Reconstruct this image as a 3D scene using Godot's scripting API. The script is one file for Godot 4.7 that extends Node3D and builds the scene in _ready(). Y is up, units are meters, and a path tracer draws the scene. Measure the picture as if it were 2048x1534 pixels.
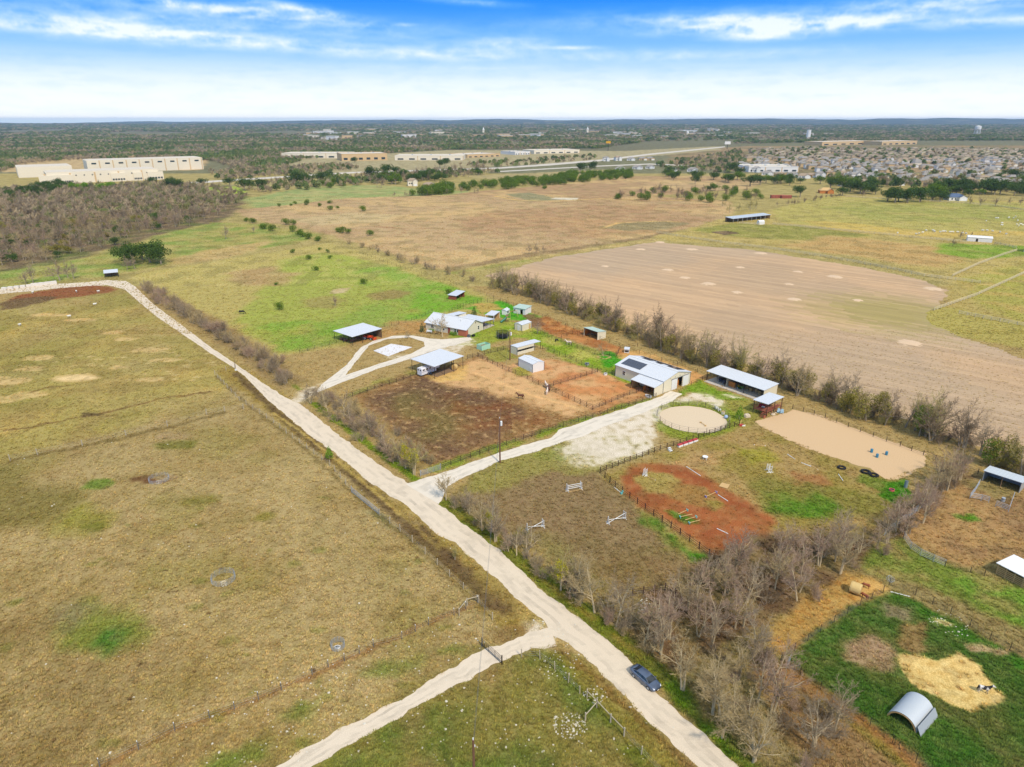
extends Node3D
# A horse property seen from a drone: pasture, gravel lanes, barns and paddocks, a bare winter tree line, farmland and a town behind. Units are metres, y is up.

const outline_1 := [394,-1795,681,-2065,1895,-2146,921,-1029,344,-1029,265,-1201]
const outline_2 := [-246,-323,-557,-768,-521,-816,-313,-816,-250,-670,-219,-532,-234,-459,-238,-395,-246,-323]
const outline_3 := [-239,-373,-237,-404,-233,-464,-225,-518,-185,-510,-128,-459,-132,-428,-170,-385,-195,-337,-231,-303,-258,-340]
const outline_4 := [-259,-670,-233,-816,-154,-828,-89,-768,-13,-741,-61,-692,-156,-679,-216,-600]
const outline_5 := [215,-323,280,-373,290,-359,230,-284,187,-240,194,-276]
const outline_6 := [-213,-276,-198,-301,-179,-305,-133,-253,-96.8,-210.6,-82.9,-195.1,-81.6,-173.2,-96.1,-153.8,-115.9,-137.8,-130.9,-128.7,-247,-268]
const outline_7 := [-27.6,-59.3,-4.7,-78.5,5.6,-80.1,9.6,-75.6,18.8,-59.3,19.9,-49.4,-33,-49.4]
const outline_8 := [-4.3,-235,-0.8,-253.3,13.6,-233.8,33.3,-209.1,44.4,-184.6,31.4,-184.6,17,-206.6,6.3,-227.8]
const outline_9 := [8.8,-253.3,12.9,-259,35,-221.1,45.6,-205.7,56.9,-193.7,44.4,-184.6,36,-210.6,13.6,-235]
const outline_10 := [-3.7,-198.2,4.2,-206.6,12.3,-208.6,27,-196.4,32.7,-188.7,28.8,-176.9,22,-166.3,12.4,-183.8]
const outline_11 := [10.6,-176.9,26.6,-193.7,37.9,-180.7,30.5,-169.7,21.3,-165.7]
const outline_12 := [17.3,-89.6,25.1,-92.1,36,-101.7,46,-108,53.5,-108,64.6,-108,83.8,-122.4,95,-130.9,102.2,-132,78.5,-111.3,56.6,-94.7,41.3,-84.9,26.3,-74.7,22.1,-74.7,18.4,-81.6]
const outline_13 := [93.7,-128.7,98.9,-120.4,115.1,-128.7,129.3,-120.4,108,-96,89.6,-100.3,78.4,-98.8,72.6,-104,72.5,-108.8,82.6,-118.5]
const outline_14 := [65,-104,72,-108,72.2,-103.2,75.4,-98.1,79.2,-96,88.2,-92.1,79.7,-80.6,73.6,-87.2,68.3,-94.7,61.6,-94.7,60.3,-98.8]
const outline_15 := [38.6,-81.6,46.2,-89.6,56.4,-96,60.4,-94.7,59.9,-92.1,53.7,-88.4,44.2,-80.6,38.6,-77.5]
const outline_16 := [39.3,-76.6,46.1,-81.6,57.2,-89,62.5,-91.5,67.5,-84.9,73.3,-75.6,65.8,-61.7,57,-57.6,51.2,-57.6,45.6,-65.4,41.7,-71.1]
var M := {}            # materials by name
var taken := {}        # names in use, for numbering repeats
var tiles := []        # ground colour maps, laid out in metres
var noise_a: PackedByteArray
var noise_b: PackedByteArray
var noise_c: PackedByteArray
var unit_box: BoxMesh
var unit_rod: CylinderMesh
var kinds := {}        # finished tree meshes by kind

func _ready():
	setup_view()
	setup_shared()
	paint_ground()
	paint_nap()
	paint_gravel()
	build_ground()
	build_roads()
	build_field()
	build_farm()
	build_yard()
	build_fences()
	build_animals()
	make_tree_kinds()
	plant_near()
	plant_middle()
	grow_turf()
	build_far()

func setup_view():
	var cam := Camera3D.new()
	cam.name = "camera"
	cam.position = Vector3(0, 72, 0)
	cam.rotation_degrees = Vector3(-21.184, 0, 0)
	cam.fov = 58.67
	cam.far = 40000.0
	cam.near = 0.5
	add_child(cam)
	cam.current = true
	var env := Environment.new()
	env.background_mode = Environment.BG_SKY
	var sky := Sky.new()
	var pano := PanoramaSkyMaterial.new()
	pano.panorama = sky_picture()
	pano.energy_multiplier = 1.0
	sky.sky_material = pano
	env.sky = sky
	env.background_energy_multiplier = 1.0
	env.tonemap_mode = Environment.TONE_MAPPER_LINEAR
	env.tonemap_exposure = 1.13
	env.sdfgi_enabled = true
	env.ssao_enabled = true
	env.ssil_enabled = true
	env.fog_enabled = true
	env.fog_density = 0.00005
	env.fog_light_color = Color(0.72, 0.86, 1.0)
	var we := WorldEnvironment.new()
	we.name = "world_environment"
	we.environment = env
	add_child(we)
	# hazy winter sun, behind and to the right of the camera, softened by thin cirrus
	var sun := DirectionalLight3D.new()
	sun.name = "sun"
	sun.light_energy = 1.05
	sun.light_color = Color(1.0, 0.95, 0.88)
	sun.light_angular_distance = 4.0
	sun.shadow_enabled = true
	sun.rotation_degrees = Vector3(-48, 28, 0)
	add_child(sun)

# ------------------------------------------------------------------ sky: white haze at the horizon, blue above, streaks of cirrus
func sky_picture() -> ImageTexture:
	var w := 4096
	var h := 2048
	var im := Image.create(w, h, false, Image.FORMAT_RGBA8)
	var stops := [[0.0, Color8(240, 247, 254)], [1.3, Color8(232, 243, 254)], [2.6, Color8(212, 232, 253)], [3.8, Color8(172, 211, 253)], [5.2, Color8(128, 188, 252)], [6.8, Color8(82, 160, 249)], [8.2, Color8(46, 140, 247)], [14.0, Color8(52, 140, 244)], [25.0, Color8(86, 156, 238)], [45.0, Color8(120, 174, 238)], [90.0, Color8(128, 178, 238)]]
	for y in h:
		var el := 90.0 - (y + 0.5) * 180.0 / h
		var c: Color = stops[0][1]
		if el > 0.0:
			for k in stops.size() - 1:
				if el >= stops[k][0] and el <= stops[k + 1][0]:
					c = stops[k][1].lerp(stops[k + 1][1], (el - stops[k][0]) / (stops[k + 1][0] - stops[k][0]))
		im.fill_rect(Rect2i(0, y, w, 1), c)
	# cirrus near the horizon: thin streaks drawn out sideways
	var n := FastNoiseLite.new()
	n.seed = 11
	n.noise_type = FastNoiseLite.TYPE_SIMPLEX_SMOOTH
	n.frequency = 0.013
	n.fractal_octaves = 5
	n.fractal_gain = 0.58
	n.domain_warp_enabled = true
	n.domain_warp_amplitude = 34.0
	n.domain_warp_frequency = 0.012
	var n2 := FastNoiseLite.new()
	n2.seed = 5
	n2.frequency = 0.006
	n2.fractal_octaves = 3
	# [azimuth, elevation, half width, half height, strength, lean]: the larger wisps
	var wisps := [[16.5, 6.35, 6.0, 0.75, 1.0, -0.03], [23.5, 6.1, 9.0, 0.5, 0.75, 0.02], [18.5, 5.6, 3.0, 0.45, 0.8, 0.0], [-22.0, 7.2, 7.0, 0.42, 0.95, -0.05], [-15.5, 7.3, 4.5, 0.4, 0.75, -0.14], [-30.0, 5.6, 9.0, 0.7, 0.95, -0.02], [-20.0, 5.1, 13.0, 0.55, 0.75, -0.03], [-6.0, 4.5, 9.0, 0.6, 0.5, 0.0], [-0.3, 5.3, 4.0, 0.5, 0.6, 0.02], [4.5, 5.0, 2.2, 0.14, 0.7, 0.0], [-3.0, 8.0, 4.0, 0.25, 0.4, -0.05], [31.0, 7.2, 6.0, 0.7, 0.5, 0.05], [33.0, 5.7, 6.0, 0.35, 0.7, 0.0], [-8.0, 6.5, 0.9, 0.12, 0.6, 0.0], [-2.2, 3.6, 16.0, 0.3, 0.35, 0.0], [-26.0, 6.4, 14.0, 0.9, 0.45, -0.02], [-12.0, 6.2, 10.0, 0.9, 0.35, -0.05], [8.0, 6.6, 10.0, 0.9, 0.3, 0.0], [26.0, 6.8, 12.0, 1.0, 0.45, 0.03], [12.0, 4.4, 14.0, 0.5, 0.5, 0.0], [-34.0, 7.6, 5.0, 0.5, 0.6, -0.03]]
	var row0 := int((90.0 - 13.0) / 180.0 * h)
	var rows := int(13.0 / 180.0 * h) + 1
	var band := n.get_image(w, rows * 9, false, false, false)   # sampled nine times finer up and down, which draws the streaks out
	var veil := n2.get_image(w / 4, rows * 4, false, false, false)
	var n3 := FastNoiseLite.new()
	n3.seed = 23
	n3.frequency = 0.017
	n3.fractal_type = FastNoiseLite.FRACTAL_RIDGED
	n3.fractal_octaves = 5
	n3.fractal_gain = 0.6
	n3.domain_warp_enabled = true
	n3.domain_warp_amplitude = 50.0
	n3.domain_warp_frequency = 0.006
	var fibre := n3.get_image(w, rows * 3, false, false, false)   # finer fibres
	fibre.convert(Image.FORMAT_L8)
	var fd := fibre.get_data()
	band.convert(Image.FORMAT_L8)
	veil.convert(Image.FORMAT_L8)
	var bd := band.get_data()
	var vd := veil.get_data()
	var data := PackedByteArray()
	data.resize(w * rows * 4)
	data.fill(255)
	for y in rows:
		var el := 90.0 - (row0 + y + 0.5) * 180.0 / h
		var low := clampf((4.8 - el) / 3.2, 0.0, 1.0)
		for x in w:
			var az := (x + 0.5) * 360.0 / w - 180.0
			var s := 0.0
			if az > -48.0 and az < 48.0:
				for q in wisps:
					var dx: float = (az - q[0]) / q[2]
					if dx > -1.6 and dx < 1.6:
						var dy: float = (el - q[1] - q[5] * (az - q[0])) / q[3]
						var r := dx * dx + dy * dy
						if r < 2.6:
							s += q[4] * exp(-1.3 * r)
			else:
				s = clampf((vd[(y * 4) * (w / 4) + x / 4] / 255.0 - 0.5) * 3.0, 0.0, 0.8)
			var v: float = bd[(y * 9) * w + x] / 255.0
			var u: float = fd[(y * 3) * w + x] / 255.0
			var a := clampf(s * (v * 0.9 + u * 1.1 - 0.52), 0.0, 0.85)
			a = maxf(a, low * clampf((v * 0.7 + u * 0.4 - 0.30) * 1.4, 0.0, 0.5))
			data[(y * w + x) * 4 + 3] = int(a * 255.0)
	var cl := Image.create_from_data(w, rows, false, Image.FORMAT_RGBA8, data)
	im.blend_rect(cl, Rect2i(0, 0, w, rows), Vector2i(0, row0))
	# overhead the same cirrus thickens to a pale veil
	var top := n2.get_image(512, 256, false, false, false)
	top.convert(Image.FORMAT_L8)
	var td := top.get_data()
	var up := PackedByteArray()
	up.resize(512 * 110 * 4)
	up.fill(246)
	for y in 110:
		var el2 := 90.0 - y * 77.0 / 110.0
		var k := clampf((el2 - 13.0) / 26.0, 0.0, 1.0)
		for x in 512:
			up[(y * 512 + x) * 4 + 3] = int(255.0 * clampf(k * (0.50 + 0.55 * (td[y * 512 + x] / 255.0)), 0.0, 0.95))
	var upi := Image.create_from_data(512, 110, false, Image.FORMAT_RGBA8, up)
	upi.resize(w, row0, Image.INTERPOLATE_BILINEAR)
	im.blend_rect(upi, Rect2i(0, 0, w, row0), Vector2i(0, 0))
	# the panorama begins and ends straight ahead (-z)
	var turned := Image.create(w, h, false, Image.FORMAT_RGBA8)
	turned.blit_rect(im, Rect2i(w / 2, 0, w / 2, h), Vector2i(0, 0))
	turned.blit_rect(im, Rect2i(0, 0, w / 2, h), Vector2i(w / 2, 0))
	turned.convert(Image.FORMAT_RGB8)
	return ImageTexture.create_from_image(turned)

# ------------------------------------------------------------------ naming and parts
func numbered(called: String) -> String:
	if not taken.has(called):
		taken[called] = 0
		return called
	taken[called] += 1
	return "%s_%03d" % [called, taken[called]]

func tag(o: Node, label: String, category: String, group := "", kind := ""):
	o.set_meta("label", label)
	o.set_meta("category", category)
	if group:
		o.set_meta("group", group)
	if kind:
		o.set_meta("kind", kind)
	return o

func thing(called: String, label: String, category: String, at := Vector3.ZERO, turn := 0.0, group := "") -> Node3D:
	var o := Node3D.new()
	o.name = numbered(called)
	add_child(o)
	o.position = at
	o.rotation.y = turn
	tag(o, label, category, group)
	return o

func part(parent: Node, called: String, mesh: Mesh, mat: Material, xf := Transform3D()) -> MeshInstance3D:
	var o := MeshInstance3D.new()
	o.name = called
	o.mesh = mesh
	o.material_override = mat
	o.transform = xf
	parent.add_child(o, true)
	return o

func structure(called: String, mesh: Mesh, mat: Material, at := Vector3.ZERO) -> MeshInstance3D:
	var o := MeshInstance3D.new()
	o.name = numbered(called)
	o.mesh = mesh
	if mat:
		o.material_override = mat
	o.position = at
	o.set_meta("kind", "structure")
	add_child(o)
	return o

func bx(parent: Node, called: String, mat: Material, c: Vector3, s: Vector3, turn := Vector3.ZERO) -> MeshInstance3D:
	return part(parent, called, unit_box, mat, Transform3D(Basis.from_euler(turn) * Basis.from_scale(s), c))

func rod(parent: Node, called: String, mat: Material, a: Vector3, b: Vector3, r: float) -> MeshInstance3D:
	return part(parent, called, unit_rod, mat, rod_place(a, b, r))

func rod_place(a: Vector3, b: Vector3, r: float) -> Transform3D:
	var y := b - a
	var l := y.length()
	y /= l
	var x := y.cross(Vector3(0.31, 0.2, 0.93)).normalized()
	var z := x.cross(y)
	return Transform3D(Basis(x * r, y * l, z * r), (a + b) * 0.5)

func setup_shared():
	unit_box = BoxMesh.new()
	unit_rod = CylinderMesh.new()
	unit_rod.top_radius = 1.0
	unit_rod.bottom_radius = 1.0
	unit_rod.height = 1.0
	unit_rod.radial_segments = 8
	unit_rod.rings = 1
	for k in 3:
		var n := FastNoiseLite.new()
		n.seed = 40 + k
		n.frequency = [0.02, 0.05, 0.16][k]
		n.fractal_octaves = 4
		n.fractal_gain = 0.55
		var im := n.get_seamless_image(512, 512)
		im.convert(Image.FORMAT_L8)
		if k == 0: noise_a = im.get_data()
		elif k == 1: noise_b = im.get_data()
		else: noise_c = im.get_data()

# ------------------------------------------------------------------ materials
func plain(called: String, c: Color, rough := 0.9, metal := 0.0) -> StandardMaterial3D:
	if M.has(called):
		return M[called]
	var m := StandardMaterial3D.new()
	m.resource_name = called
	m.albedo_color = c
	m.roughness = rough
	m.metallic = metal
	M[called] = m
	return m

func grain_picture(seed_: int, size: int, lo: Color, hi: Color, freq: float, gain := 0.7, octaves := 5, lift := 1.0) -> Image:
	var n := FastNoiseLite.new()
	n.seed = seed_
	n.frequency = freq
	n.fractal_octaves = octaves
	n.fractal_gain = gain
	var im := n.get_seamless_image(size, size)
	im.convert(Image.FORMAT_L8)
	var d := im.get_data()
	var lut := []
	for i in 256:
		var t := clampf((i / 255.0 - 0.5) * lift + 0.5, 0.0, 1.0)
		lut.append(lo.lerp(hi, t))
	var out := PackedByteArray()
	out.resize(size * size * 3)
	for i in d.size():
		var c: Color = lut[d[i]]
		out[i * 3] = c.r8
		out[i * 3 + 1] = c.g8
		out[i * 3 + 2] = c.b8
	return Image.create_from_data(size, size, false, Image.FORMAT_RGB8, out)

# a weathered surface: colour grain laid on in metres
func grainy(called: String, lo: Color, hi: Color, metres: float, rough := 0.9, metal := 0.0, size := 256, freq := 0.05, relief := 0.0) -> StandardMaterial3D:
	if M.has(called):
		return M[called]
	var m := StandardMaterial3D.new()
	m.resource_name = called
	var im := grain_picture(called.hash() % 1000, size, lo, hi, freq, 0.65, 5, 1.5)
	m.albedo_texture = ImageTexture.create_from_image(im)
	m.roughness = rough
	m.metallic = metal
	m.uv1_triplanar = true
	m.uv1_world_triplanar = true
	m.uv1_scale = Vector3.ONE / metres
	if relief > 0.0:
		var bump := im.duplicate()
		bump.bump_map_to_normal_map(relief)
		m.normal_enabled = true
		m.normal_texture = ImageTexture.create_from_image(bump)
		m.normal_scale = 0.6
	M[called] = m
	return m

# ------------------------------------------------------------------ mesh building
class Shape:
	var v := PackedVector3Array()
	var c := PackedColorArray()
	var tint := Color.WHITE
	var painted := false
	func tri(a, b, d):
		v.append(a); v.append(b); v.append(d)
		c.append(tint); c.append(tint); c.append(tint)
	func quad(a, b, d, e):
		tri(a, b, d)
		tri(a, d, e)
	func box(ctr: Vector3, s: Vector3, turn := Basis.IDENTITY):
		var h := s * 0.5
		var p := []
		for i in 8:
			p.append(ctr + turn * Vector3(h.x if i & 1 else -h.x, h.y if i & 2 else -h.y, h.z if i & 4 else -h.z))
		quad(p[0], p[1], p[3], p[2]); quad(p[5], p[4], p[6], p[7]); quad(p[4], p[0], p[2], p[6])
		quad(p[1], p[5], p[7], p[3]); quad(p[2], p[3], p[7], p[6]); quad(p[4], p[5], p[1], p[0])
	# outline in x and y, drawn out along z from z0 to z1
	func prism(o: PackedVector2Array, z0: float, z1: float, at := Transform3D()):
		var n := o.size()
		var ids := Geometry2D.triangulate_polygon(o)
		for k in range(0, ids.size(), 3):
			var a := o[ids[k]]
			var b := o[ids[k + 1]]
			var d := o[ids[k + 2]]
			tri(at * Vector3(a.x, a.y, z1), at * Vector3(d.x, d.y, z1), at * Vector3(b.x, b.y, z1))
			tri(at * Vector3(a.x, a.y, z0), at * Vector3(b.x, b.y, z0), at * Vector3(d.x, d.y, z0))
		for k in n:
			var a := o[k]
			var b := o[(k + 1) % n]
			quad(at * Vector3(a.x, a.y, z0), at * Vector3(a.x, a.y, z1), at * Vector3(b.x, b.y, z1), at * Vector3(b.x, b.y, z0))
	func tube(a: Vector3, b: Vector3, ra: float, rb: float, sides := 6, caps := false):
		var y := (b - a).normalized()
		var x := y.cross(Vector3(0.31, 0.2, 0.93)).normalized()
		var z := x.cross(y)
		for k in sides:
			var t0 := TAU * k / sides
			var t1 := TAU * (k + 1) / sides
			var d0 := x * cos(t0) + z * sin(t0)
			var d1 := x * cos(t1) + z * sin(t1)
			quad(a + d0 * ra, a + d1 * ra, b + d1 * rb, b + d0 * rb)
			if caps:
				tri(a, a + d0 * ra, a + d1 * ra)
				tri(b, b + d1 * rb, b + d0 * rb)
	func mesh(smooth := false) -> ArrayMesh:
		var st := SurfaceTool.new()
		st.begin(Mesh.PRIMITIVE_TRIANGLES)
		st.set_smooth_group(0 if smooth else -1)
		for i in v.size():
			if painted:
				st.set_color(c[i])
			st.add_vertex(v[i])
		if smooth:
			st.index()
		st.generate_normals()
		return st.commit()
	# same without welding or normals from SurfaceTool: quick for large meshes
	func raw() -> ArrayMesh:
		var nn := PackedVector3Array()
		nn.resize(v.size())
		for i in range(0, v.size(), 3):
			var n := (v[i + 2] - v[i]).cross(v[i + 1] - v[i]).normalized()
			nn[i] = n; nn[i + 1] = n; nn[i + 2] = n
		var arr := []
		arr.resize(Mesh.ARRAY_MAX)
		arr[Mesh.ARRAY_VERTEX] = v
		arr[Mesh.ARRAY_NORMAL] = nn
		if painted:
			arr[Mesh.ARRAY_COLOR] = c
		var m := ArrayMesh.new()
		m.add_surface_from_arrays(Mesh.PRIMITIVE_TRIANGLES, arr)
		return m

func points(flat: Array) -> PackedVector2Array:
	var o := PackedVector2Array()
	for i in range(0, flat.size(), 2):
		o.append(Vector2(flat[i], flat[i + 1]))
	return o

func rng_of(s: int) -> RandomNumberGenerator:
	var r := RandomNumberGenerator.new()
	r.seed = s
	return r

# ------------------------------------------------------------------ the ground: one sheet, coloured by what grows or lies there

func add_tile(called: String, x0: float, z0: float, w: float, d: float, nx: int, nz: int, c: Color):
	var im := Image.create(nx, nz, false, Image.FORMAT_RGBA8)
	im.fill(c)
	tiles.append({"name": called, "im": im, "x0": x0, "z0": z0, "w": w, "d": d, "nx": nx, "nz": nz, "ppm": nx / w})

# an outline with its edges broken into short, wandering steps
func ragged(o: PackedVector2Array, step: float, amount: float, seed_ := 0) -> PackedVector2Array:
	var n := FastNoiseLite.new()
	n.seed = 7 + seed_
	n.frequency = 0.35 / maxf(amount * 2.0, 0.6)
	n.fractal_octaves = 3
	var out := PackedVector2Array()
	for i in o.size():
		var a := o[i]
		var b := o[(i + 1) % o.size()]
		var k := maxi(1, int(a.distance_to(b) / step))
		for j in k:
			var p := a.lerp(b, float(j) / k)
			out.append(p + Vector2(n.get_noise_2d(p.x, p.y), n.get_noise_2d(p.x + 300.0, p.y + 90.0)) * amount * 1.6)
	return out

# lays colour c inside an outline; soft is the width in metres over which it mingles with what is around; the noise picks patches (lo: none, hi: full)
func paint(flat, c: Color, soft := 1.0, warp := 1.5, share := 1.0, noise := 0, lo := 0.0, hi := 0.0, scale := 1.0):
	var o: PackedVector2Array = points(flat) if flat is Array else flat
	if warp > 0.0:
		o = ragged(o, maxf(1.0, warp), warp)
	var lo_p := o[0]
	var hi_p := o[0]
	for p in o:
		lo_p = lo_p.min(p)
		hi_p = hi_p.max(p)
	lo_p -= Vector2.ONE * soft
	hi_p += Vector2.ONE * soft
	for t in tiles:
		var ax := maxf(lo_p.x, t.x0)
		var bx_ := minf(hi_p.x, t.x0 + t.w)
		var az := maxf(lo_p.y, t.z0)
		var bz := minf(hi_p.y, t.z0 + t.d)
		if ax >= bx_ or az >= bz:
			continue
		# whole pixels of the tile
		var px0 := int((ax - t.x0) / t.w * t.nx)
		var px1 := mini(t.nx, int(ceil((bx_ - t.x0) / t.w * t.nx)))
		var pz0 := int((az - t.z0) / t.d * t.nz)
		var pz1 := mini(t.nz, int(ceil((bz - t.z0) / t.d * t.nz)))
		var pw := px1 - px0
		var ph := pz1 - pz0
		if pw < 1 or ph < 1:
			continue
		var cell := maxf(t.w / t.nx, soft * 0.6)
		var gw := maxi(2, int(round(pw * t.w / t.nx / cell)))
		var gh := maxi(2, int(round(ph * t.d / t.nz / cell)))
		var x_at: float = t.x0 + px0 * t.w / t.nx
		var z_at: float = t.z0 + pz0 * t.d / t.nz
		var sx: float = pw * t.w / t.nx / gw
		var sz: float = ph * t.d / t.nz / gh
		var data := PackedByteArray()
		data.resize(gw * gh * 4)
		var word := (c.r8) | (c.g8 << 8) | (c.b8 << 16)
		var full := int(share * 255.0)
		var grid := PackedInt32Array()
		grid.resize(gw * gh)
		grid.fill(word)
		var table := PackedInt32Array()
		table.resize(256)
		for i in 256:
			table[i] = int(full * clampf((i / 255.0 - lo) / maxf(hi - lo, 0.001), 0.0, 1.0))
		var nd := noise_a if noise == 1 else (noise_b if noise == 2 else noise_c)
		var inv := 1.0 / scale
		for gz in gh:
			var z := z_at + (gz + 0.5) * sz
			var cuts := []
			for i in o.size():
				var a := o[i]
				var b := o[i + 1 if i + 1 < o.size() else 0]
				if (a.y <= z) != (b.y <= z):
					cuts.append(a.x + (z - a.y) / (b.y - a.y) * (b.x - a.x))
			cuts.sort()
			for q in range(0, cuts.size() - 1, 2):
				var g0 := clampi(int(round((cuts[q] - x_at) / sx)), 0, gw)
				var g1 := clampi(int(round((cuts[q + 1] - x_at) / sx)), 0, gw)
				if noise == 0:
					for gx in range(g0, g1):
						grid[gz * gw + gx] = word | (full << 24)
				else:
					var nrow := (int(z * inv * 4.0) & 511) * 512
					for gx in range(g0, g1):
						grid[gz * gw + gx] = word | (table[nd[nrow + (int((x_at + gx * sx) * inv * 4.0) & 511)]] << 24)
		var im := Image.create_from_data(gw, gh, false, Image.FORMAT_RGBA8, grid.to_byte_array())
		if soft > cell * 1.2 and gw > 6 and gh > 6:
			im.resize(maxi(2, gw / 2), maxi(2, gh / 2), Image.INTERPOLATE_BILINEAR)
		if im.get_width() != pw or im.get_height() != ph:
			im.resize(pw, ph, Image.INTERPOLATE_BILINEAR)
		t.im.blend_rect(im, Rect2i(0, 0, pw, ph), Vector2i(px0, pz0))

# a band along a line
func band(flat, width: float) -> PackedVector2Array:
	var l: PackedVector2Array = points(flat) if flat is Array else flat
	var left := PackedVector2Array()
	var right := PackedVector2Array()
	for i in l.size():
		var d := (l[mini(i + 1, l.size() - 1)] - l[maxi(i - 1, 0)]).normalized()
		var s := Vector2(-d.y, d.x) * width * 0.5
		left.append(l[i] + s)
		right.append(l[i] - s)
	right.reverse()
	left.append_array(right)
	return left

func stroke(flat, width: float, c: Color, soft := 0.5, warp := 0.5, share := 1.0, noise := 0, lo := 0.0, hi := 0.0, scale := 1.0):
	paint(band(flat, width), c, soft, warp, share, noise, lo, hi, scale)

func disc(at: Vector2, rx: float, rz: float, turn := 0.0, n := 18) -> PackedVector2Array:
	var o := PackedVector2Array()
	for k in n:
		var a := TAU * k / n
		o.append(at + Vector2(cos(a) * rx, sin(a) * rz).rotated(turn))
	return o

func blot(at: Vector3, rx: float, rz: float, c: Color, soft := 0.8, warp := 0.8, share := 1.0, noise := 0, lo := 0.0, hi := 0.0):
	paint(disc(Vector2(at.x, at.z), rx, rz), c, soft, warp, share, noise, lo, hi)

func ground_color(x: float, z: float) -> Color:
	for t in tiles:
		if x >= t.x0 and x < t.x0 + t.w and z >= t.z0 and z < t.z0 + t.d:
			return t.im.get_pixel(clampi(int((x - t.x0) / t.w * t.nx), 0, t.nx - 1), clampi(int((z - t.z0) / t.d * t.nz), 0, t.nz - 1))
	return Color(0.5, 0.5, 0.4)

func inside(o: PackedVector2Array, x: float, z: float) -> bool:
	return Geometry2D.is_point_in_polygon(Vector2(x, z), o)

func paint_ground():
	add_tile("near_west", -250.0, -310.0, 250.0, 256.0, 2048, 2048, Color(0.684, 0.592, 0.388))
	add_tile("near_east", 0.0, -310.0, 250.0, 256.0, 2048, 2048, Color(0.684, 0.592, 0.388))
	add_tile("middle", -900.0, -1010.0, 1800.0, 700.0, 2048, 1024, Color(0.672, 0.613, 0.388))
	add_tile("far", -6000.0, -8010.0, 12000.0, 7000.0, 2048, 1024, Color(0.496, 0.488, 0.363))
	var rng := rng_of(3)
	# --- far country: woods floor, cleared and built-up land
	paint([-1303,-964,-24761,-18812,25430,-18812,2461,-1795,593,-1795,-99,-1137], Color(0.471, 0.455, 0.346), 30, 30, 1.0, 1, 0.2, 0.8, 60.0)
	paint(outline_1, Color(0.630, 0.538, 0.396), 10, 10)
	paint(outline_1, Color(0.505, 0.471, 0.329), 10, 10, 0.8, 2, 0.4, 0.6, 40.0)
	paint([-448,-1385,-154,-1795,261,-1738,595,-2065,518,-1795,162,-1318,-96,-1103,-274,-964], Color(0.672, 0.622, 0.471), 6, 8)
	paint([-342,-816,-236,-1039,-19,-1103,-84,-964,-183,-855,-252,-768], Color(0.739, 0.688, 0.471), 3, 5, 0.9)
	paint([-941,-1318,-875,-1421,-583,-1385,-472,-1080,-739,-1029], Color(0.780, 0.672, 0.488), 3, 5, 0.9)
	# --- middle distance, west: wood floor, meadow behind the wood
	paint(outline_2, Color(0.471, 0.404, 0.313), 4, 5)
	paint(outline_2, Color(0.388, 0.455, 0.221), 4, 4, 0.8, 2, 0.5, 0.68, 8.0)
	paint(outline_3, Color(0.655, 0.622, 0.354), 3, 3)
	paint(outline_3, Color(0.505, 0.597, 0.279), 3, 3, 0.8, 2, 0.45, 0.62, 6.0)
	paint([-190,-373,-178,-404,-158,-432,-148,-439,-154,-388,-176,-359], Color(0.764, 0.655, 0.438), 3, 3, 0.9)
	paint([-352,-791,-319,-816,-277,-746,-294,-697], Color(0.630, 0.713, 0.279), 3, 3)
	paint(outline_4, Color(0.663, 0.663, 0.421), 4, 4)
	paint(outline_4, Color(0.571, 0.630, 0.379), 4, 4, 0.9, 2, 0.45, 0.6, 10.0)
	paint([-182,-981,-89,-1029,-26,-1103,-43,-964,-127,-884], Color(0.705, 0.647, 0.421), 3, 4)
	paint([-64,-964,118,-1080,167,-1103,92,-964,-15,-884], Color(0.688, 0.622, 0.438), 3, 4)
	# --- big bare field
	var brown := [-235,-593,-219,-607,-158,-688,-63,-716,-34,-757,63,-842,160,-964,268,-964,315,-884,263,-780,212,-757,138,-706,205,-661,189,-593,159,-532,125,-486,90,-451,22,-391,-17,-362,-37,-346,-78,-404,-121,-459,-151,-493,-200,-532]
	paint(brown, Color(0.747, 0.630, 0.471), 3, 3)
	paint(brown, Color(0.688, 0.555, 0.413), 4, 3, 0.85, 1, 0.42, 0.66, 26.0)
	paint(brown, Color(0.822, 0.697, 0.488), 4, 3, 0.7, 2, 0.5, 0.68, 20.0)
	paint([-47,-532,-10,-593,79,-629,189,-637,155,-532,93,-464,24,-439,-21,-459], Color(0.672, 0.513, 0.379), 8, 6, 0.5, 1, 0.35, 0.6, 18.0)
	paint([-177,-532,-134,-577,-90,-561,-98,-518,-140,-505], Color(0.789, 0.705, 0.530), 4, 3, 0.7)
	stroke([-115,-477,-94,-493,-44,-486,-8,-477], 2.0, Color(0.630, 0.471, 0.329), 1.5, 1.5, 0.8)
	stroke([-75,-459,-72,-477,-83,-493,-102,-500], 1.6, Color(0.630, 0.488, 0.346), 1.5, 1.5, 0.7)
	paint([-7,-726,19,-741,38,-697,46,-670,17,-661], Color(0.588, 0.563, 0.421), 2, 2)
	paint([37,-679,42,-692,66,-688,60,-666], Color(0.860, 0.818, 0.734), 1, 1)
	stroke([-17,-706,3,-670,45,-661,85,-683,177,-661], 4.0, Color(0.864, 0.722, 0.438), 1.5, 2, 0.8)
	paint([63,-493,81,-518,116,-526,132,-516,111,-486,81,-477], Color(0.588, 0.538, 0.388), 3, 3, 0.9)
	stroke([64,-491,80,-516,104,-524,126,-521], 3.0, Color(0.897, 0.739, 0.471), 1.5, 2, 0.9)
	stroke([69,-477,87,-468,112,-477], 3.0, Color(0.780, 0.630, 0.438), 1.5, 2, 0.8)
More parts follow.
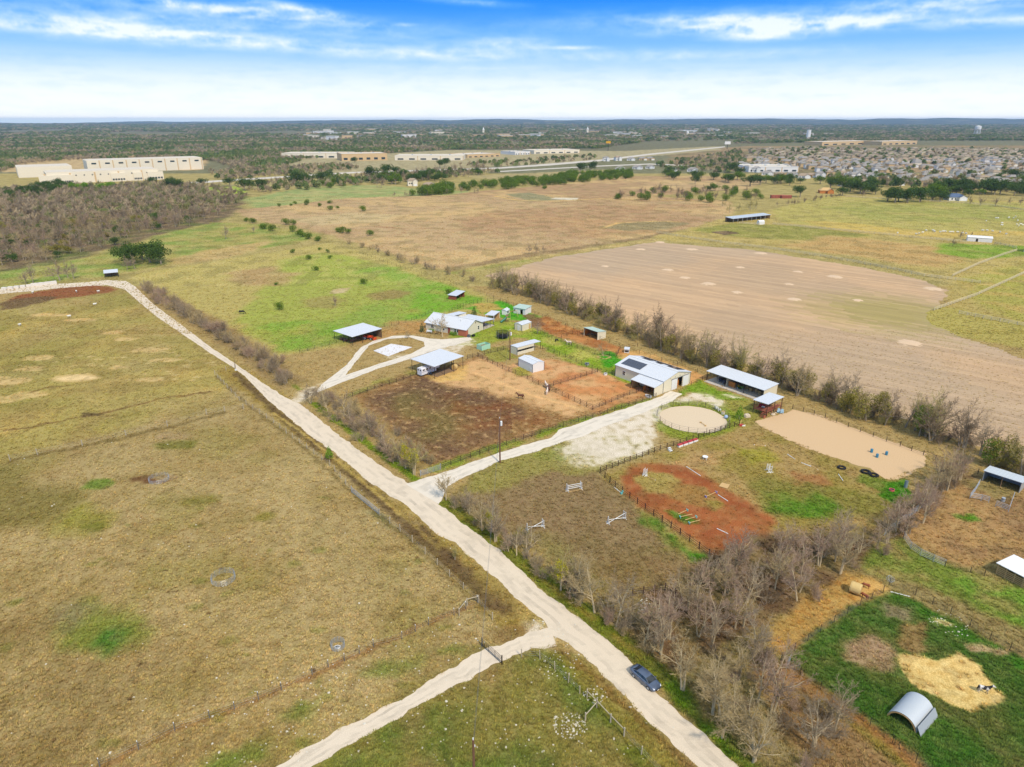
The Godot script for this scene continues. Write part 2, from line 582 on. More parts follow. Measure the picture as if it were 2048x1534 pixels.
	stroke([-34,-346,-7,-373,25,-400,90,-451,111,-477], 7.0, Color(0.571, 0.488, 0.354), 1.5, 1.5, 0.8)
	stroke([-26,-340,-6,-363,24,-388,88,-437,106,-464], 6.0, Color(0.764, 0.672, 0.438), 1.5, 1.5, 0.9)
	stroke([-31,-337,-6,-359,10,-373], 5.0, Color(0.563, 0.597, 0.296), 1.5, 1.5, 0.6)
	# --- east: pastures beyond the rail fence
	paint([90,-451,130,-493,189,-580,227,-593,309,-706,379,-706,501,-653,513,-561,169.3,-166.3,197,-253,173,-268,210,-323,192,-388,146,-421,100,-435], Color(0.722, 0.647, 0.388), 2.5, 3)
	paint([124,-481,162,-516,208,-500,238,-459,195,-435,154,-447], Color(0.588, 0.580, 0.296), 2.5, 3, 0.95)
	paint([219,-593,305,-697,374,-697,489,-637,513,-561,407,-439,353,-477,280,-468,237,-486,201,-521], Color(0.705, 0.663, 0.371), 2.5, 3)
	paint([273,-622,351,-670,454,-622,411,-532,325,-516,274,-532], Color(0.613, 0.622, 0.321), 5, 4, 0.75, 2, 0.3, 0.55, 12.0)
	paint([220,-532,251,-516,285,-477,353,-477,358,-459,268,-447,226,-477], Color(0.822, 0.705, 0.379), 3, 3, 0.7)
	paint([212,-459,239,-435,264,-404,224,-346,202,-373,163,-417], Color(0.755, 0.622, 0.404), 4, 4, 0.9)
	paint([267,-428,311,-417,317,-404,289,-385,253,-376,246,-397], Color(0.521, 0.622, 0.229), 2.5, 2.5, 0.95)
	paint(outline_5, Color(0.672, 0.647, 0.321), 2.5, 3, 0.85)
	paint(outline_5, Color(0.780, 0.672, 0.404), 2.5, 3, 0.8, 2, 0.5, 0.64, 5.0)
	paint([144,-266,169,-279,182,-270,197,-240,189,-189,158.4,-153.8,171,-217,157,-235,142,-246], Color(0.705, 0.663, 0.354), 3, 3, 0.85)
	paint([135,-472,148,-479,154,-468,142,-459], Color(0.471, 0.388, 0.304), 1, 1)
	# --- near west field
	var west := [-213,-276,-207,-286,-200,-303,-181,-308,-133,-253,-96.8,-210.6,-84.5,-199.5,-62.6,-169.7,-46.2,-148.2,-27.7,-125.5,-13.1,-104.8,-3.6,-90.8,0.5,-83.8,-4.7,-78.5,-27.6,-59.3,-33,-49.4,-80.5,-49.4,-293,-253]
	paint(west, Color(0.680, 0.597, 0.409), 2, 1.5)
	paint(outline_6, Color(0.672, 0.613, 0.354), 3, 2)
	paint(outline_6, Color(0.580, 0.555, 0.296), 3, 2, 0.75, 1, 0.42, 0.62, 9.0)
	paint(outline_6, Color(0.780, 0.672, 0.404), 3, 2, 0.6, 2, 0.52, 0.68, 7.0)
	paint(west, Color(0.713, 0.630, 0.438), 1.5, 1, 0.6, 1, 0.45, 0.7, 5.0)
	paint(west, Color(0.613, 0.521, 0.321), 1.5, 1, 0.5, 2, 0.5, 0.66, 4.0)
	paint(west, Color(0.563, 0.530, 0.279), 1.5, 1, 0.4, 2, 0.58, 0.72, 6.0)
	paint([-83.9,-92.1,-52.6,-78.5,-29.8,-66.1,-29.7,-55.1,-75.2,-49.4,-120.6,-96], Color(0.471, 0.388, 0.221), 4, 3, 0.5, 2, 0.4, 0.62, 3.0)
	paint([-112.6,-133.1,-85.5,-120.4,-90.6,-109.6,-112.3,-106.3,-134.6,-133.1], Color(0.488, 0.446, 0.237), 3, 3, 0.7)
	paint([-87.4,-118.5,-75.5,-113,-76.5,-106.3,-85.9,-109.6], Color(0.555, 0.546, 0.237), 2.5, 2.5, 0.8)
	paint([-68.5,-90.8,-59.3,-87.2,-55.3,-79.5,-58.8,-76.6,-67.8,-79.5,-69.6,-86], Color(0.471, 0.513, 0.212), 2, 2.5, 0.85)
	paint([-61.9,-82.7,-57.5,-81.6,-57.6,-77.5,-61.4,-78.5], Color(0.262, 0.471, 0.171), 1.5, 1.5, 0.7)
	paint([-74.6,-87.8,-69.8,-89,-65.2,-86.6,-66.8,-82.7,-70.9,-83.2], Color(0.563, 0.521, 0.371), 2, 2, 0.8)
	paint([-216,-293,-205,-308,-192,-313,-178,-303,-182,-295,-196,-286,-212,-281], Color(0.563, 0.346, 0.229), 1.5, 1.5, 0.95)
	paint([-216,-281,-212,-288,-197,-291,-197,-281,-206,-266], Color(0.438, 0.354, 0.254), 1.5, 1.5, 0.9)
	for q in [[Vector3(-129.7, 0, -190.3), 7.5, 3.2], [Vector3(-152.8, 0, -208.6), 5, 2.6], [Vector3(-149.2, 0, -198.2), 5, 2.4], [Vector3(-150.9, 0, -187.8), 9, 3], [Vector3(-134.9, 0, -176.9), 6, 2.6], [Vector3(-140.7, 0, -173.2), 6, 3], [Vector3(-144.5, 0, -236.8), 4, 2], [Vector3(-135, 0, -229), 4.5, 2.2], [Vector3(-121, 0, -216.8), 6, 2.4], [Vector3(-111.2, 0, -206.6), 5, 2.4], [Vector3(-121.8, 0, -199.5), 3.5, 1.6], [Vector3(-107.1, 0, -188.7), 4, 1.8], [Vector3(-166, 0, -253.3), 6, 2.2], [Vector3(-182, 0, -260.5), 8, 2]]:
		blot(q[0], q[1], q[2], Color(0.864, 0.739, 0.513), 0.8, 1.2, 0.85, 3, 0.15, 0.5)
	blot(Vector3(-129.7, 0, -190.3), 5.5, 2.4, Color(0.947, 0.822, 0.613), 0.6, 0.8, 0.8)
	for k in 26:
		var sp := Vector3(rng.randf_range(-118.0, -92.0), 0, rng.randf_range(-216.0, -188.0))
		blot(sp, rng.randf_range(0.7, 1.6), rng.randf_range(0.4, 0.8), Color(0.805, 0.722, 0.505), 0.4, 0.3, 0.8)
	for k in 14:
		var sp := Vector3(rng.randf_range(-155.0, -122.0), 0, rng.randf_range(-212.0, -196.0))
		blot(sp, rng.randf_range(0.7, 1.8), rng.randf_range(0.4, 0.8), Color(0.805, 0.722, 0.505), 0.4, 0.3, 0.8)
	stroke([-126.7,-153.3,-120.6,-155.3,-113.8,-160.5,-107.8,-163.7,-100.8,-170.4,-96,-174.7,-85.4,-179.1], 1.2, Color(0.471, 0.363, 0.221), 0.5, 0.8, 0.75)
	stroke([-136.1,-178.8,-132.2,-183.8,-128.3,-184.6,-132.1,-181.4], 1.5, Color(0.471, 0.388, 0.221), 0.5, 0.8, 0.7)
	paint([-113.5,-164.3,-108.2,-164.3,-106.5,-162.4,-111.3,-161.8], Color(0.363, 0.296, 0.204), 0.6, 0.6, 0.8)
	stroke([-113.3,-137.4,-101.7,-144.4,-85.7,-155.6,-75.6,-165], 1.6, Color(0.471, 0.404, 0.246), 0.7, 0.8, 0.75)
	stroke([-49.1,-59.3,-42.5,-64.4,-31.1,-71,-20.2,-79.1,-5.5,-88.8], 1.0, Color(0.563, 0.421, 0.254), 0.5, 0.6, 0.7)
	stroke([-89.4,-192.4,-65.9,-163.4,-50.3,-145.7,-33.2,-123.4,-20.9,-108.8,-10.5,-95.5,-3,-84.8], 0.9, Color(0.488, 0.421, 0.254), 0.4, 0.5, 0.7)
	blot(Vector3(-77.11, 0, -129.1), 4.5, 1.8, Color(0.438, 0.313, 0.204), 0.7, 0.7, 0.95)
	blot(Vector3(-75.06, 0, -129.8), 3.0, 1.5, Color(0.663, 0.580, 0.438), 0.5, 0.5, 0.9)
	blot(Vector3(-79.58, 0, -144.9), 5.5, 2.4, Color(0.471, 0.471, 0.221), 1.2, 1.2, 0.85)
	blot(Vector3(-81.85, 0, -150.4), 5.0, 2.2, Color(0.663, 0.563, 0.430), 1.2, 1.2, 0.6)
	blot(Vector3(-87.16, 0, -126.9), 3.6, 1.6, Color(0.413, 0.521, 0.196), 0.9, 1.0, 0.85)
	blot(Vector3(-62.87, 0, -120.1), 4.0, 2.0, Color(0.496, 0.471, 0.229), 1.2, 1.2, 0.8)
	blot(Vector3(-79.01, 0, -110.5), 2.8, 1.3, Color(0.471, 0.471, 0.196), 0.8, 0.8, 0.85)
	blot(Vector3(-48.06, 0, -113.9), 2.0, 1.4, Color(0.521, 0.488, 0.212), 0.8, 0.8, 0.8)
	for k in 110:   # dung and mole dirt
		var px := rng.randf_range(-60.0, 4.0)
		var pz := rng.randf_range(-112.0, -60.0)
		blot(Vector3(px, 0, pz), rng.randf_range(0.15, 0.42), rng.randf_range(0.12, 0.3), Color(0.313, 0.229, 0.146), 0.14, 0.1, rng.randf_range(0.25, 0.7))
	for k in 120:
		var px := rng.randf_range(-80.0, 0.0)
		var pz := rng.randf_range(-125.0, -60.0)
		blot(Vector3(px, 0, pz), rng.randf_range(0.5, 1.6), rng.randf_range(0.4, 0.9), [Color(0.438, 0.471, 0.187), Color(0.571, 0.471, 0.271), Color(0.739, 0.638, 0.421)][k % 3], 0.5, 0.5, 0.4)
	# --- strip between the west fence and the lane: rough grass, a trodden track and a dark ditch
	paint([-91,-196.4,-86.5,-202.8,-62.4,-169,-49.4,-151,-27.3,-123.4,-11.1,-103.2,-1.9,-89.6,4.6,-82.5,2.6,-79.5,-3.4,-84.9,-12.6,-100.3,-26.8,-120.4,-44.5,-141.6,-63.1,-163], Color(0.613, 0.521, 0.271), 1, 1, 0.9)
	stroke([-84.4,-195.1,-60.5,-163,-41.5,-139.1,-26.8,-120.4,-12.8,-101.7,-2.7,-87.8], 2.2, Color(0.413, 0.338, 0.229), 0.7, 0.8, 0.9)
	stroke([-63,-164.7,-52.5,-153.3,-38.7,-136.6,-29.8,-125.5,-21.8,-114.8], 0.8, Color(0.780, 0.680, 0.388), 0.35, 0.3, 0.8)
	stroke([-18.3,-110.5,-11,-101.7,-1.9,-90.2,-0.3,-87.2], 2.6, Color(0.413, 0.329, 0.229), 0.8, 0.8, 0.9)
	stroke([-44.8,-142.9,-35.4,-132,-22,-115.7,-12.9,-103.2], 0.7, Color(0.672, 0.580, 0.313), 0.35, 0.3, 0.6)
	stroke([-79.8,-195.1,-58.1,-168,-46.4,-153.8,-28.4,-129.8,-13.4,-108,-3.7,-94,2.8,-85.5,5,-82.5], 2.4, Color(0.647, 0.555, 0.296), 0.8, 0.8, 0.7)
	paint([-29.4,-118.5,-25.3,-114.8,-22,-109.6,-25.1,-111.3], Color(0.438, 0.455, 0.304), 1, 1, 0.7)
	# --- verge by the lower drive and the south-east meadow
	paint(outline_7, Color(0.546, 0.513, 0.262), 1.5, 1.5)
	paint(outline_7, Color(0.388, 0.471, 0.196), 1.5, 1.5, 0.8, 2, 0.46, 0.62, 3.0)
	paint(outline_7, Color(0.613, 0.505, 0.329), 1.5, 1.5, 0.7, 2, 0.55, 0.7, 4.0)
	paint([-37.2,-59.3,-26.8,-69.4,-18.7,-75.6,-11.9,-78.5,-6.2,-79.5,-8.8,-75.6,-18.6,-67.7,-27.9,-60.3], Color(0.413, 0.496, 0.196), 1.2, 1.2, 0.8, 2, 0.4, 0.6, 3.0)
	paint([-3.3,-82.7,1.2,-83.8,5.7,-82.5,1.2,-80.1,-2.5,-79.5], Color(0.505, 0.388, 0.237), 0.8, 0.8, 0.6)
	paint([5.6,-79.5,9,-76.6,14.4,-69.4,18.9,-62.4,21.4,-57.6,18.5,-57.6,13.2,-66.1,8.7,-72.8], Color(0.588, 0.530, 0.246), 0.8, 0.8, 0.85)
	paint([6.2,-77.5,9.4,-72.8,14.8,-63.9,17.9,-57.6,15.5,-57.6,10.2,-67.7,6,-74.7], Color(0.438, 0.488, 0.171), 0.8, 0.8, 0.8, 2, 0.35, 0.6, 2.0)
	stroke([5.2,-80.1,10.9,-74.2,16.9,-65.4,22,-57.6], 1.0, Color(0.505, 0.371, 0.212), 0.5, 0.5, 0.6)
	# --- east verge of the lane: rich grass
	stroke([-113,-246,-80.7,-206.6,-60.4,-180.7], 1.2, Color(0.471, 0.521, 0.171), 0.5, 0.4, 0.9)
	stroke([-54.3,-171.5,-40.1,-153.3,-27.6,-137.8,-20.2,-128.2], 2.0, Color(0.438, 0.538, 0.129), 0.5, 0.5, 0.95)
	stroke([-14.1,-120.4,-6,-109.6,4.7,-95.4,13.4,-83.8,19,-76.6,21.6,-72,26.1,-63.9,29.2,-58.3], 3.2, Color(0.438, 0.480, 0.154), 0.6, 0.6, 0.95)
	stroke([-14.1,-120.4,-6,-109.6,4.7,-95.4,13.4,-83.8,19,-76.6], 1.2, Color(0.630, 0.496, 0.254), 0.5, 0.5, 0.5, 2, 0.4, 0.6, 2.0)
	stroke([21.7,-72.7,26.2,-64.2,30.1,-57.6], 3.2, Color(0.371, 0.513, 0.120), 0.6, 0.6, 0.9)
	# --- the property: back pasture
	var back := [-190,-332,-179,-349,-144,-391,-113,-428,-67,-373,-30,-323,-5,-284,-3,-268,-18.1,-253.3,-33.4,-253.3,-48.9,-243.2,-55.4,-222.2,-75,-208.6,-86.1,-222.2,-112,-253,-142,-284]
	paint(back, Color(0.722, 0.663, 0.396), 2, 1.5)
	paint([-127,-373,-111,-395,-92,-388,-63,-353,-28,-308,-14,-284,-25,-264,-34,-259,-62,-253,-77.6,-240,-82.7,-222.2,-93.7,-233.8,-106,-253,-111,-293,-120,-334], Color(0.630, 0.672, 0.304), 3, 3, 0.85)
	paint([-81,-340,-71,-366,-39,-323,-14,-284,-25,-268,-35.3,-253.3,-46.3,-249.8,-56.6,-227.8,-70.9,-216.8,-79.3,-222.2,-72,-246.5,-61,-268,-58,-293], Color(0.546, 0.647, 0.279), 3, 3, 0.8, 2, 0.3, 0.55, 6.0)
	paint([-42,-308,-34,-318,-9,-283,-13,-266,-25,-270,-33.4,-253.3,-46.9,-253.3,-42,-276], Color(0.455, 0.663, 0.179), 2, 2, 0.75, 2, 0.25, 0.55, 4.0)
	paint([-94,-246,-78,-253,-60,-243.2,-62.2,-222.2,-76.7,-214.2], Color(0.505, 0.655, 0.237), 2, 2, 0.75, 2, 0.3, 0.55, 4.0)
	paint([-64,-293,-55,-305,-45,-298,-48,-288,-58,-284], Color(0.613, 0.521, 0.338), 2, 2, 0.8)
	paint([-144,-340,-126,-353,-106,-337,-108,-313,-126,-311], Color(0.688, 0.563, 0.404), 3, 3, 0.75)
	paint([-82,-303,-74,-308,-74,-298,-80,-295], Color(0.822, 0.722, 0.588), 1, 1, 0.8)
	paint([-90,-284,-82,-293,-69,-284,-74,-270,-85,-272], Color(0.638, 0.588, 0.354), 2, 2, 0.8)
	stroke([-157,-293,-113,-246,-80.7,-206.6,-63,-184.6], 9.0, Color(0.597, 0.505, 0.346), 1.5, 1.5, 0.85)
	# around the house
	paint([-75,-208.6,-55.4,-222.2,-48.9,-243.2,-33.4,-253.3,-4.6,-253.3,6.2,-222.2,-19.5,-201.9,-37.6,-180.7,-45.9,-173.2,-53.7,-176.9], Color(0.688, 0.588, 0.388), 1.5, 1.5)
	paint([-59.3,-240,-43,-253.3,-31.1,-249.8,-22.2,-233.8,-40.2,-235,-51.9,-222.2], Color(0.739, 0.571, 0.354), 1.5, 1.5, 0.8, 2, 0.3, 0.6, 4.0)
	paint([-22.7,-240,-4.6,-253.3,6.6,-240,-2.4,-227.8,-10.9,-222.2,-21.2,-222.2], Color(0.588, 0.655, 0.237), 1.5, 1.5, 0.9)
	paint([-21.8,-240,-12,-246.5,-11.4,-232.6,-18.2,-227.8], Color(0.488, 0.630, 0.187), 1.5, 1.5, 0.7)
	paint(outline_8, Color(0.555, 0.663, 0.196), 1.2, 1.2, 0.95)
	paint(outline_8, Color(0.747, 0.705, 0.388), 1.2, 1.2, 0.8, 2, 0.48, 0.64, 3.0)
	paint([28.1,-212.6,35.3,-216.8,37,-206.6,29.5,-198.2], Color(0.271, 0.622, 0.137), 1, 1, 0.9)
	paint([-19,-270,-5,-284,12.7,-253.3,-0.8,-253.3], Color(0.296, 0.663, 0.112), 1.2, 1.2, 0.9)
	paint([-16,-278,-8,-279,-3,-270,-13,-262], Color(0.822, 0.630, 0.388), 1, 1, 0.8)
	# dry paddocks in the east of the house
	paint(outline_9, Color(0.764, 0.538, 0.321), 1, 1)
	paint(outline_9, Color(0.630, 0.404, 0.237), 1, 1, 0.85, 2, 0.42, 0.58, 2.0)
	paint([33.6,-210.6,42.8,-216.8,56.9,-193.7,59.1,-190.7,48.3,-182.6,40.5,-195.1], Color(0.855, 0.672, 0.413), 1, 1, 0.9)
	paint([53.5,-195.1,62.1,-190.7,56.4,-180.7,51.2,-182.6], Color(0.830, 0.613, 0.388), 1, 1, 0.9)
	paint([3,-264,10,-260,12.4,-246.5,6.7,-243.2], Color(0.505, 0.371, 0.279), 1, 1, 0.85)
	# big west paddock: dark trampled earth and pale sand by the carport
	var pad := [-43.8,-176.1,-33.7,-192,-22.4,-199.5,-10.4,-210.6,-2.2,-202.8,12.4,-183.8,22,-166.3,6.9,-151.5,-7.4,-141.6,-17,-133.6,-22.5,-141.6,-32.3,-158.3]
	paint(pad, Color(0.597, 0.455, 0.296), 1.5, 1.2)
	paint([-40.4,-173.2,-27.5,-190.7,-18.2,-186.6,-9.2,-182.6,-3.3,-173.2,4.8,-166.3,-0.5,-153.8,-7.5,-144.2,-16.1,-135.5,-21.5,-142.9,-30.8,-156.8], Color(0.446, 0.346, 0.262), 3, 2.5, 0.95, 1, 0.1, 0.4, 4.0)
	paint([-36.3,-173.2,-26.5,-182.6,-17.3,-176.9,-11,-163,-14.9,-148.2,-20.6,-145.5,-28.3,-156.8], Color(0.471, 0.421, 0.246), 2.5, 2.5, 0.8, 2, 0.4, 0.58, 3.0)
	paint([-18,-184.6,-3.3,-173.2,9.9,-163,7,-153.8,-5.2,-145.5,-16.2,-163], Color(0.530, 0.321, 0.187), 2.5, 2.5, 0.75, 2, 0.4, 0.6, 3.0)
	paint([-19,-196.4,-10.3,-208.6,-2.2,-200.9,12.3,-182.2,20.7,-166.3,12.5,-163,2.2,-173.2,-9.1,-180.7,-20.9,-184.6,-24.4,-189.5], Color(0.855, 0.680, 0.480), 2, 2, 0.95)
	paint([-26.1,-192,-19.2,-198.2,-13.2,-201.9,-13.9,-188.7,-21.1,-186.6], Color(0.881, 0.722, 0.421), 1, 1, 0.8)
	paint(pad, Color(0.864, 0.730, 0.521), 0.4, 0.5, 0.6, 3, 0.66, 0.74, 1.6)
	stroke([-12,-195.1,-2,-184.6,5,-176.9,16.9,-168], 1.2, Color(0.931, 0.739, 0.505), 0.4, 0.4, 0.8)
	paint([-44.9,-175,-33.4,-190.3,-23.8,-198.2,-27.3,-201.9,-39.1,-188.7,-46.7,-176.9], Color(0.546, 0.588, 0.229), 1, 1, 0.7, 2, 0.3, 0.6, 3.0)
	# paddocks between the sheds and the barn
	paint(outline_10, Color(0.839, 0.655, 0.463), 1, 1)
	paint(outline_10, Color(0.780, 0.513, 0.321), 1, 1, 0.8, 2, 0.46, 0.6, 3.0)
	paint(outline_11, Color(0.847, 0.655, 0.455), 1, 1)
	paint(outline_11, Color(0.797, 0.521, 0.313), 1, 1, 0.75, 2, 0.46, 0.6, 3.0)
	paint([-0.6,-199.5,5.6,-200.9,5.4,-192,1.7,-192.9], Color(0.630, 0.630, 0.254), 0.8, 0.8, 0.8)
	paint([-10.7,-216.8,-2.4,-222.2,1.8,-209.1,-6.2,-204.2], Color(0.588, 0.588, 0.271), 0.8, 0.8, 0.8)
	paint([20.8,-167,40.7,-180.7,38.3,-175,22.8,-161.4], Color(0.739, 0.538, 0.354), 0.8, 0.8, 0.9)
	# green strip along the drive and round the barn
	stroke([-18,-132.7,-7.4,-140.8,6.9,-151.5,23,-163,41.3,-176.1], 3.5, Color(0.521, 0.613, 0.187), 0.8, 0.8, 0.85, 2, 0.25, 0.5, 2.0)
	paint([39.3,-173.2,45.8,-177.6,55.6,-188.7,59.3,-180.7,65.4,-173.2,64.7,-163,57.5,-156.8,57.2,-173.2,50.3,-178.8], Color(0.496, 0.630, 0.171), 1, 1, 0.95)
	paint([57.2,-173.2,65.4,-173.2,67.3,-163,57.9,-153.8,53.7,-156.8], Color(0.630, 0.580, 0.304), 1, 1, 0.8)
	paint([36.1,-156.8,36.9,-168,43.4,-173.2,56.7,-171.5,59.5,-163,55.4,-153.8,44.9,-146.8,38.3,-149.6], Color(0.546, 0.605, 0.204), 1, 1, 0.9)
	# lower meadow and jumping field
	var low := [-12.6,-120.4,-7,-133.1,6.5,-141.6,19.2,-132,22.3,-123.4,29.1,-111.3,35.1,-101.7,31.2,-93.4,22.4,-90.8,17.3,-89.6,12.8,-92.1,3.3,-104.8,-6.2,-114.8]
	paint(low, Color(0.613, 0.538, 0.363), 1.5, 1.5)
	paint(low, Color(0.521, 0.488, 0.279), 1.5, 1.5, 0.75, 2, 0.44, 0.62, 4.0)
	paint(low, Color(0.538, 0.438, 0.321), 1.5, 1.5, 0.7, 1, 0.45, 0.65, 4.0)
	paint([-12.6,-120.4,-7.1,-134.3,6.6,-145.5,21.8,-153.8,32,-148.2,33.4,-142.9,19.4,-133.1,6.1,-130.9,-6.6,-122.4], Color(0.597, 0.571, 0.304), 1.5, 1.5, 0.85)
	paint([14.3,-137.8,24,-142.9,32.7,-145.5,29.6,-141.6,20.6,-134.3,15.1,-135], Color(0.797, 0.755, 0.546), 0.8, 1.0, 0.7, 3, 0.3, 0.55, 1.0)
	paint([4.2,-141.6,16.2,-146.8,20.5,-142.9,14.3,-137.8,6.3,-137.8], Color(0.538, 0.580, 0.271), 1, 1, 0.7, 3, 0.3, 0.6, 2.0)
	paint([26.3,-116.7,29.1,-111.3,34.2,-101.7,32.5,-98.8,28.6,-104.8,24.6,-113], Color(0.304, 0.530, 0.129), 0.9, 0.9, 0.9)
	paint([23.6,-118.5,26.7,-113.9,31.5,-101.7,27.4,-103.2], Color(0.521, 0.488, 0.254), 1, 1, 0.7)
	paint([13.7,-100.3,24.4,-101.7,31.8,-96,25.8,-91.5,17.5,-90.8], Color(0.521, 0.413, 0.288), 2, 2, 0.6)
	# arena meadow
	var mead := [19.6,-130.9,31.3,-138.3,45.2,-148.2,56.8,-154.4,65.5,-151,75.4,-135.5,82.4,-127.6,81.7,-120.4,72.9,-109.6,62,-106.3,52.8,-106.3,46.6,-109.6,33.3,-101.7]
	paint(mead, Color(0.672, 0.563, 0.354), 1.2, 1.2)
	paint(mead, Color(0.588, 0.530, 0.262), 1.2, 1.2, 0.8, 2, 0.44, 0.6, 3.0)
	paint([53.2,-142.9,60.9,-144.9,60.7,-137.8,53.1,-135.5], Color(0.630, 0.613, 0.221), 1, 1, 0.7)
	paint([48.8,-128.7,61.6,-128.7,75,-123.4,74.7,-116.7,59.3,-113,50.3,-114.8], Color(0.513, 0.505, 0.229), 1.5, 1.5, 0.8)
	paint([51.3,-123.4,63.3,-122.4,65.6,-118.5,57.7,-113.9,50.3,-114.8], Color(0.346, 0.530, 0.146), 1.2, 1.5, 0.85, 2, 0.25, 0.5, 2.0)
	paint([60.7,-132,67,-131.3,67.1,-126.5,59.7,-126.5], Color(0.630, 0.413, 0.262), 1.2, 1.2, 0.7)
	paint([79.2,-127.6,84.6,-128.7,81.2,-122.4,76.1,-119.5,75.6,-122.4], Color(0.271, 0.521, 0.104), 0.8, 0.8, 0.95)
	paint([76,-132,80.3,-127.6,76.1,-123.4,73.9,-127.6], Color(0.438, 0.530, 0.196), 0.8, 0.8, 0.8)
	paint([30.4,-133.1,43.9,-142.9,53.2,-142.9,41.4,-133.1], Color(0.739, 0.597, 0.404), 1.2, 1.2, 0.7)
	# beaten track of red earth
	var track := [22.7,-129.1,26.3,-134,32,-135.9,38.3,-134.3,43.1,-127.6,46.2,-120.4,50.2,-113,45.2,-105.6,40.4,-101.7,35.3,-102.5,30.1,-111.3,25.6,-118.5,23.4,-123.4]
	paint(track, Color(0.655, 0.396, 0.237), 1.2, 1.6)
	paint(track, Color(0.563, 0.313, 0.187), 0.8, 1.2, 0.7, 2, 0.42, 0.6, 2.0)
	paint([26.2,-129.1,30.3,-132.7,35.4,-130.9,35.7,-126.5,32.4,-122.4,27.5,-123.4], Color(0.655, 0.588, 0.329), 0.8, 0.8, 0.95)
	paint([32.5,-127.6,40.4,-125.5,42.2,-120.4,37.4,-117.6,32,-120.4], Color(0.630, 0.521, 0.296), 0.8, 0.8, 0.75)
	paint([39.1,-119.5,42.2,-120.4,42.3,-117.6,39.6,-116.7], Color(0.613, 0.555, 0.279), 0.6, 0.6, 0.8)
	paint([29.6,-116.3,32.2,-116.7,36,-112.2,33,-111.7], Color(0.329, 0.513, 0.154), 0.6, 0.6, 0.9)
	# thicket floor in the south corner
	paint(outline_12, Color(0.438, 0.346, 0.254), 1.2, 1.2, 0.95)
	paint(outline_12, Color(0.597, 0.530, 0.346), 1.2, 1.2, 0.8, 2, 0.48, 0.62, 2.0)
	# neighbour to the south-east
	var se := [22,-74.2,41.3,-84.9,56.6,-94.7,78.5,-111.3,103.3,-132,125.5,-142.9,139.4,-120.4,72.7,-49.4,30.4,-49.4,28.4,-59.3]
	paint(se, Color(0.597, 0.530, 0.338), 1.2, 1.2)
	paint(outline_13, Color(0.697, 0.555, 0.363), 1.2, 1.2)
	paint(outline_13, Color(0.555, 0.438, 0.313), 1.2, 1.2, 0.7, 2, 0.46, 0.62, 2.5)
	blot(Vector3(88.44, 0, -113.8), 2.4, 1.2, Color(0.329, 0.538, 0.137), 0.7, 0.7, 0.9)
	paint(outline_14, Color(0.496, 0.563, 0.237), 1, 1, 0.95)
	paint([71.7,-94.7,78.8,-95.4,87.3,-90.8,80.5,-81.6,76,-86], Color(0.446, 0.630, 0.204), 1, 1, 0.85, 2, 0.25, 0.5, 2.0)
	paint(outline_14, Color(0.672, 0.563, 0.371), 1, 1, 0.7, 2, 0.5, 0.64, 2.0)
	paint(outline_15, Color(0.755, 0.605, 0.338), 1, 1.5, 0.9)
	paint(outline_15, Color(0.655, 0.463, 0.229), 0.5, 0.6, 0.7, 3, 0.5, 0.64, 1.0)
	paint([56.6,-94.7,60.8,-94.7,62,-92.1,59.1,-89.6,55.3,-88.4], Color(0.855, 0.672, 0.388), 0.6, 0.6, 0.8)
	paint(outline_16, Color(0.404, 0.446, 0.221), 1, 1)
	paint(outline_16, Color(0.304, 0.438, 0.171), 1, 1, 0.9, 2, 0.38, 0.56, 2.5)
	paint([40,-75.6,45.5,-78.5,48.8,-74.7,52.3,-72,53.6,-69.4,49.4,-67.7,46,-66.1,42.1,-70.7], Color(0.262, 0.404, 0.146), 1.2, 1.5, 0.8, 2, 0.2, 0.5, 2.0)
	paint([50.3,-64.6,55.3,-67.7,58.7,-63.9,57.6,-59.3,51.2,-57.6], Color(0.271, 0.446, 0.154), 1.2, 1.5, 0.8, 2, 0.2, 0.5, 2.0)
	paint([62.5,-91.5,67.5,-84.9,73.3,-75.6,71.9,-73.8,65.9,-82.2,61,-90.2], Color(0.271, 0.471, 0.137), 0.6, 0.6, 0.85)
	paint([49.1,-80.1,53.6,-81.6,55.7,-78.5,54.6,-75.1,49.9,-74.2,47.5,-76.6], Color(0.688, 0.555, 0.446), 0.8, 0.8, 0.9)
	paint([59.2,-89,63.7,-87.8,61.3,-84.9,57.8,-85.5], Color(0.605, 0.513, 0.430), 0.8, 0.8, 0.8)
	paint([59.2,-83.8,63.7,-84.9,62.6,-81.6,58.1,-77.5,56.2,-79.5], Color(0.588, 0.471, 0.304), 0.6, 0.8, 0.9)
	paint([65.1,-86,66.7,-84.9,68,-83.8,66.3,-82.9,64.9,-84.4], Color(0.864, 0.764, 0.563), 0.4, 0.5, 0.85)
	paint([66.5,-79.5,69,-80.1,72.8,-78,70.9,-77.3,66.5,-78.3], Color(0.772, 0.638, 0.513), 0.5, 0.5, 0.85)
	stroke([37.5,-75.6,39.6,-72.8,43.8,-66.9,46.9,-61.7,48.8,-57.6], 2.6, Color(0.630, 0.438, 0.254), 0.7, 0.7, 0.85)
	paint([33.7,-75.6,37.9,-75.6,43.4,-66.1,47.4,-58.3,37.8,-53.9,33.3,-63.1], Color(0.588, 0.455, 0.304), 1, 1, 0.75)
	stroke([40.9,-69.4,45.4,-62.4,47.1,-57.6], 1.2, Color(0.546, 0.505, 0.212), 0.6, 0.6, 0.7)
	# spread hay
	var hay := [55.4,-77.7,58.8,-77.5,61.1,-76.6,64.7,-77.7,66.2,-75.6,65.8,-72.4,65.8,-70.2,63,-68.5,59.6,-67.3,57.5,-69.4,55.6,-70.7,54.4,-72.8]
	paint(hay, Color(0.897, 0.772, 0.496), 0.3, 0.6)
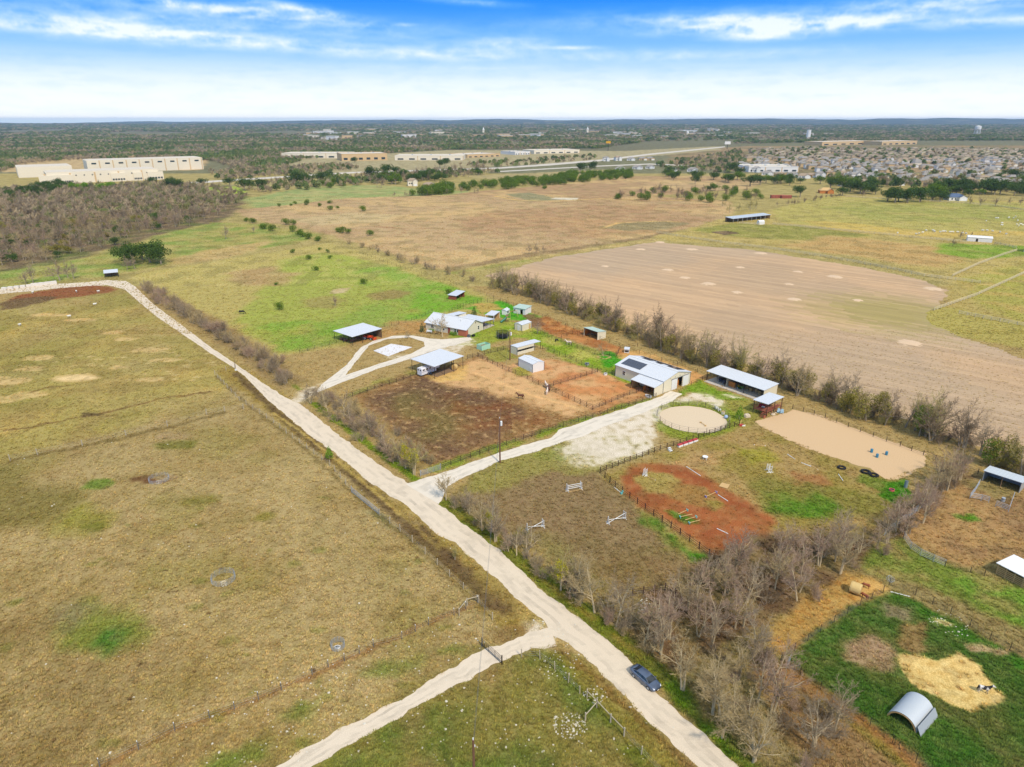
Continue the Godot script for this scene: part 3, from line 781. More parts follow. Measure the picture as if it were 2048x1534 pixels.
	paint(hay, Color(0.780, 0.622, 0.346), 0.3, 0.3, 0.7, 3, 0.48, 0.66, 0.8)
	paint(hay, Color(0.964, 0.864, 0.597), 0.3, 0.3, 0.6, 3, 0.56, 0.7, 1.3)

func paint_gravel():
	# gravel thinning out into the grass
	for q in [[[11.8,-148.2,18.3,-154.4,28.2,-163,37.1,-169,44.1,-173.2,38.1,-163,36,-155.3,36.7,-150.4,29.8,-142.1,25.2,-139.6,19.3,-137.4,16.9,-141.8], 0.28, 0.44, 2.0], [[-61.3,-173.2,-57.2,-171.1,-53.8,-182.6,-56.2,-186.2,-59.9,-178.8], 0.4, 0.55, 1.5], [[8.9,-144.2,18.8,-148.2,27.3,-141.6,23.2,-136.6,16.2,-134.3,14.2,-136.6], 0.48, 0.6, 1.6], [[43.4,-173.2,50.3,-178.8,55.4,-176.9,57.9,-171.1,55.7,-168,50,-172.2], 0.22, 0.45, 2.0], [[58.4,-177.6,61.5,-177.6,63.7,-174.3,60.1,-174], 0.3, 0.5, 1.6], [[-28,-222.2,-21.7,-227.8,-13.9,-230.2,-12.8,-225.6,-19.7,-214.2,-21.8,-210.6], 0.45, 0.56, 1.6], [[-41.4,-210.6,-38,-209.6,-31.9,-212.6,-28.3,-210.6,-35.7,-205.7], 0.5, 0.6, 1.6], [[1.2,-82.5,5.8,-83.8,6.5,-79.5,2.6,-78.5], 0.4, 0.55, 1.5]]:
		paint(q[0], Color(0.797, 0.747, 0.647), 3.0, 2.0, 0.6)
		paint(q[0], Color(0.906, 0.855, 0.772), 0.8, 2.0, 0.9, 3, q[1], q[2], q[3])

func paint_nap():
	# fine mottling of straw, dead leaf and bare soil all over the near turf
	var all := [-250, -310, 250, -310, 250, -54, -250, -54]
	paint(all, Color(0.797, 0.713, 0.505), 0.3, 0.0, 0.18, 3, 0.52, 0.66, 1.7)
	paint(all, Color(0.404, 0.346, 0.221), 0.3, 0.0, 0.2, 3, 0.54, 0.68, 2.3)
	var mid := [-900, -1010, 900, -1010, 900, -310, -900, -310]
	paint(mid, Color(0.822, 0.739, 0.513), 0.8, 0.0, 0.3, 3, 0.5, 0.66, 9.0)
	paint(mid, Color(0.438, 0.413, 0.254), 0.8, 0.0, 0.26, 3, 0.52, 0.66, 12.0)
	paint(all, Color(0.505, 0.480, 0.262), 0.5, 0.0, 0.10, 2, 0.5, 0.64, 2.2)

func ground_material(t) -> StandardMaterial3D:
	var m := StandardMaterial3D.new()
	m.resource_name = "ground_" + t.name
	m.albedo_texture = M.turf_grain
	m.roughness = 1.0
	m.metallic_specular = 0.1
	var s := 1.0 / 22.0 if t.ppm > 2.0 else (1.0 / 90.0 if t.ppm > 0.5 else 1.0 / 900.0)
	m.uv1_scale = Vector3(s, s, 1)
	m.heightmap_enabled = t.ppm > 2.0
	m.heightmap_texture = M.turf_grain
	m.heightmap_scale = 5.0
	m.detail_enabled = true
	m.detail_albedo = ImageTexture.create_from_image(t.im)
	m.detail_blend_mode = BaseMaterial3D.BLEND_MODE_MUL
	m.detail_uv_layer = BaseMaterial3D.DETAIL_UV_2
	return m

func build_ground():
	var g := grain_picture(21, 1024, Color(0.80, 0.785, 0.75), Color(1.0, 1.0, 1.0), 0.055, 0.85, 5, 2.4)
	M.turf_grain = ImageTexture.create_from_image(g)
	var mesh := ArrayMesh.new()
	var mats := []
	for t in tiles:
		add_sheet(mesh, t.x0, t.z0, t.x0 + t.w, t.z0 + t.d, 0.0)
		t.im.convert(Image.FORMAT_RGB8)
		mats.append(ground_material(t))
	var rest := StandardMaterial3D.new()
	rest.resource_name = "ground_outskirts"
	rest.albedo_texture = M.turf_grain
	rest.albedo_color = Color(0.463, 0.438, 0.321)
	rest.uv1_scale = Vector3(1.0 / 120.0, 1.0 / 120.0, 1)
	rest.roughness = 1.0
	for r in [[-900, -310, -250, -54], [250, -310, 900, -54], [-900, -54, 900, 400], [-6000, -1010, -900, 400], [900, -1010, 6000, 400], [-14000, -14000, 14000, -8010], [-14000, -8010, -6000, 400], [6000, -8010, 14000, 400]]:
		add_sheet(mesh, r[0], r[1], r[2], r[3], 0.0)
		mats.append(rest)
	for i in mats.size():
		mesh.surface_set_material(i, mats[i])
	structure("ground", mesh, null)

func add_sheet(mesh: ArrayMesh, x0: float, z0: float, x1: float, z1: float, y: float):
	var arr := []
	arr.resize(Mesh.ARRAY_MAX)
	arr[Mesh.ARRAY_VERTEX] = PackedVector3Array([Vector3(x0, y, z0), Vector3(x1, y, z0), Vector3(x1, y, z1), Vector3(x0, y, z1)])
	arr[Mesh.ARRAY_NORMAL] = PackedVector3Array([Vector3.UP, Vector3.UP, Vector3.UP, Vector3.UP])
	arr[Mesh.ARRAY_TEX_UV] = PackedVector2Array([Vector2(x0, z0), Vector2(x1, z0), Vector2(x1, z1), Vector2(x0, z1)])
	arr[Mesh.ARRAY_TEX_UV2] = PackedVector2Array([Vector2(0, 0), Vector2(1, 0), Vector2(1, 1), Vector2(0, 1)])
	arr[Mesh.ARRAY_INDEX] = PackedInt32Array([0, 1, 2, 0, 2, 3])
	mesh.add_surface_from_arrays(Mesh.PRIMITIVE_TRIANGLES, arr)

# ------------------------------------------------------------------ lanes, drives, sand rings and the ploughed field

# a sheet between two edge lines, both walked in equal steps, with crumbling edges
func lane_mesh(left_flat: Array, right_flat: Array, y: float, crumble := 0.35, seed_ := 1) -> ArrayMesh:
	var l := points(left_flat)
	var r := points(right_flat)
	var long := 0.0
	for i in l.size() - 1:
		long += l[i].distance_to(l[i + 1])
	var n := int(long / 0.45)
	var noise := FastNoiseLite.new()
	noise.seed = seed_
	noise.frequency = 0.16
	noise.fractal_octaves = 4
	noise.fractal_gain = 0.6
	var rows := []
	for i in n + 1:
		var a := along(l, float(i) / n)
		var b := along(r, float(i) / n)
		var d := (b - a).normalized()
		var inset := a.distance_to(b) * 0.025
		a += d * (inset + noise.get_noise_2d(a.x, a.y) * crumble * 2.2)
		b += d * (noise.get_noise_2d(b.x + 50.0, b.y) * crumble * 2.2 - inset)
		var line := []
		for k in 9:
			line.append(a.lerp(b, k / 8.0))
		rows.append(line)
	# wheel-worn streaks run lengthwise: the stone is ground finer and greyer there
	var s := Shape.new()
	s.painted = true
	for i in n:
		for k in 8:
			var p: Array = rows[i]
			var q: Array = rows[i + 1]
			var g := 1.0 + noise.get_noise_2d(i * 0.35, k * 22.0) * 0.28 + noise.get_noise_2d(p[k].x * 3.0, p[k].y * 3.0 + 99.0) * 0.12 - (0.07 if k in [2, 5] else 0.0)
			s.tint = Color(minf(g, 1.0), minf(g, 1.0) * 0.995, minf(g, 1.0) * 0.985)
			s.quad(Vector3(p[k].x, y, p[k].y), Vector3(p[k + 1].x, y, p[k + 1].y), Vector3(q[k + 1].x, y, q[k + 1].y), Vector3(q[k].x, y, q[k].y))
	return s.raw()

func along(l: PackedVector2Array, t: float) -> Vector2:
	var long := 0.0
	for i in l.size() - 1:
		long += l[i].distance_to(l[i + 1])
	var want := t * long
	for i in l.size() - 1:
		var d := l[i].distance_to(l[i + 1])
		if want <= d or i == l.size() - 2:
			return l[i].lerp(l[i + 1], want / d)
		want -= d
	return l[l.size() - 1]

func sheet(o: PackedVector2Array, y: float, fall := 0.0) -> ArrayMesh:
	var s := Shape.new()
	var ids := Geometry2D.triangulate_polygon(o)
	for k in range(0, ids.size(), 3):
		var a := o[ids[k]]
		var b := o[ids[k + 1]]
		var d := o[ids[k + 2]]
		if (b - a).cross(d - a) < 0.0:
			var e := b
			b = d
			d = e
		s.tri(Vector3(a.x, y, a.y), Vector3(b.x, y, b.y), Vector3(d.x, y, d.y))
	return s.raw()

func lane(called: String, left_flat: Array, right_flat: Array, y: float, crumble: float, seed_: int, mat: Material):
	structure(called, lane_mesh(left_flat, right_flat, y, crumble, seed_), mat)
	var o := points(left_flat)
	var r := points(right_flat)
	r.reverse()
	o.append_array(r)
	bare_spots.append(o)

var bare_spots := []

func build_roads():
	var gravel := grainy("caliche_gravel", Color(0.761, 0.694, 0.592), Color(0.849, 0.796, 0.711), 9.0, 1.0, 0.0, 512, 0.12, 2.0)
	var gravel2 := grainy("pale_drive_gravel", Color(0.775, 0.726, 0.641), Color(0.859, 0.824, 0.761), 8.0, 1.0, 0.0, 512, 0.12, 2.0)
	gravel.vertex_color_use_as_albedo = true
	gravel2.vertex_color_use_as_albedo = true
	var sand := grainy("arena_sand", Color(0.711, 0.585, 0.423), Color(0.817, 0.697, 0.536), 11.0, 1.0, 0.0, 512, 0.09, 0.8)
	var pen_sand := grainy("ring_sand", Color(0.740, 0.655, 0.529), Color(0.831, 0.754, 0.634), 9.0, 1.0, 0.0, 512, 0.09, 0.8)
	lane("gravel_road", [-236,-291,-226,-295,-216,-300,-208,-305,-197,-310,-188,-312,-179,-306,-175,-303,-160,-284,-139,-258,-114.4,-230.2,-98.9,-212.6,-87.5,-200.5,-80.7,-192.4,-67.8,-174,-62.2,-166.7,-52.3,-154.1,-41.8,-142.1,-37.9,-137.1,-29.5,-126.5,-24.7,-121.6,-20.5,-117.2,-14.3,-108.5,-10.2,-104.8,-5.7,-99,0.9,-89.6,4.8,-84.5,5.7,-81.8,8.5,-79.5,10.8,-76.6,13,-73,15.6,-69,18.3,-64.8,20,-62,22,-59.3,24.2,-55.1], [-243,-301,-233,-305,-222,-310,-214,-315,-202,-318,-194,-323,-184,-321,-174,-310,-150,-278,-125,-248,-101.7,-219.5,-87.8,-203.7,-71.4,-184.6,-61.9,-174.3,-56.9,-170.1,-49.7,-160.5,-40.7,-149.3,-33.2,-140.1,-25,-130.4,-19.8,-125.7,-15.2,-119.5,-11,-114.5,-6.1,-108,-2.2,-103.4,2.8,-95.4,6.2,-90.6,9.8,-86,13.7,-81.1,16.6,-77.1,19.6,-70.7,22.1,-66.9,24.4,-64,26.9,-59.3,29.3,-55.1], 0.03, 0.32, 4, gravel)
	lane("house_drive", [-55.4,-176.9,-54.7,-179.1,-48.2,-188.7,-41.4,-198.2,-32.8,-207.6,-26,-216.2,-20.2,-221.1,-13.8,-227.8], [-55.4,-185.4,-54.7,-188.7,-50.9,-192,-42.2,-202.8,-33.5,-212.6,-29.6,-221.1,-25.2,-228.4,-14.9,-231.4], 0.042, 0.25, 9, gravel2)
	lane("loop_drive", [-55,-187.4,-51.9,-201.9,-51.3,-218.9,-48.3,-226.7,-42.5,-232.6,-35.5,-233.2,-29,-229.6,-22.9,-228.4,-20.5,-224.4], [-50.2,-192,-49.4,-207.6,-48.6,-221.6,-43.5,-229,-36,-230.8,-30.6,-225.6,-29.6,-220,-30.4,-216.8,-29.2,-214.7], 0.054, 0.2, 12, gravel2)
	lane("barn_drive", [-22.6,-126.9,-19.5,-129.3,-15.9,-131.1,-9.4,-136.4,-2.9,-141.6,9.2,-149.3,12,-154.4,20.2,-160.5,29.2,-166.7,40.7,-175.4,44.9,-179.9], [-14.4,-118.5,-13.5,-125.5,-9.6,-130.4,-2.7,-137.1,4.5,-141.3,11.7,-146.5,17.9,-150.4,24.7,-156.8,36.5,-165.7,43.9,-172.2,48,-177.6], 0.044, 0.25, 15, gravel2)
	lane("field_drive", [5.8,-83.2,2.6,-82.6,-0.5,-80.4,-4.4,-78.9,-6.8,-76.6,-11.7,-72.2,-16.1,-68.7,-20.3,-65.7,-24.2,-62.8,-27.8,-59.7,-33.1,-55.1], [6.5,-79.5,2.6,-78.5,0.4,-77.4,-2.1,-75.4,-6.3,-72.5,-11.3,-69,-16.1,-65.2,-19.9,-62.4,-23.3,-59.3,-28.6,-55.1], 0.046, 0.4, 18, gravel)
	structure("sand_arena", sheet(ragged(points([62,-158.9,68.1,-162.4,75,-166.3,80.5,-163,85.2,-155,91.2,-146.8,95.5,-140.8,92,-135.2,82.7,-128.7,80.1,-129.1,79,-133.8,73.8,-138.3,68.6,-144.2,65.1,-151.2,62.8,-155]), 1.0, 0.5), 0.03), sand)
	structure("round_pen_sand", sheet(ragged(disc(Vector2(Vector3(46.52, 0, -160.5).x, Vector3(46.52, 0, -160.5).z), 8.5, 8.5, 0.0, 40), 1.0, 0.15), 0.03), pen_sand)
	var slab := Shape.new()
	slab.prism(points([-46.1,-215.7,-41.5,-223.3,-33.8,-219.5,-40.3,-210.1]), 0.0, 0.12, Transform3D(Basis(Vector3(1, 0, 0), Vector3(0, 0, 1), Vector3(0, 1, 0)), Vector3.ZERO))
	structure("concrete_pad", slab.raw(), grainy("pad_concrete", Color(0.775, 0.761, 0.754), Color(0.859, 0.852, 0.852), 4.0))

var field_outline: PackedVector2Array

# the ploughed field: ridge after ridge, each a real fold of earth, clipped to the field's outline
func build_field():
	var o := ragged(points([-13,-331,24,-382,90,-432,141,-405,179,-359,198,-323,196,-301,180,-279,164,-262,159,-248,159,-233,166,-210,175.3,-173.2,126,-116.7,115.1,-136.6,110,-146,101.2,-163,92.9,-173.2,74.7,-201.9,50,-237.5,26,-279,4,-315]), 3.0, 1.6)
	field_outline = o
	var dir := Vector2(0.778, 0.628)
	var side := Vector2(-dir.y, dir.x)
	var n := FastNoiseLite.new()
	n.frequency = 0.012
	n.fractal_octaves = 4
	var fine := FastNoiseLite.new()
	fine.seed = 4
	fine.frequency = 0.2
	var a_min := INF
	var a_max := -INF
	for p in o:
		a_min = minf(a_min, p.dot(side))
		a_max = maxf(a_max, p.dot(side))
	var s := Shape.new()
	s.painted = true
	var rng := rng_of(8)
	var pitch := 1.7
	var row := a_min
	var k := 0
	var tone := 0.0
	while row < a_max:
		var cuts := []
		for i in o.size():
			var p := o[i]
			var q := o[(i + 1) % o.size()]
			var dp := p.dot(side) - row
			var dq := q.dot(side) - row
			if (dp <= 0.0) != (dq <= 0.0):
				cuts.append(p.lerp(q, dp / (dp - dq)).dot(dir))
		cuts.sort()
		if true:
			tone = rng.randf_range(-0.10, 0.08)
		for c in range(0, cuts.size() - 1, 2):
			var l: float = cuts[c + 1] - cuts[c]
			var m := maxi(1, int(l / 5.0))
			var prev := []
			for j in m + 1:
				var at: Vector2 = dir * (cuts[c] + l * j / m) + side * row
				var wob := fine.get_noise_2d(at.x, at.y) * 0.25
				var e := minf(1.0, minf(j, m - j) + 0.15)
				var crest := at + side * (pitch * 0.42 + wob)
				var low := at + side * (pitch + wob * 0.5)
				var u := clampf(0.5 + n.get_noise_2d(at.x, at.y) * 1.4, 0.0, 1.0)
				var col: Color = Color(0.464, 0.334, 0.202).lerp(Color(0.551, 0.378, 0.215), u)
				var grey := clampf((n.get_noise_2d(at.x * 0.5 + 400.0, at.y * 0.5) + 0.05) * 2.5, 0.0, 1.0)
				col = col.lerp(Color(0.434, 0.334, 0.221), grey * 0.7)
				var grass := clampf(1.25 - at.distance_to(Vector2(Vector3(153.6, 0, -261.9).x, Vector3(153.6, 0, -261.9).z)) / 34.0 + fine.get_noise_2d(at.x, at.y) * 0.5, 0.0, 0.85)
				col = col.lerp(Color(0.334, 0.286, 0.090), grass)
				col = col * (1.0 + tone + fine.get_noise_2d(at.x * 2.0, at.y * 2.0) * 0.12)
				col.a = 1.0
				var now := [Vector3(at.x + wob * side.x * 0.5, 0.02, at.y + wob * side.y * 0.5), Vector3(crest.x, 0.02 + 0.24 * e, crest.y), Vector3(low.x, 0.02, low.y), col]
				if j > 0:
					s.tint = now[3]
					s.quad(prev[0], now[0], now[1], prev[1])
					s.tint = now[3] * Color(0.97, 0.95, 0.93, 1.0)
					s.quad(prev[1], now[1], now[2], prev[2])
				prev = now
		row += pitch
		k += 1
	var soil := grainy("ploughed_soil", Color(0.90, 0.88, 0.86), Color(1, 1, 1), 9.0, 1.0, 0.0, 512, 0.06, 4.0)
	soil.vertex_color_use_as_albedo = true
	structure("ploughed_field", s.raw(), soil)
	# low pale mounds of sandy soil on it
	var sandy := grainy("sandy_mound_soil", Color(0.747, 0.627, 0.486), Color(0.831, 0.726, 0.592), 6.0)
	for p in [Vector3(92.72, 0, -430.7), Vector3(76.33, 0, -405.2), Vector3(106.2, 0, -405.2), Vector3(48.69, 0, -355.3), Vector3(79.77, 0, -346.4), Vector3(84.02, 0, -327.6), Vector3(144.3, 0, -341.5), Vector3(118.6, 0, -352.7), Vector3(157.9, 0, -329.8), Vector3(91.96, 0, -314.6), Vector3(129.2, 0, -313.6), Vector3(100.1, 0, -297.9), Vector3(120.6, 0, -285.2), Vector3(147.2, 0, -283.5), Vector3(143, 0, -392.3), Vector3(191, 0, -304.6), Vector3(137.2, 0, -224.4)]:
		var md := Shape.new()
		var r := rng.randf_range(2.4, 4.4)
		var ring := []
		for j in 20:
			var a := TAU * j / 20.0
			ring.append(Vector3(cos(a) * r * rng.randf_range(0.85, 1.15), 0.05, sin(a) * r * rng.randf_range(0.85, 1.15)))
		for j in 20:
			var b: Vector3 = ring[j]
			var d: Vector3 = ring[(j + 1) % 20]
			var b2 := b * 0.6 + Vector3(0, 0.27, 0)
			var d2 := d * 0.6 + Vector3(0, 0.27, 0)
			md.quad(b, b2, d2, d)
			md.tri(Vector3(0, 0.34, 0), d2, b2)
		structure("sand_mound", md.mesh(true), sandy, p)

# ------------------------------------------------------------------ sheds, barns and houses

func wall_paints():
	grainy("cream_siding", Color(0.803, 0.761, 0.641), Color(0.873, 0.845, 0.754), 2.6, 0.6)
	grainy("white_siding", Color(0.838, 0.831, 0.803), Color(0.880, 0.873, 0.859), 1.5, 0.6)
	grainy("pale_metal_roof", Color(0.711, 0.726, 0.740), Color(0.831, 0.838, 0.845), 3.4, 0.45)
	grainy("grey_metal_roof", Color(0.683, 0.718, 0.740), Color(0.768, 0.789, 0.803), 2.4, 0.5)
	grainy("green_metal_roof", Color(0.613, 0.697, 0.641), Color(0.711, 0.775, 0.726), 2.4, 0.5)
	grainy("rusty_metal_roof", Color(0.522, 0.451, 0.388), Color(0.683, 0.648, 0.606), 2.0, 0.7)
	grainy("red_boards", Color(0.508, 0.254, 0.177), Color(0.648, 0.360, 0.261), 0.9, 0.85)
	grainy("orange_wood", Color(0.690, 0.402, 0.149), Color(0.796, 0.529, 0.247), 0.9, 0.8)
	grainy("old_wood", Color(0.437, 0.346, 0.247), Color(0.571, 0.472, 0.346), 0.8, 0.9)
	grainy("tan_boards", Color(0.718, 0.578, 0.360), Color(0.803, 0.676, 0.465), 0.8, 0.85)
	grainy("brick_red", Color(0.613, 0.318, 0.212), Color(0.747, 0.458, 0.339), 0.5, 0.9)
	grainy("concrete", Color(0.683, 0.648, 0.599), Color(0.768, 0.733, 0.683), 2.0, 0.95)
	grainy("galvanised", Color(0.613, 0.641, 0.662), Color(0.747, 0.768, 0.782), 0.8, 0.4, 0.3)
	plain("dark_post", Color(0.16, 0.12, 0.10), 0.7)
	plain("rust_pipe", Color(0.24, 0.13, 0.09), 0.8)
	plain("grey_post", Color(0.42, 0.42, 0.42), 0.6)
	plain("white_paint", Color(0.88, 0.88, 0.86), 0.5)
	plain("trim_grey", Color(0.34, 0.36, 0.38), 0.6)
	plain("black_rubber", Color(0.05, 0.05, 0.055), 0.8)
	var glass := plain("window_glass", Color(0.12, 0.15, 0.17), 0.08)
	glass.metallic_specular = 0.8
	var solar := plain("solar_cell", Color(0.10, 0.13, 0.22), 0.15)
	solar.clearcoat_enabled = true
	solar.clearcoat = 0.6
	solar.clearcoat_roughness = 0.05

# roof height above the floor at a point of the plan
func roof_at(o: Dictionary, x: float, z: float) -> float:
	match o.roof:
		"gx":
			return o.h + (o.ridge - o.h) * (1.0 - absf(z) / (o.d * 0.5))
		"gz":
			return o.h + (o.ridge - o.h) * (1.0 - absf(x) / (o.w * 0.5))
		"mono":
			return lerpf(o.rear, o.h, clampf(z / o.d + 0.5, -0.4, 1.6))
	return o.h

func roof_slab(parent: Node, mat: Material, a: Vector3, b: Vector3, c: Vector3, d: Vector3, thick := 0.09, called := "roof_sheet") -> MeshInstance3D:
	var s := Shape.new()
	var t := Vector3(0, -thick, 0)
	s.quad(a, b, c, d)
	s.quad(d + t, c + t, b + t, a + t)
	for q in [[a, b], [b, c], [c, d], [d, a]]:
		s.quad(q[1], q[0], q[0] + t, q[1] + t)
	# standing seams
	var n := int(a.distance_to(d) / 0.6)
	var e := (d - a).normalized() * 0.03
	var up := Vector3(0, 0.045, 0)
	for k in range(1, n):
		var p := a.lerp(d, float(k) / n)
		var q := b.lerp(c, float(k) / n)
		s.quad(p - e, q - e, q - e * 0.5 + up, p - e * 0.5 + up)
		s.quad(p - e * 0.5 + up, q - e * 0.5 + up, q + e * 0.5 + up, p + e * 0.5 + up)
		s.quad(p + e * 0.5 + up, q + e * 0.5 + up, q + e, p + e)
	return part(parent, called, s.raw(), mat)

# r: [x, z, turn, width, depth] of the plan; front is +z
func shed(called: String, label: String, category: String, r: Array, o: Dictionary, group := "") -> Node3D:
	var t := thing(called, label, category, Vector3(r[0], 0, r[1]), r[2], group)
	o.w = r[3] if not o.has("w") else o.w
	o.d = r[4] if not o.has("d") else o.d
	var wm: Material = M[o.get("walls", "cream_siding")]
	var rm: Material = M[o.get("top", "pale_metal_roof")]
	var open: String = o.get("open", "")
	var w: float = o.w
	var d: float = o.d
	var th := 0.12
	var base: float = o.get("floor", 0.0)
	# walls: f front, b back, l left, r right; openings named in o.open are left out
	for side in ["f", "b", "l", "r"]:
		if side in open:
			continue
		var fb: bool = side in "fb"
		var half := w * 0.5 if fb else d * 0.5 - th
		var outl := PackedVector2Array()
		var steps := [-half, 0.0, half]
		outl.append(Vector2(-half, base))
		outl.append(Vector2(half, base))
		for k in [2, 1, 0]:
			var u: float = steps[k]
			var hh: float
			if side == "f": hh = roof_at(o, u, d * 0.5)
			elif side == "b": hh = roof_at(o, u, -d * 0.5)
			elif side == "l": hh = roof_at(o, -w * 0.5, -u)
			else: hh = roof_at(o, w * 0.5, -u)
			outl.append(Vector2(u, hh - 0.08))
		var s := Shape.new()
		var basis: Basis
		var at: Vector3
		if side == "f":
			basis = Basis.IDENTITY
			at = Vector3(0, 0, d * 0.5 - th)
		elif side == "b":
			basis = Basis.IDENTITY
			at = Vector3(0, 0, -d * 0.5)
		elif side == "l":
			basis = Basis(Vector3.UP, PI / 2)
			at = Vector3(-w * 0.5, 0, 0)
		else:
			basis = Basis(Vector3.UP, PI / 2)
			at = Vector3(w * 0.5 - th, 0, 0)
		var pieces := [outl]
		for q in o.get("holes", []):
			if q[0] != side or q[5] != "gap":
				continue
			# a real hole: the wall is cut at its middle, and each half notched
			var c: float = q[1]
			if side == "b":
				c = -c
			var hole := PackedVector2Array([Vector2(c - q[3] / 2, q[2] - 0.01), Vector2(c + q[3] / 2, q[2] - 0.01), Vector2(c + q[3] / 2, q[2] + q[4]), Vector2(c - q[3] / 2, q[2] + q[4])])
			var cut := []
			for pc in pieces:
				for hx in [[-99.0, c], [c, 99.0]]:
					for half_ in Geometry2D.intersect_polygons(pc, PackedVector2Array([Vector2(hx[0], -1), Vector2(hx[1], -1), Vector2(hx[1], 99), Vector2(hx[0], 99)])):
						cut.append_array(Geometry2D.clip_polygons(half_, hole))
			pieces = cut
		for pc in pieces:
			s.prism(pc, 0.0, th, Transform3D(basis, at))
		part(t, "wall", s.raw(), M[o.get("wall_" + side)] if o.has("wall_" + side) else wm)
	# roof
	var v: float = o.get("over", 0.3)
	var x1 := w * 0.5 + v
	var z1 := d * 0.5 + v
	var lift := 0.03
	if o.roof == "gx":
		var low: float = o.h - (o.ridge - o.h) * v / (d * 0.5)
		roof_slab(t, rm, Vector3(-x1, low + lift, z1), Vector3(-x1, o.ridge + lift, 0), Vector3(x1, o.ridge + lift, 0), Vector3(x1, low + lift, z1))
		roof_slab(t, rm, Vector3(-x1, o.ridge + lift, 0), Vector3(-x1, low + lift, -z1), Vector3(x1, low + lift, -z1), Vector3(x1, o.ridge + lift, 0))
		bx(t, "ridge_cap", M.white_paint, Vector3(0, o.ridge + 0.06, 0), Vector3(w + 2 * v + 0.02, 0.05, 0.4))
	elif o.roof == "gz":
		var low: float = o.h - (o.ridge - o.h) * v / (w * 0.5)
		roof_slab(t, rm, Vector3(0, o.ridge + lift, z1), Vector3(-x1, low + lift, z1), Vector3(-x1, low + lift, -z1), Vector3(0, o.ridge + lift, -z1))
		roof_slab(t, rm, Vector3(x1, low + lift, z1), Vector3(0, o.ridge + lift, z1), Vector3(0, o.ridge + lift, -z1), Vector3(x1, low + lift, -z1))
		bx(t, "ridge_cap", M.white_paint, Vector3(0, o.ridge + 0.06, 0), Vector3(0.4, 0.05, d + 2 * v + 0.02))
	else:
		var hf: float = roof_at(o, 0, z1)
		var hb: float = roof_at(o, 0, -z1)
		roof_slab(t, rm, Vector3(-x1, hf + lift, z1), Vector3(-x1, hb + lift, -z1), Vector3(x1, hb + lift, -z1), Vector3(x1, hf + lift, z1))
	if o.has("trim"):
		for sx in [-1, 1]:
			for sz in [-1, 1]:
				bx(t, "corner_trim", M.trim_grey, Vector3(sx * (w * 0.5 + 0.01), roof_at(o, sx * w * 0.5, sz * d * 0.5) * 0.5 - 0.05, sz * (d * 0.5 + 0.01)), Vector3(0.12, roof_at(o, sx * w * 0.5, sz * d * 0.5) - 0.1, 0.12))
	for q in o.get("posts", []):
		var hh: float = roof_at(o, q[0], q[1]) - 0.06
		rod(t, "post", M[o.get("post_paint", "dark_post")], Vector3(q[0], 0, q[1]), Vector3(q[0], hh, q[1]), o.get("post_r", 0.09))
	for q in o.get("holes", []):
		opening(t, o, q)
	return t

# a door or window set on a wall: [side, along, sill, width, height, kind]
func opening(t: Node3D, o: Dictionary, q: Array):
	var n: Vector3
	var at: Vector3
	var turn := 0.0
	var w: float = o.w
	var d: float = o.d
	match q[0]:
		"f": at = Vector3(q[1], 0, d * 0.5)
		"b":
			at = Vector3(-q[1], 0, -d * 0.5)
			turn = PI
		"r":
			at = Vector3(w * 0.5, 0, -q[1])
			turn = PI / 2
		"l":
			at = Vector3(-w * 0.5, 0, q[1])
			turn = -PI / 2
	var b := Basis(Vector3.UP, turn)
	at += Vector3(0, q[2] + q[4] * 0.5, 0)
	var e := Vector3(0, turn, 0)
	if q[5] == "window":
		var f := bx(t, "window", M.white_paint, at + b * Vector3(0, 0, 0.02), Vector3(q[3], q[4], 0.07), e)
		var g := part(f, "pane", unit_box, M.window_glass, Transform3D(Basis.from_scale(Vector3(0.82, 0.84, 0.5)), Vector3(0, 0, 0.4)))
		part(f, "bar", unit_box, M.white_paint, Transform3D(Basis.from_scale(Vector3(0.84, 0.05, 0.4)), Vector3(0, 0, 0.52)))
	elif q[5] != "gap":
		var f2 := bx(t, "door", M[q[5]], at + b * Vector3(0, 0, 0.03), Vector3(q[3], q[4], 0.07), e)
		part(f2, "handle", unit_box, M.dark_post, Transform3D(Basis.from_scale(Vector3(0.06 / q[3], 0.16 / q[4], 0.7)), Vector3(0.38, 0, 0.6)))

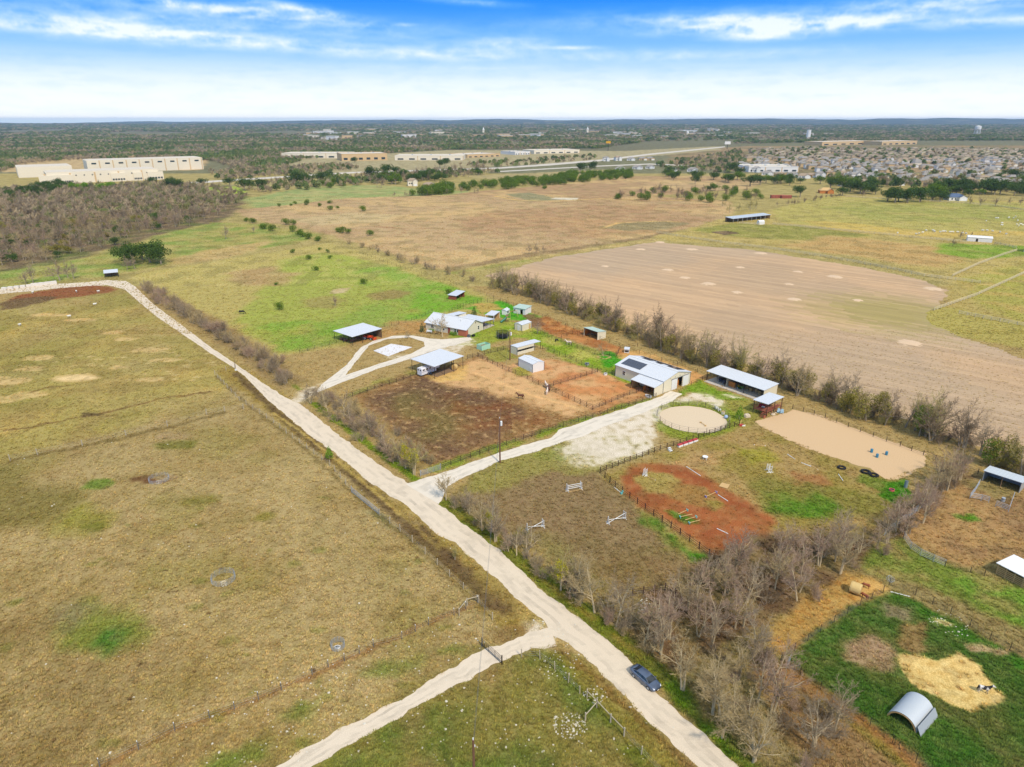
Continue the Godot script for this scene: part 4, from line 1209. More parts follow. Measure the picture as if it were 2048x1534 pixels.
func build_farm():
	wall_paints()
	build_house()
	build_barn()
	# implement carport
	var r: Array = [-54.02, -229.53, -0.7242, 10.52, 12.33]
	var cp := shed("carport", "white metal roofed carport on dark posts sheltering an orange tractor", "carport", r, {"h": 3.2, "rear": 3.3, "roof": "mono", "open": "flr", "walls": "old_wood", "over": 0.25, "posts": [[-r[3] / 2, r[4] / 2], [0, r[4] / 2], [r[3] / 2, r[4] / 2], [r[3] / 2, r[4] / 6], [r[3] / 2, -r[4] / 6], [r[3] / 2, -r[4] / 2], [-r[3] / 2, 0], [-r[3] / 2, -r[4] / 2]]})
	var rng := rng_of(14)
	for k in 7:
		var c := Vector3(rng.randf_range(-4.0, 1.0), 0.5, rng.randf_range(-1.0, 5.0))
		var p := cp.transform * c
		var st := thing("lumber_stack", "weathered stack of boards lying under the tractor carport", "lumber", Vector3(p.x, 0, p.z), r[2] + rng.randf_range(-0.3, 0.3), "board stacks under the carport")
		for j in 4:
			bx(st, "board", M.old_wood if j % 2 else M.red_boards, Vector3(rng.randf_range(-0.08, 0.08), 0.12 + j * 0.2, 0), Vector3(1.4, 0.16, rng.randf_range(0.8, 1.2)))
	tractor(cp.transform * Vector3(3.4, 0, -1.6), r[2] + 0.5)
	# trailer carport
	r = [-22.85, -197.5, -0.7229, 10.15, 11.77]
	cp = shed("carport", "wide white flat carport on thin dark posts above a horse trailer", "carport", r, {"h": 3.9, "rear": 4.1, "roof": "mono", "open": "fblr", "over": 0.3, "post_r": 0.08, "posts": [[-r[3] / 2, r[4] / 2], [0, r[4] / 2], [r[3] / 2, r[4] / 2], [r[3] / 2, r[4] / 6], [r[3] / 2, -r[4] / 6], [r[3] / 2, -r[4] / 2], [-r[3] / 2, 0], [-r[3] / 2, -r[4] / 2], [0, -r[4] / 2]]})
	horse_trailer(cp.transform * Vector3(0.2, 0, 4.3), r[2] + PI / 2)
	bale(cp.transform * Vector3(3.7, 0, -3.6), r[2] + 0.4, "round straw bale at the edge of the trailer carport", 0.85)
	var fl := thing("timber_floor", "brown plank floor laid under the horse trailer carport", "floor", cp.transform * Vector3(3.0, 0, 0.4), r[2])
	for k in 8:
		bx(fl, "plank", M.old_wood, Vector3(-1.4 + k * 0.4, 0.06, 0), Vector3(0.36, 0.1, 8.4))
	# small sheds round the yard
	shed("storage_shed", "cream metal storage shed with low gable beside the dirt paddock", "shed", [4.04, -241.36, -0.6993, 3.43, 5.52], {"h": 2.4, "ridge": 2.8, "roof": "gz", "over": 0.1, "trim": true, "walls": "cream_siding", "holes": [["f", 0.2, 0.0, 1.1, 2.0, "white_siding"], ["r", 1.8, 0.0, 0.9, 1.9, "tan_boards"]]})
	shed("garden_shed", "whitewashed shed with pale green metal roof and dark doorway", "shed", [4.14, -263.86, -0.5652, 5.44, 3.01], {"d": 4.6, "h": 2.4, "rear": 2.7, "roof": "mono", "over": 0.25, "top": "green_metal_roof", "walls": "white_siding", "holes": [["f", 1.0, 0.0, 1.2, 1.9, "gap"], ["f", -2.2, 0.9, 1.0, 0.8, "window"]]})
	shed("garden_shed", "small squat white shed behind the green slide", "shed", [-2.5, -262.26, -0.3741, 2.02, 2.27], {"d": 3.2, "h": 1.7, "ridge": 2.1, "roof": "gz", "over": 0.15, "walls": "white_siding", "holes": [["r", 0.0, 0.3, 1.6, 1.0, "gap"]]})
	r = [-7.43, -253.88, -0.3781, 3.46, 5.9]
	shed("patio_cover", "white flat patio roof behind the farmhouse", "patio cover", r, {"h": 2.5, "rear": 2.7, "roof": "mono", "open": "flr", "walls": "tan_boards", "over": 0.1, "post_paint": "white_paint", "posts": [[-r[3] / 2, r[4] / 2], [r[3] / 2, r[4] / 2], [r[3] / 2, -r[4] / 2]]})
	r = [3.46, -214.83, -0.8647, 3.3, 6.12]
	r[4] = 7.4
	var ps := shed("feed_shed", "cream feed shed with long open hatch and roof reaching out as an awning", "shed", r, {"d": 7.4, "h": 2.7, "rear": 2.7, "roof": "flat", "over": 0.06, "trim": true, "open": "r"})
	bx(ps, "lower_panel", M.cream_siding, Vector3(r[3] / 2 - 0.06, 0.55, 0), Vector3(0.12, 1.1, 7.15))
	bx(ps, "upper_panel", M.cream_siding, Vector3(r[3] / 2 - 0.06, 2.2, 0), Vector3(0.12, 0.9, 7.15))
	for k in 3:
		bx(ps, "hatch_post", M.dark_post, Vector3(r[3] / 2 - 0.07, 1.42, -2.4 + 2.4 * k), Vector3(0.08, 0.66, 0.1))
	roof_slab(ps, M.pale_metal_roof, Vector3(-r[3] / 2, 2.74, -3.8), Vector3(-r[3] / 2, 2.66, -6.8), Vector3(r[3] / 2, 2.66, -6.8), Vector3(r[3] / 2, 2.74, -3.8), 0.07, "awning")
	for x in [-0.5, 0.5]:
		rod(ps, "post", M.dark_post, Vector3(x * r[3], 0, -6.6), Vector3(x * r[3], 2.6, -6.6), 0.07)
	shed("storage_shed", "plain white gabled shed with tall blank end wall among the paddocks", "shed", [5.94, -199.06, -0.9604, 7.33, 3.5], {"d": 4.4, "h": 2.7, "ridge": 3.2, "roof": "gx", "over": 0.08, "trim": true, "walls": "white_siding", "holes": [["f", 3.0, 0.0, 0.9, 1.2, "white_siding"]]})
	shed("run_in_shed", "open fronted run-in shed glowing with orange timber inside", "shed", [29.26, -231.7, -0.9117, 6.96, 3.22], {"d": 4.2, "h": 3.0, "rear": 2.5, "roof": "mono", "open": "f", "over": 0.12, "top": "green_metal_roof", "walls": "cream_siding", "posts": [[0.0, 1.9]], "post_paint": "old_wood"})
	var lin := thing("timber_lining", "bright orange board lining inside the run-in shed", "timber lining", Vector3(0, 0, 0))
	place_lining(lin, [29.26, -231.7, -0.9117, 6.96, 3.22], 4.2)
	shed("animal_hut", "small white hut with wide dark hatch in the dirt pen", "hut", [38.02, -214.46, -0.2325, 1.57, 1.11], {"d": 1.8, "h": 1.3, "rear": 1.5, "roof": "mono", "over": 0.1, "walls": "white_siding", "holes": [["f", 0.0, 0.25, 1.8, 0.75, "gap"]]})
	r = [-23.89, -287.59, -0.4994, 3.97, 6.55]
	shed("run_in_shed", "small red timber shed with grey roof standing on bright grass", "shed", r, {"h": 2.0, "rear": 2.6, "roof": "mono", "open": "r", "over": 0.35, "walls": "red_boards", "top": "grey_metal_roof", "posts": [[r[3] / 2 - 0.1, 0.0]], "post_paint": "red_boards"})
	build_long_shed()
	build_deck()
	# neighbour's pens to the south-east
	r = [103.89, -126.96, -0.8613, 6.76, 7.9]
	r[4] = 4.0
	var nb := shed("run_in_shed", "low grey sheet metal run-in shed with rusty roof by the tree line", "shed", r, {"h": 2.5, "rear": 2.2, "roof": "mono", "open": "f", "over": 0.15, "walls": "galvanised", "top": "grey_metal_roof", "posts": [[0.0, 1.9]], "post_paint": "old_wood"})
	r = [85.33, -94.96, -1.099, 5.32, 3.86]
	var nc := shed("pole_shed", "open pole shed with white roof and stacked wooden rails for walls", "shed", r, {"d": 4.6, "h": 2.2, "rear": 2.2, "roof": "flat", "open": "fblr", "over": 0.3, "top": "white_siding", "post_paint": "tan_boards", "posts": [[-r[3] / 2, 2.2], [-r[3] / 4, 2.2], [0, 2.2], [r[3] / 4, 2.2], [r[3] / 2, 2.2], [-r[3] / 2, -2.2], [r[3] / 2, -2.2]]})
	for k in 5:
		bx(nc, "rail", M.tan_boards, Vector3(0, 0.25 + 0.32 * k, 2.3), Vector3(r[3], 0.14, 0.05))
	hoop_hut()
	# pastures to the east
	r = [180.12, -530.96, 0.5682, 43.03, 9.06]
	shed("livestock_shed", "long low open livestock shed with grey roof at the pasture corner", "shed", r, {"d": 7.0, "h": 3.0, "rear": 3.6, "roof": "mono", "open": "fl", "over": 0.3, "top": "grey_metal_roof", "walls": "tan_boards", "wall_b": "old_wood", "post_paint": "white_paint", "posts": [[-0.48 * r[3], 3.4], [-0.36 * r[3], 3.4], [-0.24 * r[3], 3.4], [-0.12 * r[3], 3.4], [0, 3.4], [0.12 * r[3], 3.4], [0.24 * r[3], 3.4], [0.36 * r[3], 3.4], [-0.48 * r[3], -3.4]]})
	shed("water_tank_house", "small white rounded tank box in front of the livestock shed", "tank", [182.38, -509.19, 0.2771, 4.63, 4.14], {"d": 3.0, "h": 2.2, "ridge": 3.0, "roof": "gx", "over": 0.05, "walls": "white_siding", "top": "white_siding"})
	shed("poultry_house", "white low gabled shed with small dark door in the sheep pasture", "shed", [295.08, -434.72, -0.4731, 13.19, 19.98], {"d": 6.5, "h": 2.6, "ridge": 3.4, "roof": "gx", "over": 0.2, "walls": "white_siding", "top": "white_siding", "holes": [["f", -1.5, 0.0, 1.2, 1.9, "gap"]]})
	shed("hay_barn", "tall white sheet metal shed at the corner of the rail fence", "shed", [304.26, -395.67, -1.0361, 10.73, 25.11], {"d": 9.0, "h": 4.0, "ridge": 5.4, "roof": "gx", "over": 0.2, "walls": "white_siding", "top": "white_siding"})
	# open shelter where the lane bends
	r = [-196.16, -330.81, 0.5095, 5.78, 4.2]
	shed("lean_to_shelter", "grey roofed lean-to shelter where the lane bends past the wood", "shelter", r, {"d": 5.0, "h": 2.4, "rear": 3.0, "roof": "mono", "open": "flr", "over": 0.2, "top": "pale_metal_roof", "walls": "old_wood", "posts": [[-r[3] / 2, 2.4], [0, 2.4], [r[3] / 2, 2.4]]})

func place_lining(t: Node3D, r: Array, d: float):
	t.position = Vector3(r[0], 0, r[1])
	t.rotation.y = r[2]
	var n := int(r[3] / 0.5)
	for k in n:
		bx(t, "board", M.orange_wood, Vector3(-r[3] / 2 + 0.3 + k * 0.5, 1.15, -d / 2 + 0.17), Vector3(0.46, 2.0, 0.05))
	for k in 7:
		bx(t, "board", M.orange_wood, Vector3(-r[3] / 2 + 0.17, 1.15, -d / 2 + 0.5 + k * 0.5), Vector3(0.05, 2.0, 0.46))

func build_house():
	var r: Array = [-21.13, -240.74, -0.5739, 19.18, 11.18]
	var w: float = r[3] - 0.8
	var d: float = r[4] - 0.8
	r[3] = w
	r[4] = d
	var o := {"w": w, "d": d, "h": 2.75, "ridge": 5.1, "roof": "gx", "over": 0.45, "walls": "cream_siding", "top": "pale_metal_roof", "holes": [["f", 4.4, 1.0, 0.9, 1.3, "window"], ["f", 5.5, 1.0, 0.9, 1.3, "window"], ["f", -1.0, 0.9, 1.4, 1.3, "window"], ["f", -6.0, 0.9, 1.6, 1.3, "window"], ["f", 1.6, 0.1, 1.0, 2.1, "red_boards"], ["r", 2.3, 0.9, 0.9, 1.5, "window"], ["r", 0.6, 3.5, 0.5, 0.6, "gap"]]}
	var t := shed("farmhouse", "cream farmhouse with broad pale metal roof and brick front corner", "house", r, o)
	bx(t, "brick_facing", M.brick_red, Vector3(w / 2 - 1.7, 1.15, d / 2 + 0.06), Vector3(3.4, 2.3, 0.12))
	bx(t, "brick_facing", M.brick_red, Vector3(w / 2 + 0.06, 1.15, d / 2 - 0.5), Vector3(0.12, 2.3, 1.1))
	# rear wing under a second gable and the porch at the east end
	roof_slab(t, M.pale_metal_roof, Vector3(-2.5, 3.4, -d / 2 + 1.2), Vector3(-2.5, 2.55, -d / 2 - 7.2), Vector3(w / 2 + 0.4, 2.55, -d / 2 - 7.2), Vector3(w / 2 + 0.4, 3.4, -d / 2 + 1.2), 0.09, "porch_roof")
	roof_slab(t, M.pale_metal_roof, Vector3(-5.0, 4.6, -2.0), Vector3(-5.0, 3.9, -d / 2 - 4.5), Vector3(-1.5, 3.9, -d / 2 - 4.5), Vector3(-1.5, 4.6, -2.0), 0.09, "wing_roof")
	bx(t, "wing_wall", M.cream_siding, Vector3(-3.2, 1.9, -d / 2 - 2.2), Vector3(3.2, 3.8, 4.2))
	bx(t, "porch_wall", M.brick_red, Vector3(w / 2 - 3.6, 1.25, -d / 2 - 3.2), Vector3(0.14, 2.5, 6.0))
	bx(t, "porch_floor", M.concrete, Vector3(w / 2 - 2.0, 0.09, -d / 2 - 3.6), Vector3(4.4, 0.18, 7.0))
	for k in 4:
		rod(t, "porch_post", M.dark_post, Vector3(w / 2 - 0.1, 0, -d / 2 - 0.6 - 2.1 * k), Vector3(w / 2 - 0.1, 2.62, -d / 2 - 0.6 - 2.1 * k), 0.08)
	for q in [[-4.0, 1.6], [2.0, -1.5], [4.6, 1.9]]:
		rod(t, "vent_pipe", M.white_paint, Vector3(q[0], 3.8, q[1]), Vector3(q[0], 5.1, q[1]), 0.12)
	var ac := thing("air_conditioner", "grey air conditioner unit beside the farmhouse brick corner", "air conditioner", t.transform * Vector3(w / 2 + 0.9, 0, d / 2 - 0.4), r[2])
	bx(ac, "cabinet", M.trim_grey, Vector3(0, 0.45, 0), Vector3(0.9, 0.9, 0.9))
	rod(ac, "fan_grille", M.dark_post, Vector3(0, 0.9, 0), Vector3(0, 0.95, 0), 0.36)
	var cart := thing("dark_grill", "black covered barbecue by the farmhouse east wall", "barbecue", t.transform * Vector3(w / 2 + 2.0, 0, d / 2 - 1.6), r[2])
	bx(cart, "body", M.black_rubber, Vector3(0, 0.55, 0), Vector3(0.7, 0.5, 1.3))
	for sx in [-1, 1]:
		for sz in [-1, 1]:
			bx(cart, "leg", M.black_rubber, Vector3(sx * 0.28, 0.15, sz * 0.5), Vector3(0.08, 0.3, 0.08))
	var be := thing("garden_bench", "white garden bench in front of the farmhouse", "bench", t.transform * Vector3(-5.2, 0, d / 2 + 3.0), r[2] + 0.2)
	bx(be, "seat", M.white_paint, Vector3(0, 0.45, 0), Vector3(2.2, 0.06, 0.5))
	bx(be, "backrest", M.white_paint, Vector3(0, 0.75, -0.25), Vector3(2.2, 0.5, 0.06))
	for sx in [-1, 1]:
		bx(be, "leg", M.white_paint, Vector3(sx * 0.95, 0.21, 0), Vector3(0.08, 0.42, 0.46))

func build_barn():
	var r: Array = [41.39, -188.84, -0.8806, 17.97, 12.18]
	var w: float = r[3]
	var d: float = r[4]
	var o := {"h": 3.7, "ridge": 5.2, "roof": "gx", "over": 0.25, "trim": true, "walls": "cream_siding", "holes": [["f", -w / 2 + 3.4, 1.3, 1.1, 1.3, "window"], ["r", 1.3, 0.0, 2.4, 3.1, "gap"]]}
	var t := shed("horse_barn", "large cream metal barn with solar panels and open sliding door", "barn", r, o)
	for q in [[-1.25, 2.5], [3.9, 2.5]]:
		bx(t, "sliding_door", M.white_siding, Vector3(w / 2 + 0.10, 1.6, -q[0]), Vector3(0.08, 3.2, q[1]))
	bx(t, "door_track", M.trim_grey, Vector3(w / 2 + 0.14, 3.3, -1.3), Vector3(0.1, 0.1, 8.2))
	bx(t, "stall_gate", M.orange_wood, Vector3(w / 2 - 1.2, 1.2, -1.3), Vector3(0.06, 2.3, 2.3))
	for k in 4:
		bx(t, "gable_vent", M.dark_post, Vector3(w / 2 + 0.02, 3.75, 3.2 - 2.2 * k), Vector3(0.06, 0.18, 0.22))
	# lean-to along the near half of the front
	var x0 := 0.6
	var x1 := w / 2 - 0.02
	var z0 := d / 2 + 0.02
	roof_slab(t, M.pale_metal_roof, Vector3(x0 - 0.2, 2.75, z0 + 4.0), Vector3(x0 - 0.2, 3.45, z0), Vector3(x1 + 0.2, 3.45, z0), Vector3(x1 + 0.2, 2.75, z0 + 4.0), 0.09, "lean_to_roof")
	var s := Shape.new()
	s.prism(PackedVector2Array([Vector2(-z0, 0), Vector2(-z0, 3.36), Vector2(-z0 - 3.8, 2.7), Vector2(-z0 - 3.8, 0)]), 0.0, 0.12, Transform3D(Basis(Vector3.UP, PI / 2), Vector3(x1 - 0.12, 0, 0)))
	part(t, "lean_to_wall", s.raw(), M.cream_siding)
	bx(t, "lean_to_partition", M.tan_boards, Vector3(x0, 1.3, z0 + 1.9), Vector3(0.1, 2.6, 3.6))
	for k in 3:
		rod(t, "post", M.rust_pipe, Vector3(lerpf(x0, x1, k / 3.0), 0, z0 + 3.8), Vector3(lerpf(x0, x1, k / 3.0), 2.7, z0 + 3.8), 0.09)
	bx(t, "stall_boards", M.orange_wood, Vector3(lerpf(x0, x1, 0.7), 0.8, z0 + 0.06), Vector3(4.6, 1.6, 0.08))
	bx(t, "stall_divider", M.orange_wood, Vector3(lerpf(x0, x1, 0.5), 1.0, z0 + 1.8), Vector3(0.08, 1.6, 3.4))
	bx(t, "fascia", M.tan_boards, Vector3((x0 + x1) / 2, 2.66, z0 + 3.96), Vector3(x1 - x0 + 0.2, 0.14, 0.06))
	# solar panels: each a framed module lying on the roof
	var slope := atan2(o.ridge - o.h, d / 2)
	for row in 2:
		for k in 7:
			var zc := d / 2 - 2.0 - row * 1.75
			panel(t, Vector3(-w / 2 + 1.55 + k * 1.03, roof_at(o, 0, zc) + 0.12, zc), slope)
	for k in 15:
		for row in 2:
			if row == 1 and (k in [0, 1, 5, 6, 9, 10]):
				continue
			var zc := -d / 2 + 1.3 + row * 1.75
			panel(t, Vector3(-w / 2 + 1.4 + k * 1.03, roof_at(o, 0, zc) + 0.12, zc), -slope)
	var tr := thing("water_trough", "white oval water trough by the barn lean-to fence", "trough", t.transform * Vector3(w / 2 - 0.8, 0, z0 + 5.2), r[2])
	trough(tr, 1.1, 0.5, 0.55, M.white_paint)
	var tr2 := thing("water_trough", "round white water tub between the barn and the paddock gate", "trough", Vector3(28.2, 0, -192.9), 0.0)
	trough(tr2, 0.55, 0.55, 0.6, M.white_paint)
	var tr3 := thing("water_trough", "grey water tub by the green strip and paddock fence", "trough", Vector3(23.54, 0, -201.9), 0.0)
	trough(tr3, 0.7, 0.7, 0.6, M.galvanised)

func panel(t: Node3D, at: Vector3, tilt: float):
	var f := bx(t, "solar_panel", M.trim_grey, at, Vector3(1.0, 0.04, 1.7), Vector3(tilt, 0, 0))
	part(f, "cell_sheet", unit_box, M.solar_cell, Transform3D(Basis.from_scale(Vector3(0.94, 0.5, 0.96)), Vector3(0, 0.32, 0)))

func trough(t: Node3D, rx: float, rz: float, h: float, mat: Material):
	var s := Shape.new()
	for k in 18:
		var a := TAU * k / 18.0
		var b := TAU * (k + 1) / 18.0
		var p := Vector3(cos(a) * rx, 0, sin(a) * rz)
		var q := Vector3(cos(b) * rx, 0, sin(b) * rz)
		var up := Vector3(0, h, 0)
		s.quad(p * 0.95, q * 0.95, q + up, p + up)
		s.quad(p + up, q + up, q * 0.88 + up, p * 0.88 + up)
		s.quad(p * 0.88 + up, q * 0.88 + up, q * 0.84 + up * 0.2, p * 0.84 + up * 0.2)
		s.tri(up * 0.2, p * 0.84 + up * 0.2, q * 0.84 + up * 0.2)
	part(t, "tub", s.raw(), mat)
	var wt := Shape.new()
	for k in 18:
		var a := TAU * k / 18.0
		var b := TAU * (k + 1) / 18.0
		wt.tri(Vector3(0, h * 0.75, 0), Vector3(cos(b) * rx * 0.86, h * 0.75, sin(b) * rz * 0.86), Vector3(cos(a) * rx * 0.86, h * 0.75, sin(a) * rz * 0.86))
	part(t, "water", wt.raw(), plain("trough_water", Color(0.07, 0.09, 0.09), 0.05))

func build_long_shed():
	var r: Array = [65.61, -182.36, -0.9288, 19.09, 6.49]
	var w: float = r[3]
	var d: float = r[4]
	var o := {"h": 3.1, "rear": 3.5, "roof": "mono", "open": "fl", "over": 0.2, "walls": "cream_siding", "wall_b": "old_wood", "top": "pale_metal_roof", "posts": [[-w / 2, d / 2 - 0.1], [-w / 6, d / 2 - 0.1], [w * 0.17, d / 2 - 0.1], [-w / 2, -d / 2 + 0.1]]}
	var t := shed("equipment_shed", "long open fronted equipment shed with pale roof and orange board lining", "shed", r, o)
	bx(t, "floor", M.concrete, Vector3(0, 0.06, 0.5), Vector3(w, 0.12, d + 1.2))
	bx(t, "partition", M.cream_siding, Vector3(-w / 6, 1.6, -0.2), Vector3(0.12, 3.0, d - 1.4))
	for k in 5:
		bx(t, "cabinet_board", M.orange_wood, Vector3(-w / 6 + 0.5 + k * 0.42, 0.85, d / 2 - 1.7), Vector3(0.4, 1.5, 0.5))
	var n := int(w * 0.5 / 0.6)
	for k in n:
		bx(t, "lining_board", M.orange_wood, Vector3(w * 0.02 + k * 0.6, 1.4, -d / 2 + 0.16), Vector3(0.56, 2.5, 0.05))
	for k in 8:
		bx(t, "lining_board", M.tan_boards, Vector3(w / 2 - 0.16, 0.3 + k * 0.34, -0.3), Vector3(0.05, 0.3, d - 1.2))
	var x := t.transform
	utility_vehicle(x * Vector3(-w / 2 + 4.2, 0.12, 0.9), r[2] - 0.3)
	mower(x * Vector3(0.6, 0.12, 1.0), r[2] + 0.4)
	for k in 4:
		var c := thing("wood_crate", "slatted wooden crate standing under the equipment shed roof", "crate", x * Vector3(2.0 + k * 1.5, 0.12, -0.6 + 0.5 * (k % 2)), r[2], "crates in the equipment shed")
		for j in 4:
			bx(c, "slat", M.tan_boards, Vector3(0, 0.12 + 0.24 * j, 0.4), Vector3(0.9, 0.18, 0.05))
			bx(c, "slat", M.tan_boards, Vector3(0, 0.12 + 0.24 * j, -0.4), Vector3(0.9, 0.18, 0.05))
		bx(c, "bottom", M.old_wood, Vector3(0, 0.04, 0), Vector3(0.9, 0.06, 0.75))
		bx(c, "lid", M.old_wood, Vector3(0, 1.0, 0), Vector3(0.94, 0.05, 0.86))
	for k in 2:
		var c := thing("saddle_rack", "dark steel rack of harness beside the blue utility vehicle", "rack", x * Vector3(-w / 2 + 1.2 + k * 1.0, 0.12, -0.8 + k), r[2] + k, "harness racks")
		for j in 3:
			rod(c, "bar", M.rust_pipe, Vector3(-0.5, 0.5 + 0.45 * j, 0), Vector3(0.5, 0.5 + 0.45 * j, 0), 0.06)
		for sx in [-1, 1]:
			rod(c, "upright", M.rust_pipe, Vector3(sx * 0.5, 0, 0), Vector3(sx * 0.5, 1.5, 0), 0.04)
			rod(c, "foot", M.rust_pipe, Vector3(sx * 0.5, 0.04, -0.35), Vector3(sx * 0.5, 0.04, 0.35), 0.04)

func build_deck():
	var r: Array = [67.42, -165.67, -0.8471, 3.71, 7.63]
	var w: float = r[3]
	var d: float = r[4]
	var t := shed("viewing_deck", "raised red-brown timber deck under a white canopy beside the sand arena", "deck", r, {"h": 3.7, "rear": 3.6, "roof": "mono", "open": "fblr", "over": 0.3, "post_paint": "rust_pipe", "posts": [[-w / 2, d / 2], [w / 2, d / 2], [-w / 2, -d / 2], [w / 2, -d / 2], [w / 2, 0], [-w / 2, 0]]})
	for k in int(d / 0.35):
		bx(t, "deck_board", M.red_boards if k % 3 else M.old_wood, Vector3(0, 1.15, -d / 2 + 0.2 + k * 0.35), Vector3(w, 0.06, 0.32))
	for q in [[0, d / 2, w, 0.0], [w / 2, 0, d, PI / 2], [-w / 2, 0, d, PI / 2]]:
		for j in 3:
			bx(t, "rail", M.red_boards, Vector3(q[0], 1.4 + 0.35 * j, q[1]), Vector3(q[2], 0.08, 0.05), Vector3(0, q[3], 0))
	for k in 4:
		bx(t, "skirt_post", M.red_boards, Vector3(w / 2, 0.57, -d / 2 + 0.3 + k * (d - 0.6) / 3), Vector3(0.14, 1.14, 0.14))
		bx(t, "stair_tread", M.red_boards, Vector3(w / 2 - 0.6, 0.25 + 0.27 * k, d / 2 + 1.2 - 0.32 * k), Vector3(1.1, 0.05, 0.34))
	var x := t.transform
	var so := thing("lounge_sofa", "red and white cushioned sofa on the viewing deck", "sofa", x * Vector3(-0.8, 1.18, 1.6), r[2] + 0.3)
	bx(so, "base", M.dark_post, Vector3(0, 0.15, 0), Vector3(1.6, 0.3, 0.8))
	bx(so, "seat_cushion", plain("red_cushion", Color(0.55, 0.10, 0.16)), Vector3(-0.4, 0.38, 0.05), Vector3(0.78, 0.16, 0.7))
	bx(so, "seat_cushion", M.white_paint, Vector3(0.4, 0.38, 0.05), Vector3(0.78, 0.16, 0.7))
	bx(so, "backrest", M.red_cushion, Vector3(0, 0.65, -0.35), Vector3(1.6, 0.5, 0.16))
	var tb := thing("picnic_table", "pale timber table with benches on the viewing deck", "table", x * Vector3(0.5, 1.18, -1.4), r[2])
	for k in 4:
		bx(tb, "top_board", M.tan_boards, Vector3(-0.36 + 0.24 * k, 0.75, 0), Vector3(0.22, 0.05, 2.0))
	for sx in [-1, 1]:
		bx(tb, "bench", M.tan_boards, Vector3(sx * 0.8, 0.45, 0), Vector3(0.3, 0.05, 2.0))
	for sz in [-1, 1]:
		bx(tb, "leg", M.tan_boards, Vector3(0, 0.36, sz * 0.7), Vector3(1.5, 0.08, 0.1))
		bx(tb, "leg", M.tan_boards, Vector3(0, 0.36, sz * 0.7), Vector3(0.1, 0.72, 0.12))
	for q in [[Vector3(70, 0, -164.3), 0.5], [Vector3(70.67, 0, -163.9), 0.35]]:
		chair(q[0], q[1] + r[2], plain("pale_blue_plastic", Color(0.613, 0.747, 0.810), 0.5), "pale blue slatted garden chair on the sand beside the deck", "blue garden chairs by the deck")
	for q in [[Vector3(54.45, 0, -167), 2.6], [Vector3(54.81, 0, -165.7), 2.4]]:
		chair(q[0], q[1] + r[2], M.white_paint, "white slatted garden chair at the rim of the round pen", "white garden chairs by the round pen")
	var ml := thing("rusty_barrel_stove", "rusty red barrel at the foot of the deck stairs", "barrel", Vector3(65.08, 0, -161.1), 0.3)
	rod(ml, "drum", M.brick_red, Vector3(0, 0.02, 0), Vector3(0, 0.9, 0), 0.32)
	rod(ml, "rim", M.rust_pipe, Vector3(0, 0.9, 0), Vector3(0, 0.94, 0), 0.34)
	rod(ml, "band", M.rust_pipe, Vector3(0, 0.44, 0), Vector3(0, 0.5, 0), 0.335)

func hoop_hut():
	# an arch of corrugated sheet, open at both ends
	var r: Array = [51.64, -67.01, -0.9068, 3.59, 5.11]
	var t := thing("arched_hut", "half-round corrugated metal hut on dark green grass", "hut", Vector3(r[0], 0, r[1]), r[2])
	var w: float = r[3]
	var d: float = r[4]
	var mat: Material = grainy("corrugated_sheet", Color(0.648, 0.676, 0.690), Color(0.782, 0.796, 0.796), 1.2, 0.5, 0.2)
	var n := 24
	for k in 6:
		var s := Shape.new()
		var z0 := -d / 2 + d * k / 6.0
		for j in 8:
			var za := z0 + d / 6.0 * j / 8.0
			var zb := z0 + d / 6.0 * (j + 1) / 8.0
			for i in n:
				var a := PI * i / n
				var b := PI * (i + 1) / n
				var ra := w / 2 + (0.025 if j % 2 else 0.0)
				var rb := w / 2 + (0.0 if j % 2 else 0.025)
				var h := 0.95
				s.quad(Vector3(cos(a) * ra, sin(a) * ra * h, za), Vector3(cos(b) * ra, sin(b) * ra * h, za), Vector3(cos(b) * rb, sin(b) * rb * h, zb), Vector3(cos(a) * rb, sin(a) * rb * h, zb))
				s.quad(Vector3(cos(b) * (ra - 0.03), sin(b) * (ra - 0.03) * h, za), Vector3(cos(a) * (ra - 0.03), sin(a) * (ra - 0.03) * h, za), Vector3(cos(a) * (rb - 0.03), sin(a) * (rb - 0.03) * h, zb), Vector3(cos(b) * (rb - 0.03), sin(b) * (rb - 0.03) * h, zb))
		part(t, "arch_sheet", s.raw(), mat)
	for z in [-d / 2 + 0.04, d / 2 - 0.04]:
		var s := Shape.new()
		for i in n:
			var a := PI * i / n
			var b := PI * (i + 1) / n
			var h := 0.95
			var ra := w / 2 - 0.03
			var rb := w / 2 - 0.24
			s.quad(Vector3(cos(a) * ra, sin(a) * ra * h, z), Vector3(cos(b) * ra, sin(b) * ra * h, z), Vector3(cos(b) * rb, sin(b) * rb * h, z), Vector3(cos(a) * rb, sin(a) * rb * h, z))
			s.quad(Vector3(cos(b) * rb, sin(b) * rb * h, z - 0.05), Vector3(cos(a) * rb, sin(a) * rb * h, z - 0.05), Vector3(cos(a) * rb, sin(a) * rb * h, z + 0.05), Vector3(cos(b) * rb, sin(b) * rb * h, z + 0.05))
		part(t, "arch_frame", s.raw(), M.tan_boards)
	for sx in [-1, 1]:
		bx(t, "ground_beam", M.tan_boards, Vector3(sx * (w / 2 - 0.1), 0.1, 0), Vector3(0.12, 0.2, d))
	bx(t, "loose_sheet", M.galvanised, Vector3(w / 2 + 0.3, 0.55, 0.1), Vector3(0.05, 1.25, d - 0.1), Vector3(0, 0, 0.5))

